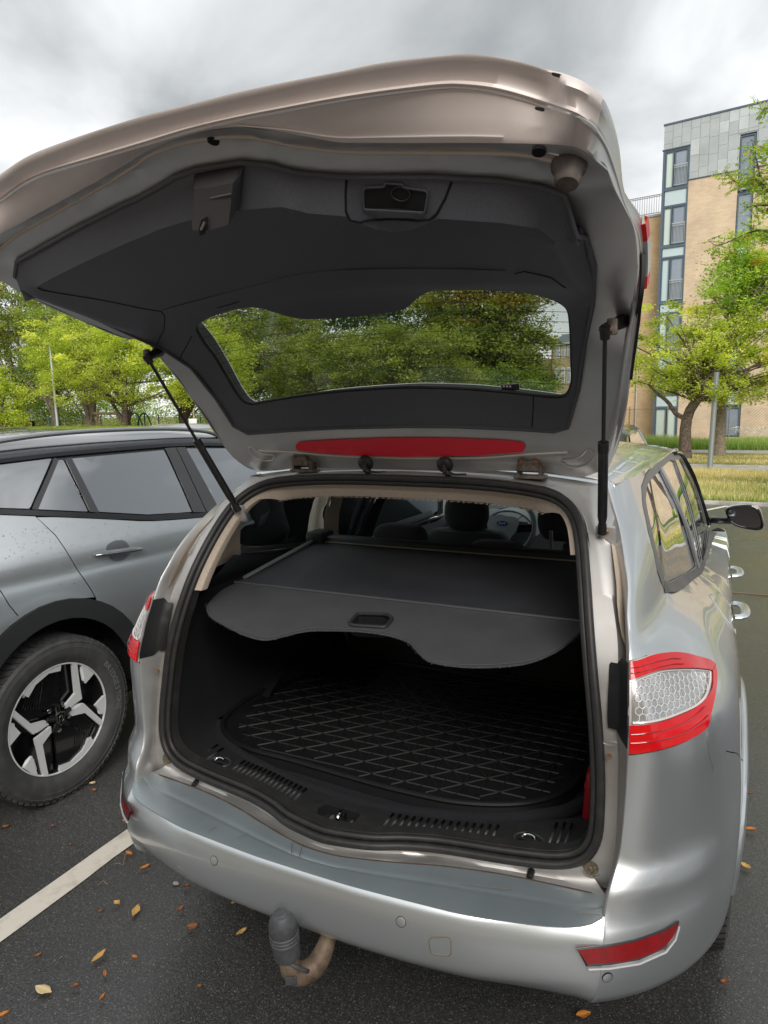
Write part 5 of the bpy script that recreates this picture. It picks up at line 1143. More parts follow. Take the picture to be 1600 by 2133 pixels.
BKX = [0, .05, .12, .20, .30, .45, .66]; BKY = [-.006, -.002, .014, .037, .068, .098, .118]
def backy(x): return sm(abs(x), BKX, BKY)
rows = []
for t_ in (0, .03, .08, .14, .28, .42, .5, .53, .56, .7, .85, 1):
    rows.append([(q*.652, sm(abs(q*.652), RX, RIM)*(1-t_)+backy(q*.652)*t_, .600+.0008*min(1, t_/.14)+.002*t_-(.0012 if t_ == .53 else 0)) for q in xs_])
loft('bumper_ledge', rows, mat('ledge_sky_tint', (.40, .455, .48), .36, .6, coat=.4, coat_r=.2, noise=(5, (.35, .405, .43), .4, .7), bump=(900, .03, .0006), rn=(3, .5)), car, inside=(0, .1, .3), thick=.003, ang=50)  # bumper silver recoloured blue-grey, sky light on the ledge put into colour
MB().tube(crom([(x/100, backy(x/100)-.001, .6035) for x in range(-62, 63, 4)], 120), [.0016+.0012*abs(math.sin(i*.37))*(1 if i < 62 else .4) for i in range(120)], 6, sq=.6).build('dirt_line', mat('brown_grime', (.075, .048, .032), .85), car)
for x0, y0, x1, y1 in ((-.30, -.055, -.29, -.03), (.35, .02, .46, .045), (-.055, -.045, -.075, -.01), (-.03, -.05, -.045, -.012), (-.21, -.05, -.20, -.02), (.60, .03, .648, .045)): MB().tube([(x0, y0, .606), (x1, y1, .608)], .0009, 4).build('scratch', mat('scratch', (.16, .13, .11), .6), car)
for sx_, z_ in ((.253, .560), (-.253, .560)):
    y_ = bump_y(sx_, z_); nrm = Vector((0, bump_y(sx_, z_+.01)-y_, .01)).cross(Vector((.01, bump_y(sx_+.01, z_)-y_, 0))).normalized(); nrm = nrm if nrm.y < 0 else -nrm
    MB().lathe([(.0105, -.002), (.0105, .0006), (.0095, .0010), (0, .0012)], (sx_, y_, z_), nrm, 20).build('parking_sensor', PAINT, car); MB().lathe([(.0118, -.001), (.0118, .0003), (.0, .0003)], (sx_, y_, z_), nrm, 20).build('sensor_gap', DARKIN, car)
# towing eye cover
te = rnd2([((0.316, 0.542)[0], (0.316, 0.542)[1]), (0.364, 0.554), (0.364, 0.507), (0.32, 0.501)], .012)
bf = lambda x, z: (x, bump_y(x, z)-.0015, z)
patch('towing_eye_cover', te, bf, PAINT, car, .02, inside=CI, thick=.002); MB().tube([bf(a, b_) for a, b_ in te], .0014, 4, closed=True).build('cover_gap', mat('gap_dirt', (.22, .17, .13), .8), car)
# valance and underside
rows = []
for k, (z, dy, m_) in enumerate([(.352, .0, 1), (.335, .02, 1), (.31, .08, .98), (.30, .3, .95)]): rows.append([(q*.62*m_, bump_y(q*.60, .345)+dy-.01, z) for q in xs_])
loft('lower_valance', rows, PLAS, car, inside=CI)
mb = MB(); mb.box((0, 1.9, .32), (1.3, 3.2, .06)); mb.box((0, 2.6, .45), (1.0, 3.4, .2)); mb.build('underbody', DARKIN, car, smooth=False)
MB().tube([(-.50, .16, .37), (-.47, .05, .375)], .022, 12).build('exhaust_hanger', RUST, car)
# --- opening: seal loop (outer and inner edges), jamb, apron
OUT = [(.026, .020, .617), (.119, .040, .617), (.187, .070, .617), (.261, .092, .618), (.34, .104, .620), (.41, .112, .622), (.48, .122, .625), (.535, .130, .630), (.582, .140, .642), (.615, .146, .668), (.634, .153, .715), (.637, .162, .784), (.633, .175, .867), (.622, .190, .971), (.606, .215, 1.071), (.588, .256, 1.172), (.570, .311, 1.262), (.549, .375, 1.345), (.527, .418, 1.392), (.490, .455, 1.428), (.430, .477, 1.452), (.316, .494, 1.465), (.181, .500, 1.471), (.02, .502, 1.472)]
loopo = crom([(-x, y, z) for x, y, z in reversed(OUT)]+OUT, 220, closed=True)
cen = Vector((0, .26, 1.03))
def inset(p, d, dy): 
    i = loopo.index(p); a, b_ = loopo[i-1], loopo[(i+1) % len(loopo)]; t_ = (b_-a).normalized(); n_ = t_.cross(Vector((0, -1, .28)).normalized()); n_ = n_ if n_.dot(cen-p) > 0 else -n_; n_.normalize()
    return p+n_*d+Vector((0, dy, 0))
seal = bpy.data.objects.new('door_seal', None); COL.objects.link(seal); fix_parent(seal, car)
MB().tube([inset(p, .010, -.010) for p in loopo], .0105, 12, closed=True).build('bead', RUB, seal); MB().tube([inset(p, .025, -.002) for p in loopo], .0085, 12, closed=True).build('bead', RUB, seal)
loft('flange', [[inset(p, -.001, .004) for p in loopo], [inset(p, .032, .006) for p in loopo], [inset(p, .035, .03) for p in loopo]], RUB, seal, closed=True)
def jamb(sd):
    zs = [.600, .62, .65, .68, .72, .76, .80, .85, .90, .96, 1.02, 1.08, 1.14, 1.20, 1.26, 1.32, 1.37, 1.41, 1.44, 1.455]
    rp_ = crom(OUT, 200)
    def seal_at(z):
        c = [p for p in rp_[55:] if p.x > .42]; return min(c, key=lambda p: abs(p.z-z)) if z > .66 else Vector((sm(z, [.60, .63, .66], [.645, .60, .612]), .14, z)) 
    C0, C1, C2, C3, C4 = [], [], [], [], []
    for z in zs:
        xe, ye = edge(z); s = seal_at(z); xs0 = s.x; ys0 = s.y
        if z < .665: xs0, ys0 = sm(z, [.60, .63, .65, .665], [.575, .580, .596, .612]), .142
        fx = sm(z, [.60, .72, .93, .96, 1.1, 1.25, 1.35, 1.455], [.648, .662, .655, .650, .645, .612, .575, .52]); zz = z
        if z > 1.40: zz = z+.0
        fy = ys0+.004
        C0.append((sd*(xs0-.004), ys0+.002, z)); C1.append((sd*fx, fy, zz)); gv = sm(z, [.93, .97, 1.10, 1.36, 1.44], [0, 0, 1, 1, 0]); C2.append((sd*(fx+(.35+.1*gv)*(xe-fx)), fy-.25*(fy-ye)*(1-gv)+.030*gv, zz)); C3.append((sd*(xe-.006), ye+.006, zz)); C4.append((sd*(xe-.001), ye+.0005, zz))
    sp = lambda C: [tuple(v) for v in crom(C, 70)]
    A = [sp(c) for c in (C0, C1, C2, C3, C4)]
    o = loft('jamb', [A[0], [tuple(Vector(a).lerp(Vector(b_), .5)) for a, b_ in zip(A[0], A[1])], A[1], A[2], A[3], A[4]], JAMB, car, inside=(0, 3, 1.), thick=.003, ang=50)
    # black panel behind the lamp
    blk = []
    for z in [.945+.015*i for i in range(12)]:
        xe, ye = edge(z); t_ = (z-.945)/.165; fx = sm(z, [.93, .96, 1.1, 1.25], [.655, .650, .645, .612]); ys0 = seal_at(z).y
        zi = z+.014-.03*t_; A0 = Vector((sd*(fx-.018), ys0-.004, zi)); A1 = Vector((sd*fx, ys0-.008, zi)); A2 = Vector((sd*(fx+.35*(xe-fx)), ys0+.004-.25*(ys0-ye)-.010, z)); A3 = Vector((sd*(xe-.003), ye-.003, z)); blk.append([A0, A1, A2, A3])
    loft('lamp_carrier', blk, mat('smooth_black_plastic', (.005, .005, .006), .5), car, inside=(0, 3, 1.), thick=.002, ang=50)
    # bump stop cup
    c = Vector((sd*.612, .150, .640)); ax = Vector((sd*.1, -1, .25)).normalized()
    MB().lathe([(.0, .004), (.006, .010), (.010, .008), (.0155, .010), (.017, .004), (.019, -.002)], c, ax, 24).build('bump_stop', mat('grimy_rubber', (.17, .14, .09), .8, noise=(150, (.08, .06, .04), .4, .6)), car)
    MB().lathe([(.019, .001), (.021, .005), (.024, .004), (.025, -.002)], c, ax, 24).build('stop_cup', JAMB, car)
    c = Vector((sd*.484, .116, .606)); MB().lathe([(.0, .012), (.006, .012), (.008, .006), (.009, -.012)], c, Vector((0, -1, -.2)), 16).build('seal_plug', BLK, car)
    p0 = Vector((sd*.641, .158, .905)); MB().lathe([(.0, .003), (.006, .003), (.0065, 0)], p0, Vector((0, -1, .1)), 12).build('screw', RUST, car)
    if sd > 0:
        mm_ = Matrix.Translation((.642, .1665, .930)) @ Matrix.Rotation(math.radians(83), 4, 'X')
        MB().tube([(.642+.016*math.cos(a), .1675, .931+.0055*math.sin(a)) for a in [2*math.pi*k/20 for k in range(20)]], .0007, 4, closed=True).build('stamped_oval', STEEL, car)
for sd in (1, -1): jamb(sd)
patch('ledge_underlay', [(-.66, .05), (.66, .05), (.66, .22), (-.66, .22)], lambda x, y: (x, y, .594), JAMB, car, .1, inside=(0, .1, 0))
# apron between seal and bumper ledge
def apron(t_, q):
    x = q*.60; i = min(range(len(loopo)), key=lambda i: (abs(loopo[i].x-x)+(10 if loopo[i].z > .9 else 0))); s = loopo[i]; b_ = Vector((q*.650, backy(q*.65), .602)); return Vector((s.x, s.y, min(s.z, .640))).lerp(b_, t_)+Vector((0, .010*math.sin(math.pi*t_), -.008*math.sin(math.pi*t_)))
loft('rear_apron', [[apron(t_, q/30) for q in range(-30, 31)] for t_ in (0, .15, .35, .6, .85, 1)], JAMB, car, inside=(0, 1, 0.9), thick=.003)
# upper body above the opening up to the roof edge
def roofp(x, y):
    xr = side_x(y, 1.455) if y > .62 else .561+(side_x(.66, 1.455)-.561)*max(0, (y-.56)/.10)
    z0 = sm(y, [.56, 1.2, 2.0, 2.6], [1.455, 1.466, 1.462, 1.440]); c = sm(y, [.56, 1.0, 1.8, 2.7], [.040, .046, .050, .046]); q = min(1, abs(x)/xr)
    return z0+c*(1-q**3.6)
ys = [.60, .70, .85, 1.0, 1.2, 1.5, 1.8, 2.1, 2.35, 2.55]
def roofrow(y):
    xr = side_x(max(y, .66), 1.455)+.001 if y > .64 else .585
    return [(xr*q, y, roofp(xr*q, y) if abs(q) < 1 else itp(y, [.6, 2.6], [1.456, 1.452])) for q in [-1, -.985, -.95, -.88, -.75, -.6, -.4, -.2, 0, .2, .4, .6, .75, .88, .95, .985, 1]]
loft('roof', [roofrow(y) for y in ys], PAINT, car, inside=(0, 1.5, .9), thick=.004, ang=60)
tl_ = sorted([p for p in loopo if p.z > 1.345], key=lambda p: p.x); xm_ = max(abs(p.x) for p in tl_)
rz_ = lambda x: 1.449+.040*(1-min(1, abs(x)/.572)**2.4)
tB = [Vector((p.x/xm_*.568, .588, rz_(p.x/xm_*.568))) for p in tl_]
top = [tB, [Vector((b_.x*.995, b_.y-.006, b_.z-.010)) for b_ in tB], [a.lerp(b_, .62)+Vector((0, .004, -.008)) for a, b_ in zip(tl_, tB)], [a.lerp(b_, .3)+Vector((0, 0, -.003)) for a, b_ in zip(tl_, tB)], [p+Vector((0, .004, .002)) for p in tl_]]
loft('hinge_channel', top, JAMB, car, inside=(0, 1.5, .2), thick=.003)
loft('roof_rear_edge', [[(p.x*1.02, .60, 1.453+.042*(1-min(1, abs(p.x)/.585)**2.4)) for p in tB], tB], PAINT, car)
# roof aerial hidden, windscreen, bonnet, front
ws = [[(x*sw, y-.16*(x*x), z-.05*abs(x)**2.4) for x in [q/8 for q in range(-8, 9)]] for y, z, sw in ((2.56, 1.478, .585), (2.8, 1.38, .63), (3.1, 1.21, .70), (3.42, 1.0, .765))]
loft('windscreen', ws, GLS, car)
loft('bonnet', [[(x*sw, y-.22*x*x, z-.05*abs(x)**3) for x in [q/8 for q in range(-8, 9)]] for y, z, sw in ((3.45, .99, .80), (3.8, .95, .80), (4.2, .86, .76), (4.42, .76, .70))], PAINT, car, inside=(0, 2, 0))
loft('front_bumper', [[(x*sw, y-.28*x*x, z) for x in [q/8 for q in range(-8, 9)]] for y, z, sw in ((4.42, .76, .70), (4.5, .62, .78), (4.52, .45, .80), (4.46, .28, .78))], PAINT, car, inside=(0, 2, .5))
# wheels
def ewheel(x, y, sd):
    w_ = bpy.data.objects.new('wheel', None); COL.objects.link(w_); fix_parent(w_, car); c = Vector((x, y, .33)); ax = Vector((sd, 0, 0))
    MB().lathe([(.20, -.21), (.28, -.215), (.322, -.20), (.3295, -.18), (.330, -.16), (.326, -.155), (.326, -.148), (.330, -.143), (.330, -.112), (.326, -.108), (.326, -.100), (.330, -.095), (.330, -.062), (.326, -.058), (.326, -.05), (.330, -.045), (.329, -.015), (.322, .002), (.29, .012), (.25, .012), (.22, .0), (.212, -.01)], c, ax, 72).build('tyre', mat('tyre_rubber'), w_, ang=30)
    bl = MB(); 
    for k in range(64):
        a = 2*math.pi*k/64; a1 = a+.02
        bl.add([c+ax*w0+Vector((0, math.cos(q)*r_, math.sin(q)*r_)) for q in (a, a1) for r_, w0 in ((.3315, -.045), (.3305, -.012), (.3235, .004))], [(0, 1, 4, 3), (1, 2, 5, 4)])
    o = bl.build('tread_rib', DARKIN, w_, smooth=False); o['kind'] = 'stuff'
    MB().lathe([(.213, -.2), (.200, -.05), (.205, -.008), (.213, .0), (.215, -.004)], c, ax, 60).build('rim', STEEL, w_)
    for k in range(7):
        a = 2*math.pi*k/7; MB().tube([c+ax*-.01, c+ax*-.012+Vector((0, math.cos(a)*.2, math.sin(a)*.2))], [.03, .022], 8, sq=.5).build('spoke', STEEL, w_)
    MB().lathe([(0, 0), (.035, 0), (.04, -.01)], c, ax, 20).build('hub_cap', STEEL, w_)
for y in (HUBY, HUBY+2.85):
    for sd in (1, -1): ewheel(sd*.905, y, sd)
# ------------------------------------------------------------------ tailgate (a part of the car; its pieces are sub-parts)
tg = bpy.data.objects.new('tailgate', None); COL.objects.link(tg); fix_parent(tg, car)
TRIM_O = [(.44, .207), (.475, .220), (.509, .331), (.538, .473), (.575, .625), (.600, .784), (.604, .909), (.603, .981), (.594, 1.045), (.563, 1.066), (.50, 1.085), (.40, 1.102), (.257, 1.120), (.178, 1.141), (.138, 1.166), (.09, 1.181), (.0, 1.184), (-.05, 1.178), (-.10, 1.164), (-.16, 1.150), (-.215, 1.142), (-.37, 1.116), (-.58, 1.082), (-.635, 1.045), (-.656, .96), (-.660, .86), (-.657, .792), (-.644, .64), (-.629, .574), (-.608, .467), (-.588, .34), (-.565, .240), (-.519, .208), (-.36, .204), (-.2, .202), (.03, .202), (.182, .204), (.32, .205)]
GLASS_O = [(.33, .308), (.44, .301), (.478, .305), (.496, .345), (.502, .429), (.513, .52), (.520, .583), (.513, .618), (.501, .645), (.481, .67), (.459, .689), (.428, .704), (.395, .714), (.361, .720), (.289, .726), (.262, .721), (.240, .708), (.221, .690), (.180, .646), (.155, .618), (.139, .606), (.110, .597), (.029, .590), (-.054, .589), (-.110, .592), (-.145, .600), (-.172, .625), (-.190, .660), (-.203, .69), (-.218, .710), (-.252, .716), (-.30, .708), (-.358, .692), (-.42, .665), (-.462, .635), (-.498, .55), (-.515, .438), (-.513, .355), (-.500, .315), (-.474, .301), (-.38, .306), (-.2, .314), (.054, .319), (.204, .315)]
GLASS_O = rnd2(GLASS_O, .022, 2)
FOLDP = [(-.60, 1.005)]+[(-0.492, 1.079), (-0.258, 1.097), (-0.06, 1.118), (0.06, 1.122), (0.154, 1.116), (0.199, 1.113), (0.229, 1.102), (0.239, 1.08), (0.246, 1.051), (0.288, 1.025), (0.353, 1.032), (0.398, 1.058), (0.433, 1.078), (0.467, 1.086), (0.515, 1.081), (0.562, 1.067), (0.585, 1.038)]
FOLDP = sorted(FOLDP); FOLDP = [FOLDP[0]]+[q for p, q in zip(FOLDP, FOLDP[1:]) if q[0]-p[0] > .008 and q[0] < .562]+[(.575, .96)]
_fa = lambda x: itp(x, [p[0] for p in FOLDP], [p[1] for p in FOLDP])
fold_a = lambda x: min(sum(_fa(x+.012*k) for k in (-2, -1, 0, 1, 2))/5, edge_a(x)-.045)
_te = sorted([p for p in TRIM_O if p[1] > 1.0]); edge_a = lambda x: itp(x, [p[0] for p in _te], [p[1] for p in _te])
def TH(x, a):
    f_, e_ = fold_a(x), edge_a(x)
    if a >= f_: return .042*max(0, min(1, (e_-a)/max(.01, e_-f_)))
    d = (f_-a); h = .042*(1-.65*min(1, d/.42))
    # soft band above the window and fade to the window edge
    g = max(0, min(1, (a-.60)/.16)); h *= g if abs(x) > .2 or a > .62 else g
    side = max(0, min(1, (.655-abs(x))/.05)) if x < 0 else max(0, min(1, (.602-x)/.04)); return h*side**.6
def LT(d): return lambda x, a: lid(x, a, TH(x, a)+d)
def patchl(name, P, fn, m, parent, step, holes=(), lines=(), inside=None, thick=0., ang=38):
    global mgeo
    pts = []; edges = []
    for loop in [P]+list(holes):
        Q = dens(loop, step); s = len(pts); pts += Q; edges += [(s+i, s+(i+1) % len(Q)) for i in range(len(Q))]
    for ln in lines:
        Q = dens(ln, step, False); s = len(pts); pts += Q; edges += [(s+i, s+i+1) for i in range(len(Q)-1)]
    bp_ = np.array(pts); xs = [p[0] for p in P]; ys = [p[1] for p in P]; yy = min(ys)+step*.5; r_ = 0
    while yy < max(ys):
        xx = min(xs)+(step*.5 if r_ % 2 else 0)
        while xx < max(xs):
            if inpoly(xx, yy, P) and not any(inpoly(xx, yy, h) for h in holes) and np.min((bp_[:, 0]-xx)**2+(bp_[:, 1]-yy)**2) > (step*.42)**2: pts.append((xx, yy))
            xx += step
        yy += step*.87; r_ += 1
    r = mgeo.delaunay_2d_cdt([Vector(p) for p in pts], edges, [], 0, 1e-7); V = [(v.x, v.y) for v in r[0]]; F = []
    for f in r[2]:
        cx = sum(V[i][0] for i in f)/3; cy = sum(V[i][1] for i in f)/3
        if inpoly(cx, cy, P) and not any(inpoly(cx, cy, h) for h in holes): F.append(tuple(f))
    return obj(name, [fn(*v) for v in V], F, m, parent, inside=inside, thick=thick, ang=ang)
LIN = (0, .25, 3.5)   # above the lid: normals point down and inwards
trim = patchl('trim_panel', TRIM_O, LT(0), LTRIM, tg, .022, [GLASS_O], [[(x/50, fold_a(x/50)) for x in range(-27, 28)]], inside=LIN, thick=.003, ang=28)
# lower window trim strip with its own edge
MB().tube([LT(.001)(x, a) for x, a in TRIM_O], .0045, 8, closed=True).build('trim_edge', LTRIM, tg)
wnd = patchl('tailgate_window', [(x*1.01, .5+(a-.5)*1.02) for x, a in GLASS_O], lambda x, a: lid(x, a, -.014-.0*x), GLR, tg, .04, inside=LIN)
MB().tube([lid(x, a, -.008) for x, a in dens(GLASS_O, .02)], .0055, 8, closed=True).build('window_gasket', RUB, tg)
loft('window_reveal', [[lid(x, a, 0) for x, a in dens(GLASS_O, .02)], [lid(x, a, -.016) for x, a in dens(GLASS_O, .02)]], GBLK, tg, closed=True)
for k in range(10):
    a = .335+.039*k; xs2 = [x/100 for x in range(-50, 51, 2) if inpoly(x/100, a, GLASS_O)]
    runs = [[]]
    for x in xs2:
        if runs[-1] and x-runs[-1][-1] > .021: runs.append([])
        runs[-1].append(x)
    for r_ in runs:
        if len(r_) > 2: MB().tube([lid(x, a, -.0125) for x in [r_[0]-.012]+r_+[r_[-1]+.012]], .00055, 4).build('heating_wire', BLK, tg)
stk = [(0.311, 0.327), (0.36, 0.332), (0.359, 0.312), (0.31, 0.308)]
def stf(d): return lambda x, a: lid(x, a, -.0115+d)
lab_ = patch('window_sticker', rnd2([tuple(p) for p in stk], .004), stf(0), mat('sticker_dark', (.03, .03, .04), .5), tg, .01)
MB().tube([stf(.0006)(x, a) for x, a in rnd2([tuple(p) for p in stk], .004)], .0007, 4, closed=True).build('sticker_border', WHITE, tg)
sc_, sa_ = sum(p[0] for p in stk)/4, sum(p[1] for p in stk)/4; sw_ = abs(stk[1][0]-stk[0][0])
for k in range(3):
    x0 = stk[0][0]+sw_*(.10+.17*k); a0 = sa_+.003; e = sw_*.055
    patch('sticker_icon', rnd2([(x0, a0-e), (x0+2*e, a0-e), (x0+2*e, a0+e), (x0, a0+e)], e*.5), stf(.0008), WHITE, tg, .01)
# metal frame between trim and flank
EDGE0 = [(-.60, 1.150)]+[(-0.538, 1.155), (-0.453, 1.164), (-0.371, 1.175), (-0.216, 1.2), (-0.071, 1.232), (0.043, 1.247), (0.134, 1.243), (0.206, 1.217), (0.273, 1.186), (0.348, 1.172), (0.436, 1.162), (0.483, 1.158), (0.528, 1.154), (0.586, 1.148), (0.614, 1.143), (0.628, 1.138), (0.641, 1.126), (0.65, 1.108), (0.66, 1.079), (0.668, 1.049), (0.677, 0.995), (0.684, 0.927), (0.679, 0.821), (0.666, 0.707), (0.63, 0.525), (0.613, 0.411), (0.596, 0.316), (0.572, 0.22), (0.543, 0.085)]
R1 = EDGE0[15:]
L1_ = [(-0.567, 0.017), (-0.596, 0.102), (-0.628, 0.181), (-0.679, 0.366), (-0.682, 0.499), (-0.641, 0.641)]+[(-.690, .66), (-.705, .80), (-.700, .95), (-.685, 1.06), (-.645, 1.125)]
TOPB = EDGE0[:15]
FRAME = [tuple(p) for p in R1]+[(.50, .045), (.40, .050), (0, .036), (-.40, .040)]+[tuple(p) for p in L1_]+TOPB
def FH(x, a):
    h = -.004
    e_ = edge_a(x)
    if a > 1.0: t_ = (a-e_)/.07; h += -.012*math.exp(-((t_-.55)/.28)**2)
    if a < .19 and abs(x) < .55: h += -.016*max(0, 1-abs(a-.07)/.05)*(1 if abs(x) < .40 else max(0, (.48-abs(x))/.08))
    return h
holeT = shrink(TRIM_O, .012)
frm = patchl('inner_frame', FRAME, lambda x, a: lid(x, a, FH(x, a)), mat('inner_frame_paint', (.66, .66, .66), .36, .70, coat=.2, coat_r=.2, noise=(6, (.58, .57, .56), .4, .75)), tg, .022, [holeT], inside=LIN, thick=.003, ang=40)
top_path = [(.60, 1.110), (.54, 1.125), (.40, 1.137), (.274, 1.155), (.19, 1.185), (.13, 1.213), (.04, 1.226), (-.06, 1.222), (-.13, 1.204), (-.21, 1.184), (-.36, 1.156), (-.52, 1.132), (-.62, 1.11)]
MB().tube(crom([lid(x, a, FH(x, a)+.001) for x, a in top_path], 60), .0035, 6).build('seam_bead', mat('sealer_bead', (.62, .54, .46), .6), tg)
MB().tube(crom([lid(x, a+.016, FH(x, a)+.001) for x, a in top_path], 60), .0022, 6).build('seam_bead', LIDP, tg)
MB().tube(crom([lid(x, a, -.002) for x, a in [(-.50, .145), (-.36, .125), (-.22, .107), (0, .100), (.22, .108), (.35, .128), (.47, .150)]], 40), .003, 6).build('pressed_edge', LIDP, tg)
# kidney-shaped pressings, weld holes, stamped oval
kd = [(x, a) for x, a in [(0.453, 0.114), (0.466, 0.1), (0.493, 0.1), (0.521, 0.116), (0.537, 0.142), (0.534, 0.161), (0.521, 0.162), (0.507, 0.144), (0.484, 0.128), (0.456, 0.121)]]
MB().tube(crom([lid(x, a, -.001) for x, a in kd], 40, closed=True), .0018, 6, closed=True).build('pressed_outline', mat('inner_frame_paint'), tg)
MB().tube(crom([lid(-x, a, -.001) for x, a in kd], 40, closed=True), .0018, 6, closed=True).build('pressed_outline', LIDP, tg)
ov = [(-0.045, 0.078)][0]; MB().tube([lid(ov[0]+.020*math.cos(t_), ov[1]+.009*math.sin(t_), FH(ov[0], ov[1])+.002) for t_ in [2*math.pi*k/24 for k in range(24)]], .0009, 5, closed=True).build('stamped_oval', mat('sealer_bead'), tg)
MB().tube([lid(ov[0]+.013*math.cos(t_), ov[1]+.004*math.sin(2*t_), FH(ov[0], ov[1])+.002) for t_ in [2*math.pi*k/24 for k in range(24)]], .0007, 4, closed=True).build('stamped_oval', mat('sealer_bead'), tg)
refl = [(-0.355, 0.157), (-0.344, 0.164), (-0.313, 0.165), (-0.179, 0.165), (0.024, 0.167), (0.21, 0.17), (0.317, 0.171), (0.353, 0.168), (0.36, 0.16), (0.358, 0.148), (0.351, 0.139), (0.313, 0.133), (0.23, 0.119), (0.116, 0.111), (-0.004, 0.106), (-0.129, 0.109), (-0.226, 0.115), (-0.307, 0.127), (-0.353, 0.135), (-0.36, 0.143)]
patch('red_reflector', [tuple(p) for p in refl], lambda x, a: lid(x, a, .002), REDREF, tg, .03, inside=LIN, thick=.0015)
# lower lip and right flank: matched stations from the frame (0) over the crease (1) and roll (2) to the outer edge (3)
C0 = [Vector(lid(x, a, FH(x, a))) for x, a in EDGE0]
C1 = [(-0.645, -0.298, 2.081), (-0.487, -0.346, 2.076), (-0.385, -0.37, 2.086), (-0.3, -0.386, 2.089), (-0.162, -0.403, 2.086), (-0.047, -0.409, 2.088), (0.053, -0.409, 2.093), (0.142, -0.405, 2.095), (0.223, -0.397, 2.096), (0.299, -0.386, 2.098), (0.37, -0.373, 2.099), (0.449, -0.355, 2.099), (0.491, -0.345, 2.094), (0.533, -0.333, 2.084), (0.587, -0.317, 2.064)]+[(0.627, -0.345, 2.036), (0.642, -0.335, 2.029), (0.652, -0.3, 2.026), (0.659, -0.245, 2.018), (0.662, -0.17, 2.003), (0.663, -0.1, 1.989), (0.667, -0.04, 1.976), (0.674, 0.04, 1.961), (0.672, 0.115, 1.928), (0.665, 0.17, 1.888), (0.645, 0.22, 1.811), (0.633, 0.265, 1.746), (0.618, 0.32, 1.667), (0.593, 0.4, 1.587), (0.552, 0.53, 1.489)]
C2 = [(-0.586, -0.337, 2.087), (-0.441, -0.377, 2.093), (-0.347, -0.398, 2.103), (-0.267, -0.411, 2.105), (-0.135, -0.425, 2.108), (-0.025, -0.43, 2.11), (0.071, -0.429, 2.112), (0.157, -0.423, 2.113), (0.236, -0.415, 2.116), (0.31, -0.404, 2.119), (0.379, -0.391, 2.121), (0.456, -0.374, 2.122), (0.497, -0.363, 2.118), (0.538, -0.352, 2.111), (0.591, -0.336, 2.093)]+[(0.62, -0.36, 2.068), (0.644, -0.355, 2.056), (0.661, -0.32, 2.048), (0.666, -0.262, 2.043), (0.666, -0.18, 2.03), (0.663, -0.105, 2.005), (0.662, -0.045, 1.998), (0.674, 0.04, 1.982), (0.676, 0.115, 1.94), (0.671, 0.17, 1.888), (0.656, 0.215, 1.815), (0.644, 0.26, 1.745), (0.63, 0.315, 1.659), (0.606, 0.4, 1.58), (0.563, 0.54, 1.497)]
C3 = [(-0.563, -0.351, 2.101), (-0.424, -0.388, 2.106), (-0.333, -0.407, 2.114), (-0.255, -0.419, 2.116), (-0.126, -0.433, 2.116), (-0.017, -0.437, 2.118), (0.077, -0.435, 2.119), (0.163, -0.43, 2.121), (0.241, -0.421, 2.123), (0.313, -0.41, 2.125), (0.382, -0.398, 2.128), (0.459, -0.38, 2.128), (0.5, -0.37, 2.125), (0.54, -0.358, 2.117), (0.592, -0.342, 2.099)]+[(0.62, -0.35, 2.084), (0.645, -0.345, 2.07), (0.662, -0.31, 2.061), (0.666, -0.252, 2.055), (0.666, -0.17, 2.041), (0.664, -0.1, 2.009), (0.665, -0.04, 2.004), (0.678, 0.045, 1.989), (0.679, 0.12, 1.945), (0.674, 0.175, 1.888), (0.661, 0.22, 1.82), (0.648, 0.265, 1.745), (0.634, 0.32, 1.654), (0.61, 0.41, 1.575), (0.566, 0.55, 1.494)]
c0, c1, c2, c3 = crp(C0), crp(C1), crp(C2), crp(C3)
mid = lambda A, B_, t_, o=Vector((0, 0, 0)): [a.lerp(b_, t_)+o for a, b_ in zip(A, B_)]
LIN2 = (0, 3, 2.1); NT = 6*15; MFP = mat('inner_frame_paint')
for (i0, i1, nm, m_) in ((0, NT+13, 'lower_lip', LIDP), (NT+12, len(c0), 'side_flank', MFP)):
    s_ = slice(i0, i1); q0, q1, q2, q3 = c0[s_], c1[s_], c2[s_], c3[s_]
    loft(nm, [q0, mid(q0, q1, .10, Vector((0, -.003, 0))), mid(q0, q1, .5), mid(q0, q1, .92, Vector((0, .0, 0))), q1], m_, tg, inside=LIN2, thick=.002)
    loft(nm, [q1, mid(q1, q2, .08, Vector((0, -.006, 0))), mid(q1, q2, .3, Vector((0, .002, 0))), mid(q1, q2, .8, Vector((0, .004, 0))), q2, mid(q2, q3, .5, Vector((0, -.003, .001))), q3], m_, tg, inside=LIN2, thick=.002, ang=60)
    MB().tube(q1, .0030, 8).build('lip_crease', mat('edge_highlight', (.80, .78, .77), .28, .55, coat=.3), tg)  # paler tube puts the crease's highlight into its colour
MB().tube(crp([Vector(a).lerp(Vector(b_), .10)+Vector((0, -.005, 0)) for a, b_ in zip(C0, C1)][7:14]), .0013, 6).build('lip_groove', mat('edge_highlight'), tg)
f0, f1 = c3[NT:], c0[NT:]
g1 = crom([Vector(lid(x, a, FH(x, a))) for x, a in reversed(L1_)], 60)
loft('side_flank', [g1, [p+Vector((-.004, .004, .012)) for p in g1], [p+Vector((.004, .016, .05)) for p in g1], [p+Vector((.030, .03, .075)) for p in g1]], MFP, tg, inside=(0, 3, 1.9), thick=.003)
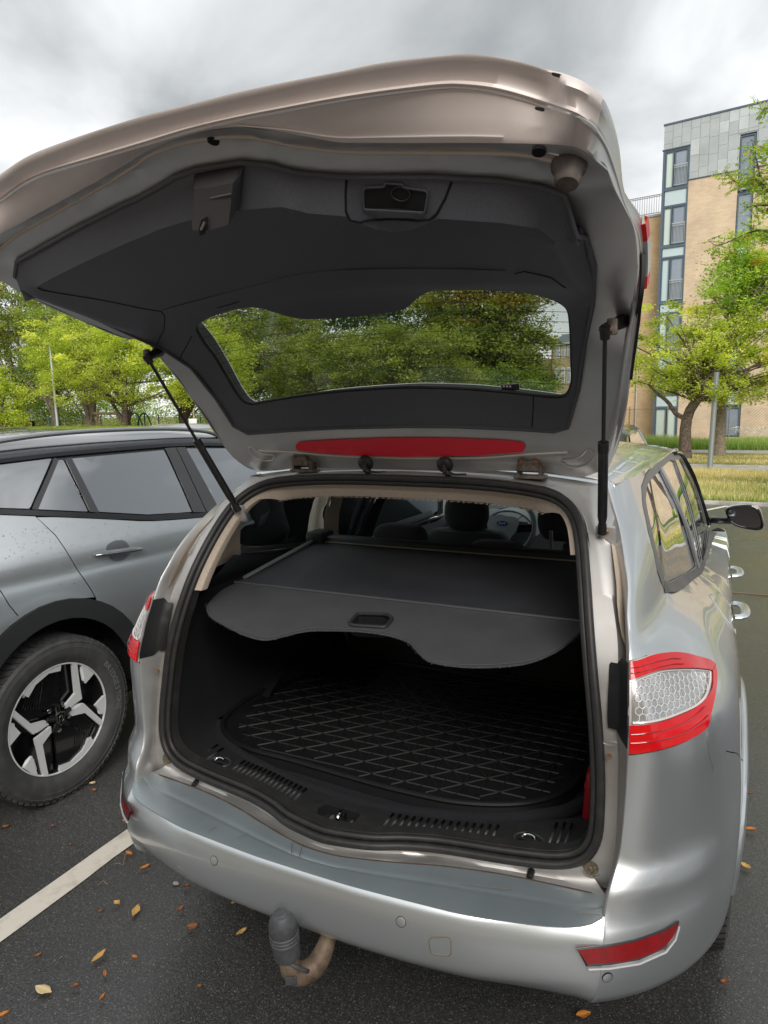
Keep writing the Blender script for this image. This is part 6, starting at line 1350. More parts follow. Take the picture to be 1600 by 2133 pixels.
# outer skin
OUTP = [(.52, .12), (.575, .3), (.62, .6), (.65, .85), (.645, 1.00), (.615, 1.10), (.5, 1.14), (.2, 1.18), (0, 1.19), (-.2, 1.18), (-.5, 1.14), (-.64, 1.11), (-.715, 1.05), (-.72, .85), (-.70, .6), (-.66, .3), (-.60, .12)]
GO = [(x*1.06, .52+(a-.52)*1.14) for x, a in GLASS_O]
def OH(x, a): return -.035-.045*max(0, min(1, min((.70-abs(x))/.10, (a-.02)/.12, (1.25-a)/.2)))
osk = patchl('outer_skin', OUTP, lambda x, a: lid(x, a, OH(x, a)), PAINT, tg, .05, [GO], inside=(0, .1, 1.2), thick=.003)
loft('window_tunnel', [[lid(x, a, -.016) for x, a in dens(GLASS_O, .03)], [lid(x*1.06, .52+(a-.52)*1.14, OH(x, a)+.004) for x, a in dens(GLASS_O, .03)]], mat('matt_black_surround', (.006, .006, .006), .9), tg, closed=True)
loft('skin_edge', [f0, crom([lid(x, a, OH(x, a)) for x, a in [(.615, 1.10), (.645, 1.00), (.65, .85), (.62, .6), (.575, .3), (.52, .12)]], len(f0))], PAINT, tg, inside=(0, .3, 1.9))
loft('skin_edge', [c3[:NT+1], crom([lid(x, a, OH(x, a)) for x, a in [(-.64, 1.11), (-.5, 1.14), (-.2, 1.18), (0, 1.19), (.2, 1.18), (.5, 1.14), (.615, 1.10)]], NT+1)], PAINT, tg, inside=(0, .3, 1.9))
# tailgate lamp seen edge-on
seg = f0[43:55]
for (i0, i1, m_) in ((0, 3, REDL), (3, 9, CLEARL), (9, 11, REDL)):
    A = seg[i0:i1+1]
    loft('tailgate_lamp', [[p+Vector((-.004, -.004, -.004)) for p in A], [p+Vector((.006, -.002, -.002)) for p in A], [p+Vector((.010, .003, .010)) for p in A], [p+Vector((.003, .010, .016)) for p in A]], m_, tg, thick=.001)
loft('lamp_carrier', [[p.lerp(q, .32) +Vector((0, -.012, -.002)) for p, q in zip(f0[6*8:6*11+3], f1[6*8:6*11+3])], [p.lerp(q, .02)+Vector((.003, -.010, -.002)) for p, q in zip(f0[6*8:6*11+3], f1[6*8:6*11+3])]], mat('smooth_black_plastic'), tg, inside=(0, 3, 1.9), thick=.003)
# latch cover on the centre line
lc = [(-0.007, 1.178), (0.097, 1.177), (0.066, 1.13), (-0.039, 1.127)]
def LC(u, v, h):
    (x0, a0), (x1, a1), (x2, a2), (x3, a3) = lc; x = (x0*(1-u)+x1*u)*(1-v)+(x3*(1-u)+x2*u)*v; a = (a0*(1-u)+a1*u)*(1-v)+(a3*(1-u)+a2*u)*v; return lid(x, a, h+TH(x, a))
rows = [[LC(0, v, -.004), LC(.04, v, .018+.012*v), LC(.10, v, .030+.014*v), LC(.5, v, .034+.016*v), LC(.86, v, .032+.014*v), LC(.97, v, .018), LC(1, v, -.004)] for v in (0, .1, .3, .55, .8, .93)]
rows.append([LC(0, .97, -.004), LC(.04, .96, .012), LC(.10, .97, .022), LC(.5, 1.02, .024), LC(.86, .97, .022), LC(.97, .96, .010), LC(1, .97, -.004)])
rows.append([LC(u, 1.0, -.006) for u in (0, .04, .1, .5, .86, .97, 1)])
lcv = loft('latch_cover', rows, mat('latch_cover_plastic', (.05, .048, .05), .5, bump=(500, .2, .001)), tg, inside=LIN, thick=.002, ang=30)
loft('latch_cover_end', [[LC(u, 0, h) for u, h in ((0, -.004), (.1, .030), (.5, .034), (.86, .032), (1, -.004))], [LC(u, -.02, -.006) for u in (0, .1, .5, .86, 1)]], MATS['latch_cover_plastic'], tg)
slot = [(.30, .56), (.42, .50), (.46, .60), (.40, .98), (.28, 1.0), (.26, .8)]
patch('latch_slot', slot, lambda u, v: LC(u, v, .052), DARKIN, tg, .2); MB().tube([LC(.38, .64, .052), LC(.35, .75, .053), LC(.32, .84, .052)], .0028, 8).build('latch_claw', STEEL, tg)
MB().tube([LC(.45, .22, .038), LC(.85, .20, .038)], .0015, 5).build('moulding_mark', mat('pale_scuff', (.12, .115, .115), .6), tg)
# pull handle
hp_ = [(0.257, 1.117), (0.25, 1.1), (0.245, 1.083), (0.247, 1.069), (0.26, 1.059), (0.291, 1.051), (0.325, 1.048), (0.359, 1.047), (0.382, 1.052), (0.399, 1.063), (0.416, 1.077), (0.43, 1.093)]
MB().tube([LT(.0005)(x, a) for x, a in dens([tuple(p) for p in hp_], .01, False)], .0022, 6).build('handle_gap', DARKIN, tg)
pk = rnd2([tuple(p) for p in [(0.282, 1.102), (0.318, 1.099), (0.322, 1.104), (0.35, 1.099), (0.35, 1.095), (0.391, 1.088), (0.377, 1.06), (0.271, 1.072)]], .006)
patch('handle_recess', pk, LT(.0012), mat('recess_shade_black', (.010, .010, .012), .8), tg, .01, inside=LIN)  # flat near-black patch stands in for the shade inside the pocket
MB().tube([LT(.002)(x, a) for x, a in pk], .0022, 6, closed=True).build('recess_rim', LTRIM, tg)
rc = [(0.343, 1.087)][0]; MB().tube([LT(.003)(rc[0]+.016*math.cos(t_), rc[1]+.010*math.sin(t_)) for t_ in [math.pi*2*k/20 for k in range(20)]], .0014, 5, closed=True).build('recess_ring', mat('deep_recess_edge', (.03, .03, .033), .5), tg)
# faint panel gaps in the trim
for pts in ([(-0.563, 1.034), (-0.501, 0.934), (-0.453, 0.83), (-0.428, 0.795), (-0.444, 0.765), (-0.53, 0.675), (-0.623, 0.603)], [(-0.291, 0.75), (-0.25, 0.756), (-0.214, 0.767)], [(0.395, 0.303), (0.389, 0.255), (0.383, 0.214)], [(-0.497, 0.603), (-0.627, 0.507)], [(0.463, 0.824), (0.484, 0.836), (0.527, 0.808), (0.543, 0.751)]):
    MB().tube([LT(.0004)(x, a) for x, a in dens([tuple(p) for p in pts], .01, False)], .0013, 5).build('trim_gap', DARKIN, tg)
for pts in ([(-.42, .80), (-.2, .825), (-.08, .845), (-.02, .862), (.1, .868), (.3, .862), (.45, .84)],): MB().tube(crom([LT(.0002)(x, a) for x, a in pts], 50), .0012, 5).build('trim_crease', mat('trim_edge_light', (.05, .052, .06), .5), tg)
# rubber buffers; dark patches stand in for the shade in drain holes and lip slots
for sx_ in (1,):
    bx_ = [(0.61, 1.103)][0]; c = Vector(lid(sx_*(bx_[0]+(.03 if sx_ < 0 else 0)), bx_[1], -.004)); n_ = (Vector(lid(sx_*bx_[0], bx_[1], .05))-Vector(lid(sx_*bx_[0], bx_[1], 0))).normalized()
    MB().lathe([(.026, -.002), (.025, .004), (.020, .010), (.019, .024), (.016, .030), (.010, .031), (0, .030)], c, n_, 24).build('rubber_buffer', mat('buffer_rubber', (.07, .055, .05), .6, noise=(30, (.16, .13, .11), .45, .7)), tg)
for px_ in [(0.574, 1.137), (0.061, 1.22)]:
    c = Vector(lid(px_[0], px_[1], FH(*px_)+.001)); n_ = Vector((0, -.35, -1)).normalized(); MB().lathe([(.010, -.001), (.010, .003), (.006, .004), (0, .002)], c, n_, 16).build('drain_hole_dark', DARKIN, tg)
def slotm(P, dy):
    c = [Vector(p)+Vector((0, dy, 0)) for p in P]; q = []
    for i in range(4):
        a, b_, d = c[i-1], c[i], c[(i+1) % 4]; q += [b_.lerp(a, .2), b_.lerp(d, .2)]
    obj('lip_slot', q, [tuple(range(8))], DARKIN, tg, smooth=False)
slotm([(0.603, -0.346, 2.087), (0.616, -0.342, 2.083), (0.617, -0.341, 2.078), (0.604, -0.346, 2.082)], -.012); slotm([(0.578, -0.326, 2.057), (0.59, -0.322, 2.054), (0.589, -0.322, 2.049), (0.577, -0.326, 2.053)], -.012)
# hinges and wiring boots
for sx_ in (1, -1):
    x = sx_*.362; hg = MB()
    hg.box((x, .560, 1.472), (.085, .05, .010), bev=.003); hg.box((x-.030, .558, 1.487), (.007, .045, .036), bev=.002); hg.box((x+.030, .558, 1.487), (.007, .045, .036), bev=.002)
    hg.box((x, .535, 1.503), (.060, .02, .030), bev=.004); hg.tube([(x-.038, .560, 1.490), (x+.038, .560, 1.490)], .007, 10)
    hg.build('hinge', mat('grimy_hinge', (.14, .11, .09), .6, .5, noise=(45, (.30, .26, .23), .4, .66)), tg, smooth=True)
    for q in (-.018, .018): MB().lathe([(.008, 0), (.008, .005), (.004, .007), (0, .007)], (x+q, .528, 1.513), Vector((0, -1, -.35)), 10).build('hinge_bolt', RUST, tg)
    b0 = Vector((sx_*.126, .522, 1.502)); ax_ = Vector((0, -1, -.35)).normalized()
    MB().lathe([(.024, -.004), (.024, .004), (.020, .010), (.012, .014), (.0, .015)], b0, ax_, 20).build('wiring_boot', RUB, tg)
    pp = crom([b0+ax_*.012, b0+Vector((.012, -.020, -.020)), b0+Vector((.028, .0, -.032)), b0+Vector((.05, .03, -.034))], 24)
    MB().tube(pp, [.0095 if k % 2 else .0072 for k in range(24)], 10).build('wiring_boot', RUB, tg)
# gas struts
for sx_ in (1, -1):
    st = bpy.data.objects.new('gas_strut', None); COL.objects.link(st); fix_parent(st, car)
    A = Vector((.582, .372, 1.364) if sx_ > 0 else (-.490, .372, 1.366)); B_ = Vector((.604 if sx_ > 0 else -.620, .168, 1.812)); d = (B_-A).normalized(); ln = (B_-A).length; M_ = A+d*ln*.48
    MB().tube([A+d*.02, A+d*.04, M_-d*.005, M_], [.008, .0112, .0112, .009], 16).build('cylinder', mat('strut_black', (.012, .012, .013), .32, noise=(60, (.03, .03, .03), .5, .7)), st); MB().tube([M_-d*.01, B_], .0046, 12).build('rod', BLK, st)
    MB().tube([M_-d*.022, M_], [.0122, .0122], 16).build('collar', BLK, st)
    MB().tube([B_-Vector((sx_*.004, 0, 0)), Vector(lid(sx_*(.632 if sx_ > 0 else .650), .565, -.002))], [.010, .016], 10).build('upper_mount', BLK, st)
    for e, s in ((A, 1), (B_, -1)):
        MB().tube([e-d*s*.006, e+d*s*.02], [.0115, .010], 12).build('ball_socket', BLK, st); MB().tube([e, e+Vector((sx_*.014, .004, 0))], .0065, 10).build('ball_stud', RUST, st)
    MB().box(tuple(A+Vector((sx_*.006, .018, -.016))), (.046, .010, .056), Matrix.Rotation(.35, 3, 'X'), bev=.004).build('lower_bracket', mat('bracket_paint', (.62, .60, .58), .35, .6, noise=(45, (.22, .12, .07), .60, .72)), st); MB().box(tuple(B_+Vector((sx_*.012, .012, .006))), (.022, .010, .034), bev=.004).build('upper_bracket', mat('grimy_hinge', (.14, .11, .09), .6, .5, noise=(45, (.30, .26, .23), .4, .66)), st)

# ------------------------------------------------------------------ boot interior
def cargo_wall(sd):
    rp_ = [p for p in crom([(sd*x, y, z) for x, y, z in OUT], 120)]
    idx = [p for p in rp_ if p.x*sd > .30 and p.z < 1.09]
    A = [Vector((p.x-sd*.032, p.y+.02, p.z)) for p in idx]; 
    def sh(p, y, k): k = min(1, max(0, (y-.2)/.25)); return Vector((sd*(min(abs(p.x), .62)*(1-k)+k*.68), y, p.z))
    def arch_(p, y): return -.0 if not (.75 < y < 1.28) else -.06*math.sin(math.pi*(y-.75)/.53)*max(0, min(1, (.98-p.z)/.12))
    cs = [A]
    for y in (.24, .34, .46, .60, .72, .84, .96, 1.08, 1.2, 1.3): cs.append([Vector((sd*(abs(sh(p, y, .5).x)+arch_(p, y)), max(y, p.y+.03), p.z)) for p in A])
    loft('boot_side_lining', cs, CARP, car)
for sd in (1, -1): cargo_wall(sd)
patch('boot_floor', [(-.62, .17), (-.40, .13), (0, .07), (.40, .13), (.62, .17), (.70, .45), (.70, 1.3), (-.70, 1.3), (-.70, .45)], lambda x, y: (x, y, .598), CARP, car, .1)
RX_ = [-.575, -.43, -.30, -.176, -.13, 0, .081, .165, .243, .39, .527]; RY0 = [.214, .183, .163, .132, .118, .100, .108, .124, .137, .176, .204]; RY1 = [.304, .249, .224, .190, .180, .166, .170, .181, .197, .240, .316]
SFX = [-.58, -.48, -.33, -.20, -.075, 0, .05, .129, .25, .36, .48, .58]; SFF = [.168, .135, .123, .100, .072, .066, .070, .086, .106, .122, .140, .172]
SRX = [-.58, -.48, -.35, -.2, -.05, .05, .15, .30, .43, .52, .58]; SRR = [.325, .280, .250, .215, .185, .185, .197, .230, .280, .330, .365]
sf, sr = (lambda x: sm(x, SFX, SFF)), (lambda x: sm(x, SRX, SRR))
hole = [tuple(p) for p in [(-0.061, 0.077), (-0.077, 0.121), (-0.069, 0.147), (0.025, 0.147), (0.038, 0.134), (0.039, 0.106), (0.036, 0.08), (-0.012, 0.074)]]
plate = [(x/100, sf(x/100)) for x in range(-58, 59, 4)]+[(x/100, sr(x/100)) for x in range(58, -59, -4)]
def pz(x, y): t_ = (y-sf(x))/max(.02, sr(x)-sf(x)); return .6245+.004*math.sin(math.pi*min(1, max(0, t_)))-.012*max(0, .12-t_)/.12*0
patch('scuff_plate', plate, lambda x, y: (x, y, pz(x, y)), mat('scuff_plate_plastic', (.026, .026, .027), .42, noise=(60, (.036, .035, .035), .45, .7), bump=(700, .35, .001)), car, .02, holes=[hole], inside=(0, .3, 0), thick=.003)
loft('scuff_plate_step', [[(x/100, sf(x/100)+.001, .625) for x in range(-56, 57, 4)], [(x/100, sf(x/100)-.008, .617) for x in range(-56, 57, 4)]], MATS['scuff_plate_plastic'], car)
loft('latch_well', [[(x, y, .625) for x, y in hole], [(x*.98, y*.99+.002, .585) for x, y in hole]], DARKIN, car, closed=True); obj('latch_well_floor', [(x, y, .586) for x, y in hole], [tuple(range(len(hole)))], DARKIN, car)
hx_, hy_ = sum(p[0] for p in hole)/len(hole), sum(p[1] for p in hole)/len(hole)
MB().tube(crom([(hx_+.006, hy_-.02, .600), (hx_+.006, hy_-.018, .632), (hx_+.006, hy_, .640), (hx_+.006, hy_+.018, .632), (hx_+.006, hy_+.02, .600)], 16), .0042, 8).build('striker', CHR, car)
for q in (-.028, .03): MB().box((hx_+q, hy_, .602), (.008, .04, .022), bev=.002).build('latch_bracket', mat('grimy_hinge', (.14, .11, .09), .6, .5, noise=(45, (.30, .26, .23), .4, .66)), car)
rib = None
def ribs(x0, x1, n):
    global rib
    for k in range(n):
        x = x0+(x1-x0)*k/(n-1); y0, y1 = sm(x, RX_, RY0), sm(x, RX_, RY1); 
        V = []; 
        if rib is None:
            rb = MB().box((0, 0, 0), (.0062, 1, .0055), bev=.0018).build('rib', mat('rib_plastic', (.055, .055, .056), .32, bump=(400, .2, .001)), car); rib = rb.data
            o = rb
        else: o = bpy.data.objects.new('rib', rib); COL.objects.link(o); fix_parent(o, car)
        o.location = (x, (y0+y1)/2, pz(x, (y0+y1)/2)+.0015); o.scale = (1, max(.02, y1-y0), 1)
ribs(-.405, -.155, 15); ribs(.115, .375, 15); ribs(-.545, -.515, 2); ribs(.505, .540, 3)
for sd in (-1, 1):
    dr_ = bpy.data.objects.new('lashing_eye', None); COL.objects.link(dr_); fix_parent(dr_, car); c = Vector((sd*.468 if sd < 0 else .458, .206, .630))
    ol = [(c.x+.036*math.cos(a)*(1), c.y+.027*math.sin(a)) for a in [2*math.pi*k/24 for k in range(24)]]
    obj('eye_recess', [(x, y, .6305) for x, y in ol], [tuple(range(24))], mat('recess_shade_black'), dr_, smooth=False); MB().tube([(x, y, .6305) for x, y in ol], .0028, 6, closed=True).build('recess_rim', MATS['rib_plastic'], dr_)  # flat dark disc stands in for the shaded hollow round the eye
    MB().tube(crom([(c.x-.017, c.y-.002, .633), (c.x-.013, c.y+.006, .637), (c.x, c.y+.009, .639), (c.x+.013, c.y+.006, .637), (c.x+.017, c.y-.002, .633)], 20), .0042, 10).build('chrome_loop', CHR, dr_)
    MB().tube([(c.x-.024, c.y-.012, .633), (c.x+.022, c.y-.012, .633)], .0026, 8).build('hinge_pin', CHR, dr_)
x_, y_ = [(-0.093, 0.147)][0]; MB().lathe([(.0, .0008), (.008, .0008), (.010, .002), (.011, 0)], (x_, y_, .628), Vector((0, 0, 1)), 16).build('plate_hole', DARKIN, car)
# carpet roll and boot mat
MATO = [(-.66, .80), (-.67, .60), (-.65, .47), (-.606, .395), (-.53, .336), (-.422, .306), (-.271, .300), (-.11, .288), (.02, .280), (.13, .279), (.24, .287), (.348, .321), (.43, .372), (.49, .450), (.525, .56), (.56, .70), (.60, 1.2), (-.66, 1.2)]
mo = [(p.x, p.y) for p in crom([(a, b_, 0) for a, b_ in MATO[:16]], 80)]+MATO[16:]
MB().tube(crom([(x, y, .613) for x, y in [(-.66, .44), (-.60, .375), (-.541, .335), (-.45, .288), (-.35, .258), (-.25, .230), (-.157, .212), (-.05, .204), (.044, .202), (.12, .214), (.209, .234), (.29, .258), (.362, .288), (.44, .335), (.503, .385), (.55, .46), (.585, .56)]], 80), .018, 12).build('carpet_roll', CARP, car)
mt = empty('boot_mat', (0, .8, .6), 'black rubber boot mat with a raised rim and a lattice of thin ribs', 'mat')
MATM = mat('black_mat_rubber', (.0065, .0065, .008), .55, noise=(12, (.010, .010, .011), .4, .7), bump=(500, .3, .001))
patch('sheet', shrink(mo, .004), lambda x, y: (x, y, .6165), MATM, mt, .06, inside=(0, .6, 0)); MB().tube([(x, y, .632) for x, y in mo], .0075, 8, closed=True).build('rim', MATM, mt)
loft('rim_wall', [[(x, y, .632) for x, y in mo], [(x*.985, .7+(y-.7)*.975, .617) for x, y in mo]], MATM, mt, closed=True)
loft('rim_wall', [[(x, y, .632) for x, y in mo], [(x*1.01, .7+(y-.7)*1.012, .600) for x, y in mo]], MATM, mt, closed=True)
ml = MB(); inner_o = shrink(mo, .035)
def seg_in(a, b_):
    n = 24; pts = [(a[0]+(b_[0]-a[0])*k/n, a[1]+(b_[1]-a[1])*k/n) for k in range(n+1)]; run = []
    for p in pts+[None]:
        if p is not None and inpoly(*p, inner_o): run.append(p)
        else:
            if len(run) > 1: ml.tube([(run[0][0], run[0][1], .6175), (run[-1][0], run[-1][1], .6175)], .0030, 5, cap=False)
            run = []
for k in range(25): seg_in((-.66+k*.052, .2), (-.66+k*.052, 1.2))
for k in range(18): seg_in((-.7, .24+k*.055), (.62, .24+k*.055))
for k in range(-20, 26, 2): seg_in((-.66+k*.052, .24), (-.66+k*.052+.9, 1.2))
for k in range(0, 46, 2): seg_in((-.66+k*.052, .24), (-.66+k*.052-.9, 1.2))
o = ml.build('ribs', mat('mat_rib_rubber', (.0095, .0095, .0095), .55), mt); o['kind'] = 'stuff'
# tonneau cover
tn = bpy.data.objects.new('load_cover', None); COL.objects.link(tn); fix_parent(tn, car)
cz = lambda y: 1.100+.118*max(0, y-.485)
FLAP = [(-.592, .484), (-.60, .44), (-.587, .36), (-.555, .285), (-.50, .235), (-.421, .196), (-.33, .162), (-.270, .150), (-.239, .156), (-.212, .185), (-.188, .214), (-.155, .238), (-.117, .249), (-.05, .265), (.018, .271), (.075, .265), (.127, .246), (.160, .215), (.195, .180), (.226, .163), (.298, .163), (.37, .185), (.443, .228), (.492, .300), (.520, .38), (.535, .44), (.535, .484)]
FLAPS = [(p.x, p.y) for p in crom([(a, b_, 0) for a, b_ in FLAP], 110)]
fz = lambda y: 1.100-.14*(.485-y)
gr_ = rnd2([tuple(p) for p in [(-0.072, 0.299), (-0.08, 0.366), (0.004, 0.383), (0.031, 0.363), (0.036, 0.304), (-0.056, 0.291)]], .012)
patch('flap', FLAPS, lambda x, y: (x, y, fz(y)+.004*math.sin(x*9)*max(0, .45-y)), VINYL, tn, .03, holes=[gr_], inside=(0, .3, .5), thick=.003)
MB().tube([(x, y+.008, fz(y+.008)+.0015) for x, y in FLAPS[4:-4]], .0012, 4).build('stitching', mat('stitch_grey', (.07, .07, .075), .7), tn)
fz_ = random.Random(2); frz = MB()
for i in range(10, 104):
    x, y = FLAPS[i]
    for _ in range(2):
        q = Vector((x+fz_.uniform(-.008, .008), y, fz(y))); frz.tube([q, q+Vector((fz_.uniform(-.004, .004), -fz_.uniform(.0, .0035), fz_.uniform(-.004, .001)))], .0004, 3, cap=False)
o = frz.build('frayed_edge', mat('frayed_thread', (.22, .22, .22), .9), tn); o['kind'] = 'stuff'
MB().tube([(x, y, fz(y)+.003) for x, y in gr_], .0055, 8, closed=True).build('grip_frame', PLAS, tn)
loft('grip_pocket', [[(x, y, fz(y)) for x, y in gr_], [(x, y+.008, fz(y)-.03) for x, y in gr_]], mat('recess_shade_black'), tn, closed=True); obj('grip_floor', [(x, y+.008, fz(y)-.029) for x, y in gr_], [tuple(range(len(gr_)))], mat('recess_shade_black'), tn)
sag = lambda x, y: -.008*math.sin(math.pi*(x+.6)/1.2)*math.sin(math.pi*min(1, max(0, (y-.485)/.47)))+.0016*math.sin(y*46)*math.exp(-((y-.5)/.05)**2)
tc_ = [[(x, y, cz(y)+.004+sag(x, y)) for x in [(-.595+.03*t_)+(1.19-.06*t_)*k/24 for k in range(25)]] for t_, y in [(j/14, .486+.47*j/14) for j in range(15)]]
loft('roll_sheet', tc_, mat('tonneau_vinyl_dark', (.042, .045, .052), .42, noise=(7, (.054, .056, .064), .4, .7), bump=(1200, .35, .0008)), tn, inside=(0, .7, 0), thick=.002)
MB().tube([(-.60, .484, 1.102), (.545, .484, 1.102)], .0045, 8).build('fold_seam', VINYL, tn)
MB().tube([(x, y, z) for x, y, z in [(-.585, .52, 1.112), (-.58, .70, 1.135), (-.572, .94, 1.165)]], .010, 8, sq=.5).build('side_rail', mat('pale_rail', (.17, .18, .19), .5), tn)
MB().box((-.02, .985, 1.160), (1.14, .07, .045), bev=.014).build('cassette', PLAS, tn); MB().tube([(-.56, .948, 1.162), (.55, .948, 1.162)], .0028, 6).build('cassette_edge', mat('pale_piping', (.40, .34, .31), .6), tn)
MB().box((-.565, .98, 1.172), (.08, .10, .055), bev=.015).build('cassette_end', PLAS, tn)
# headlining ring round the top of the opening
HL = [p for p in loopo if p.z > (1.13 if p.x < 0 else 1.30)]; HL.sort(key=lambda p: p.x)
def hl(d, dy, dz=0): return [inset(p, d if abs(p.x) < .44 else .030+(d-.030)*max(.42, 1-.58*(abs(p.x)-.44)/.06), dy*(1 if abs(p.x) < .40 else max(.30, 1-.7*(abs(p.x)-.40)/.10)))+Vector((0, 0, dz)) for p in HL]
loft('headlining', [hl(.030, .010), hl(.036, .014), hl(.055, .030), hl(.074, .050), hl(.078, .08), hl(.076, .14)], BEIGE, car)
hz_ = random.Random(3); fr_ = MB(); ed = hl(.0760, .052)
for p in ed:
    for _ in range(14 if abs(p.x) < .42 else 0):
        q = p+Vector((hz_.uniform(-.006, .006), hz_.uniform(-.004, .004), 0)); fr_.tube([q, q+(cen-p).normalized()*hz_.uniform(.001, .004)+Vector((hz_.uniform(-.003, .003), 0, 0))], .0004, 3, cap=False)
o = fr_.build('frayed_headlining', BEIGE, car); o['kind'] = 'stuff'
patch('ceiling', [(-.52, .58), (.52, .58), (.54, 2.5), (-.54, 2.5)], lambda x, y: (x, y, 1.425-.09*x*x), BEIGE, car, .15)
# seats
def seat_back(x, y, zt, w, m, name='seat_back', th=.14):
    ring = lambda k, z: [Vector((x+math.copysign(abs(math.cos(a))**.5, math.cos(a))*w/2*k, y+(zt-z)*-.18+math.copysign(abs(math.sin(a))**.6, math.sin(a))*th/2*k, z)) for a in [2*math.pi*j/28 for j in range(28)]]
    outw(loft(name, [ring(.9, .45), ring(1, .6), ring(1, zt-.12), ring(.96, zt-.05), ring(.8, zt-.015), ring(.4, zt)], m, car, closed=True))
def headrest(x, y, zc, w, h, m, th=.11):
    hd_ = bpy.data.objects.new('headrest', None); COL.objects.link(hd_); fix_parent(hd_, car); rg_ = []
    for k in range(11):
        t_ = -math.pi/2+math.pi*k/10; s = abs(math.cos(t_))**.45; rg_.append([Vector((x+math.copysign(abs(math.cos(a))**.6, math.cos(a))*w/2*s, y+math.copysign(abs(math.sin(a))**.8, math.sin(a))*th/2*s, zc+math.sin(t_)*h/2)) for a in [2*math.pi*j/28 for j in range(28)]])
    outw(loft('cushion', rg_, m, hd_, closed=True))
    for q in (-.055, .055): MB().tube([(x+q, y, zc-h/2-.08), (x+q, y, zc-h*.3)], .006, 8).build('headrest_post', CHR, hd_)
SEATF = mat('black_seat_fabric', (.028, .028, .032), .9, bump=(700, .5, .002), noise=(300, (.042, .042, .046), .4, .7), sheen=.15)
for x, w in ((-.36, .50), (.0, .24), (.37, .50)): seat_back(x, 1.36, 1.085, w, SEATF)
headrest(-.40, 1.38, 1.115, .25, .12, SEATF); headrest(.03, 1.38, 1.075, .25, .11, SEATF); headrest(.44, 1.38, 1.10, .25, .12, SEATF)
for x in (-.37, .37): seat_back(x, 2.20, 1.03, .48, SEATF, th=.16)
hx_, hy_, hz2 = (-0.372, 2.18, 1.115)
headrest(hx_, hy_, hz2, .245, .20, SEATF)
hx_, hy_, hz2 = (0.134, 2.18, 1.099); headrest(hx_, hy_, hz2, .25, .21, SEATF)
MB().tube([(0.137, 1.9, 1.092), (0.139, 1.9, 0.992)], .009, 10).build('grey_rod', mat('grey_rod', (.22, .18, .17), .5), car)
# dashboard, steering wheel, door card
dsh = MATS['dark_side_trim']
rows = [[(x, y-.10*(x/.7)**2, z) for x in [q/10*.74 for q in range(-10, 11)]] for y, z in ((2.98, .62), (2.96, .86), (2.98, .93), (3.05, .965), (3.25, .975), (3.45, .97))]
loft('dashboard', rows, mat('dash_grey_plastic', (.17, .19, .20), .55, bump=(500, .2, .001)), car)
wx, wy, wz = (-0.313, 2.68, 0.963)
stw = bpy.data.objects.new('steering_wheel', None); COL.objects.link(stw); fix_parent(stw, car)
Rw = Matrix.Rotation(math.radians(-24), 3, 'X'); W_ = lambda a, b_, c: Vector((wx, wy, wz))+Rw @ Vector((a, c, b_))
MB().tube([W_(.185*math.cos(t_), .185*math.sin(t_), 0) for t_ in [2*math.pi*k/48 for k in range(48)]], .0155, 12, closed=True).build('wheel_rim', mat('wheel_leather', (.10, .11, .115), .35), stw)
hubo = [(-.10, .035), (-.075, .062), (.075, .062), (.10, .035), (.085, -.03), (.045, -.085), (-.045, -.085), (-.085, -.03)]
patch('airbag_cover', rnd2(hubo, .02), lambda a, b_: tuple(W_(a, b_, -.028+.9*(a*a+b_*b_))), mat('grey_airbag_plastic', (.26, .27, .28), .5), stw, .02, thick=.02, inside=tuple(W_(0, 0, .3)))
for sgn in (-1, 1):
    patch('spoke', [(sgn*.085, .035), (sgn*.175, .022), (sgn*.178, -.02), (sgn*.088, -.03)], lambda a, b_: tuple(W_(a, b_, -.012)), GBLK, stw, .03, thick=.01, inside=tuple(W_(0, 0, .3)))
    patch('spoke_trim', [(sgn*.088, .038), (sgn*.150, .034), (sgn*.150, .018), (sgn*.090, .016)], lambda a, b_: tuple(W_(a, b_, -.016)), CHR, stw, .03)
    patch('spoke_trim', [(sgn*.045, -.088), (sgn*.075, -.065), (sgn*.115, -.155), (sgn*.085, -.168)], lambda a, b_: tuple(W_(a, b_, -.014)), CHR, stw, .03)
bd_ = patch('badge', [(.034*math.cos(t_), .015+.0145*math.sin(t_)) for t_ in [2*math.pi*k/28 for k in range(28)]], lambda a, b_: tuple(W_(a, b_, -.033)), CHR, stw, .02)
patch('badge_face', [(.0305*math.cos(t_), .015+.0118*math.sin(t_)) for t_ in [2*math.pi*k/28 for k in range(28)]], lambda a, b_: tuple(W_(a, b_, -.0342)), mat('badge_blue', (.01, .05, .30), .2, coat=1), stw, .02)
M3 = Matrix.Translation(W_(0, .015, -.0352)) @ (Rw @ Matrix(((1, 0, 0), (0, 0, -1), (0, 1, 0)))).to_4x4()
text_obj('badge_lettering', 'Ford', .021, WHITE, stw, M3, .0003)
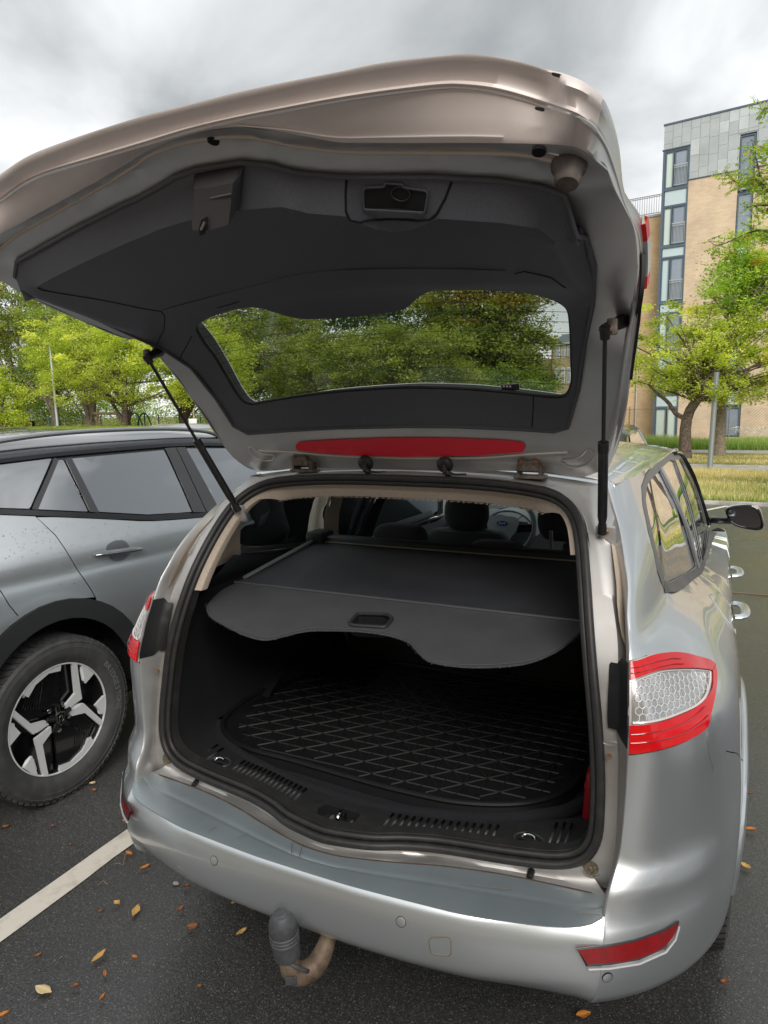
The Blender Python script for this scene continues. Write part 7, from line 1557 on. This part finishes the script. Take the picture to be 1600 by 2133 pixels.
# instrument hood and dials, door card
loft('instrument_hood', [[Vector((wx+.17*math.cos(t_), 2.92-.06*k, .90+.15*math.sin(t_))) for t_ in [math.pi*j/16 for j in range(17)]] for k in (0, 1, 2)], mat('hood_grey', (.40, .44, .44), .5), car, thick=.012)
for q in (-.075, .075): MB().tube([(wx+q+.052*math.cos(t_), 2.90, .95+.052*math.sin(t_)) for t_ in [2*math.pi*j/24 for j in range(24)]], .003, 6, closed=True).build('dial_ring', STEEL, car)
for sd in (-1, 1):
    patch('door_card', [(2.2, .50), (3.05, .50), (3.05, .955), (2.2, .985)], lambda y, z, sd=sd: (sd*(.765-.04*max(0, z-.8)), y, z), GRY, car, .1)
    patch('arm_rest', rnd2([(2.35, .80), (2.9, .83), (2.95, .86), (2.4, .86)], .02), lambda y, z, sd=sd: (sd*.745, y, z), mat('chrome_insert', (.6, .6, .58), .3, .6), car, .1)

# ------------------------------------------------------------------ tow bar
tb = bpy.data.objects.new('tow_bar', None); COL.objects.link(tb); fix_parent(tb, car)
TX, TY = -.038, -.100
CAPM = mat('grey_cap_rubber', (.085, .088, .095), .55, noise=(70, (.055, .057, .06), .4, .7))
ax_ = Vector((-.06, -.10, 1)).normalized()
MB().lathe([(0, .117), (.012, .1165), (.015, .114), (.020, .113), (.028, .104), (.033, .088), (.0345, .072), (.0330, .066), (.0352, .064), (.0352, .060), (.0318, .058), (.0352, .055), (.0352, .051), (.0318, .049), (.0352, .046), (.0352, .042), (.0325, .040), (.033, .036), (.0315, .0), (.027, .0)], (TX, TY, .385), ax_, 40).build('ball_cap', CAPM, tb, ang=25)
neck = crom([(TX, TY, .40), (TX+.003, TY+.002, .36), (TX+.009, TY+.010, .335), (TX+.026, TY+.030, .323), (TX+.046, TY+.056, .335), (TX+.058, TY+.084, .375), (TX+.064, TY+.11, .43), (TX+.066, TY+.16, .47)], 30)
MB().tube(neck, [.020+.007*math.sin(math.pi*min(1, k/18)) for k in range(30)], 16, sq=1.0).build('swan_neck', mat('tan_rusted_steel', (.27, .20, .145), .6, .3, noise=(22, (.12, .075, .05), .42, .68), bump=(90, .4, .002)), tb)
rn_ = [Vector((TX+.005, TY+.012, .358))+Vector((.040*math.cos(t_), .030*math.sin(t_), -.028*math.sin(t_)-.01*math.cos(t_))) for t_ in [2*math.pi*k/36 for k in range(36)]]
MB().tube(rn_, .0030, 8, closed=True, sq=1.6).build('cap_strap', CAPM, tb); MB().box((TX+.022, TY-.022, .342), (.026, .004, .022), Matrix.Rotation(.5, 3, 'Z'), bev=.001).build('strap_tab', CAPM, tb)
MB().box((.085, .03, .385), (.035, .05, .04), bev=.008).build('socket', BLK, tb); MB().tube(crom([(.075, .0, .392), (.072, -.006, .405), (.078, -.004, .42)], 8), .0035, 8).build('socket_clip', CHR, tb)
lf_ = bpy.data.objects['fallen_leaf'].copy(); lf_.data = bpy.data.objects['fallen_leaf'].data.copy(); lf_.data.materials.clear(); lf_.data.materials.append(YL); COL.objects.link(lf_); lf_.location = (.100, -.006, .378); lf_.scale = (.5, .5, .5); lf_.rotation_euler = (.5, .4, 2.2); lf_['label'] = 'small yellow leaf caught beside the trailer socket under the bumper'
# red case tucked at the right side of the boot
rcs = empty('warning_triangle_case', (.565, .43, .60), 'red case standing against the right boot wall behind the seal', 'case')
MB().box((.572, .43, .675), (.03, .13, .145), Matrix.Rotation(.06, 3, 'Y'), bev=.012).build('shell', mat('red_case_plastic', (.34, .010, .015), .4, coat=.2), rcs); MB().box((.555, .43, .69), (.006, .06, .012), bev=.002).build('catch', mat('red_case_plastic'), rcs)
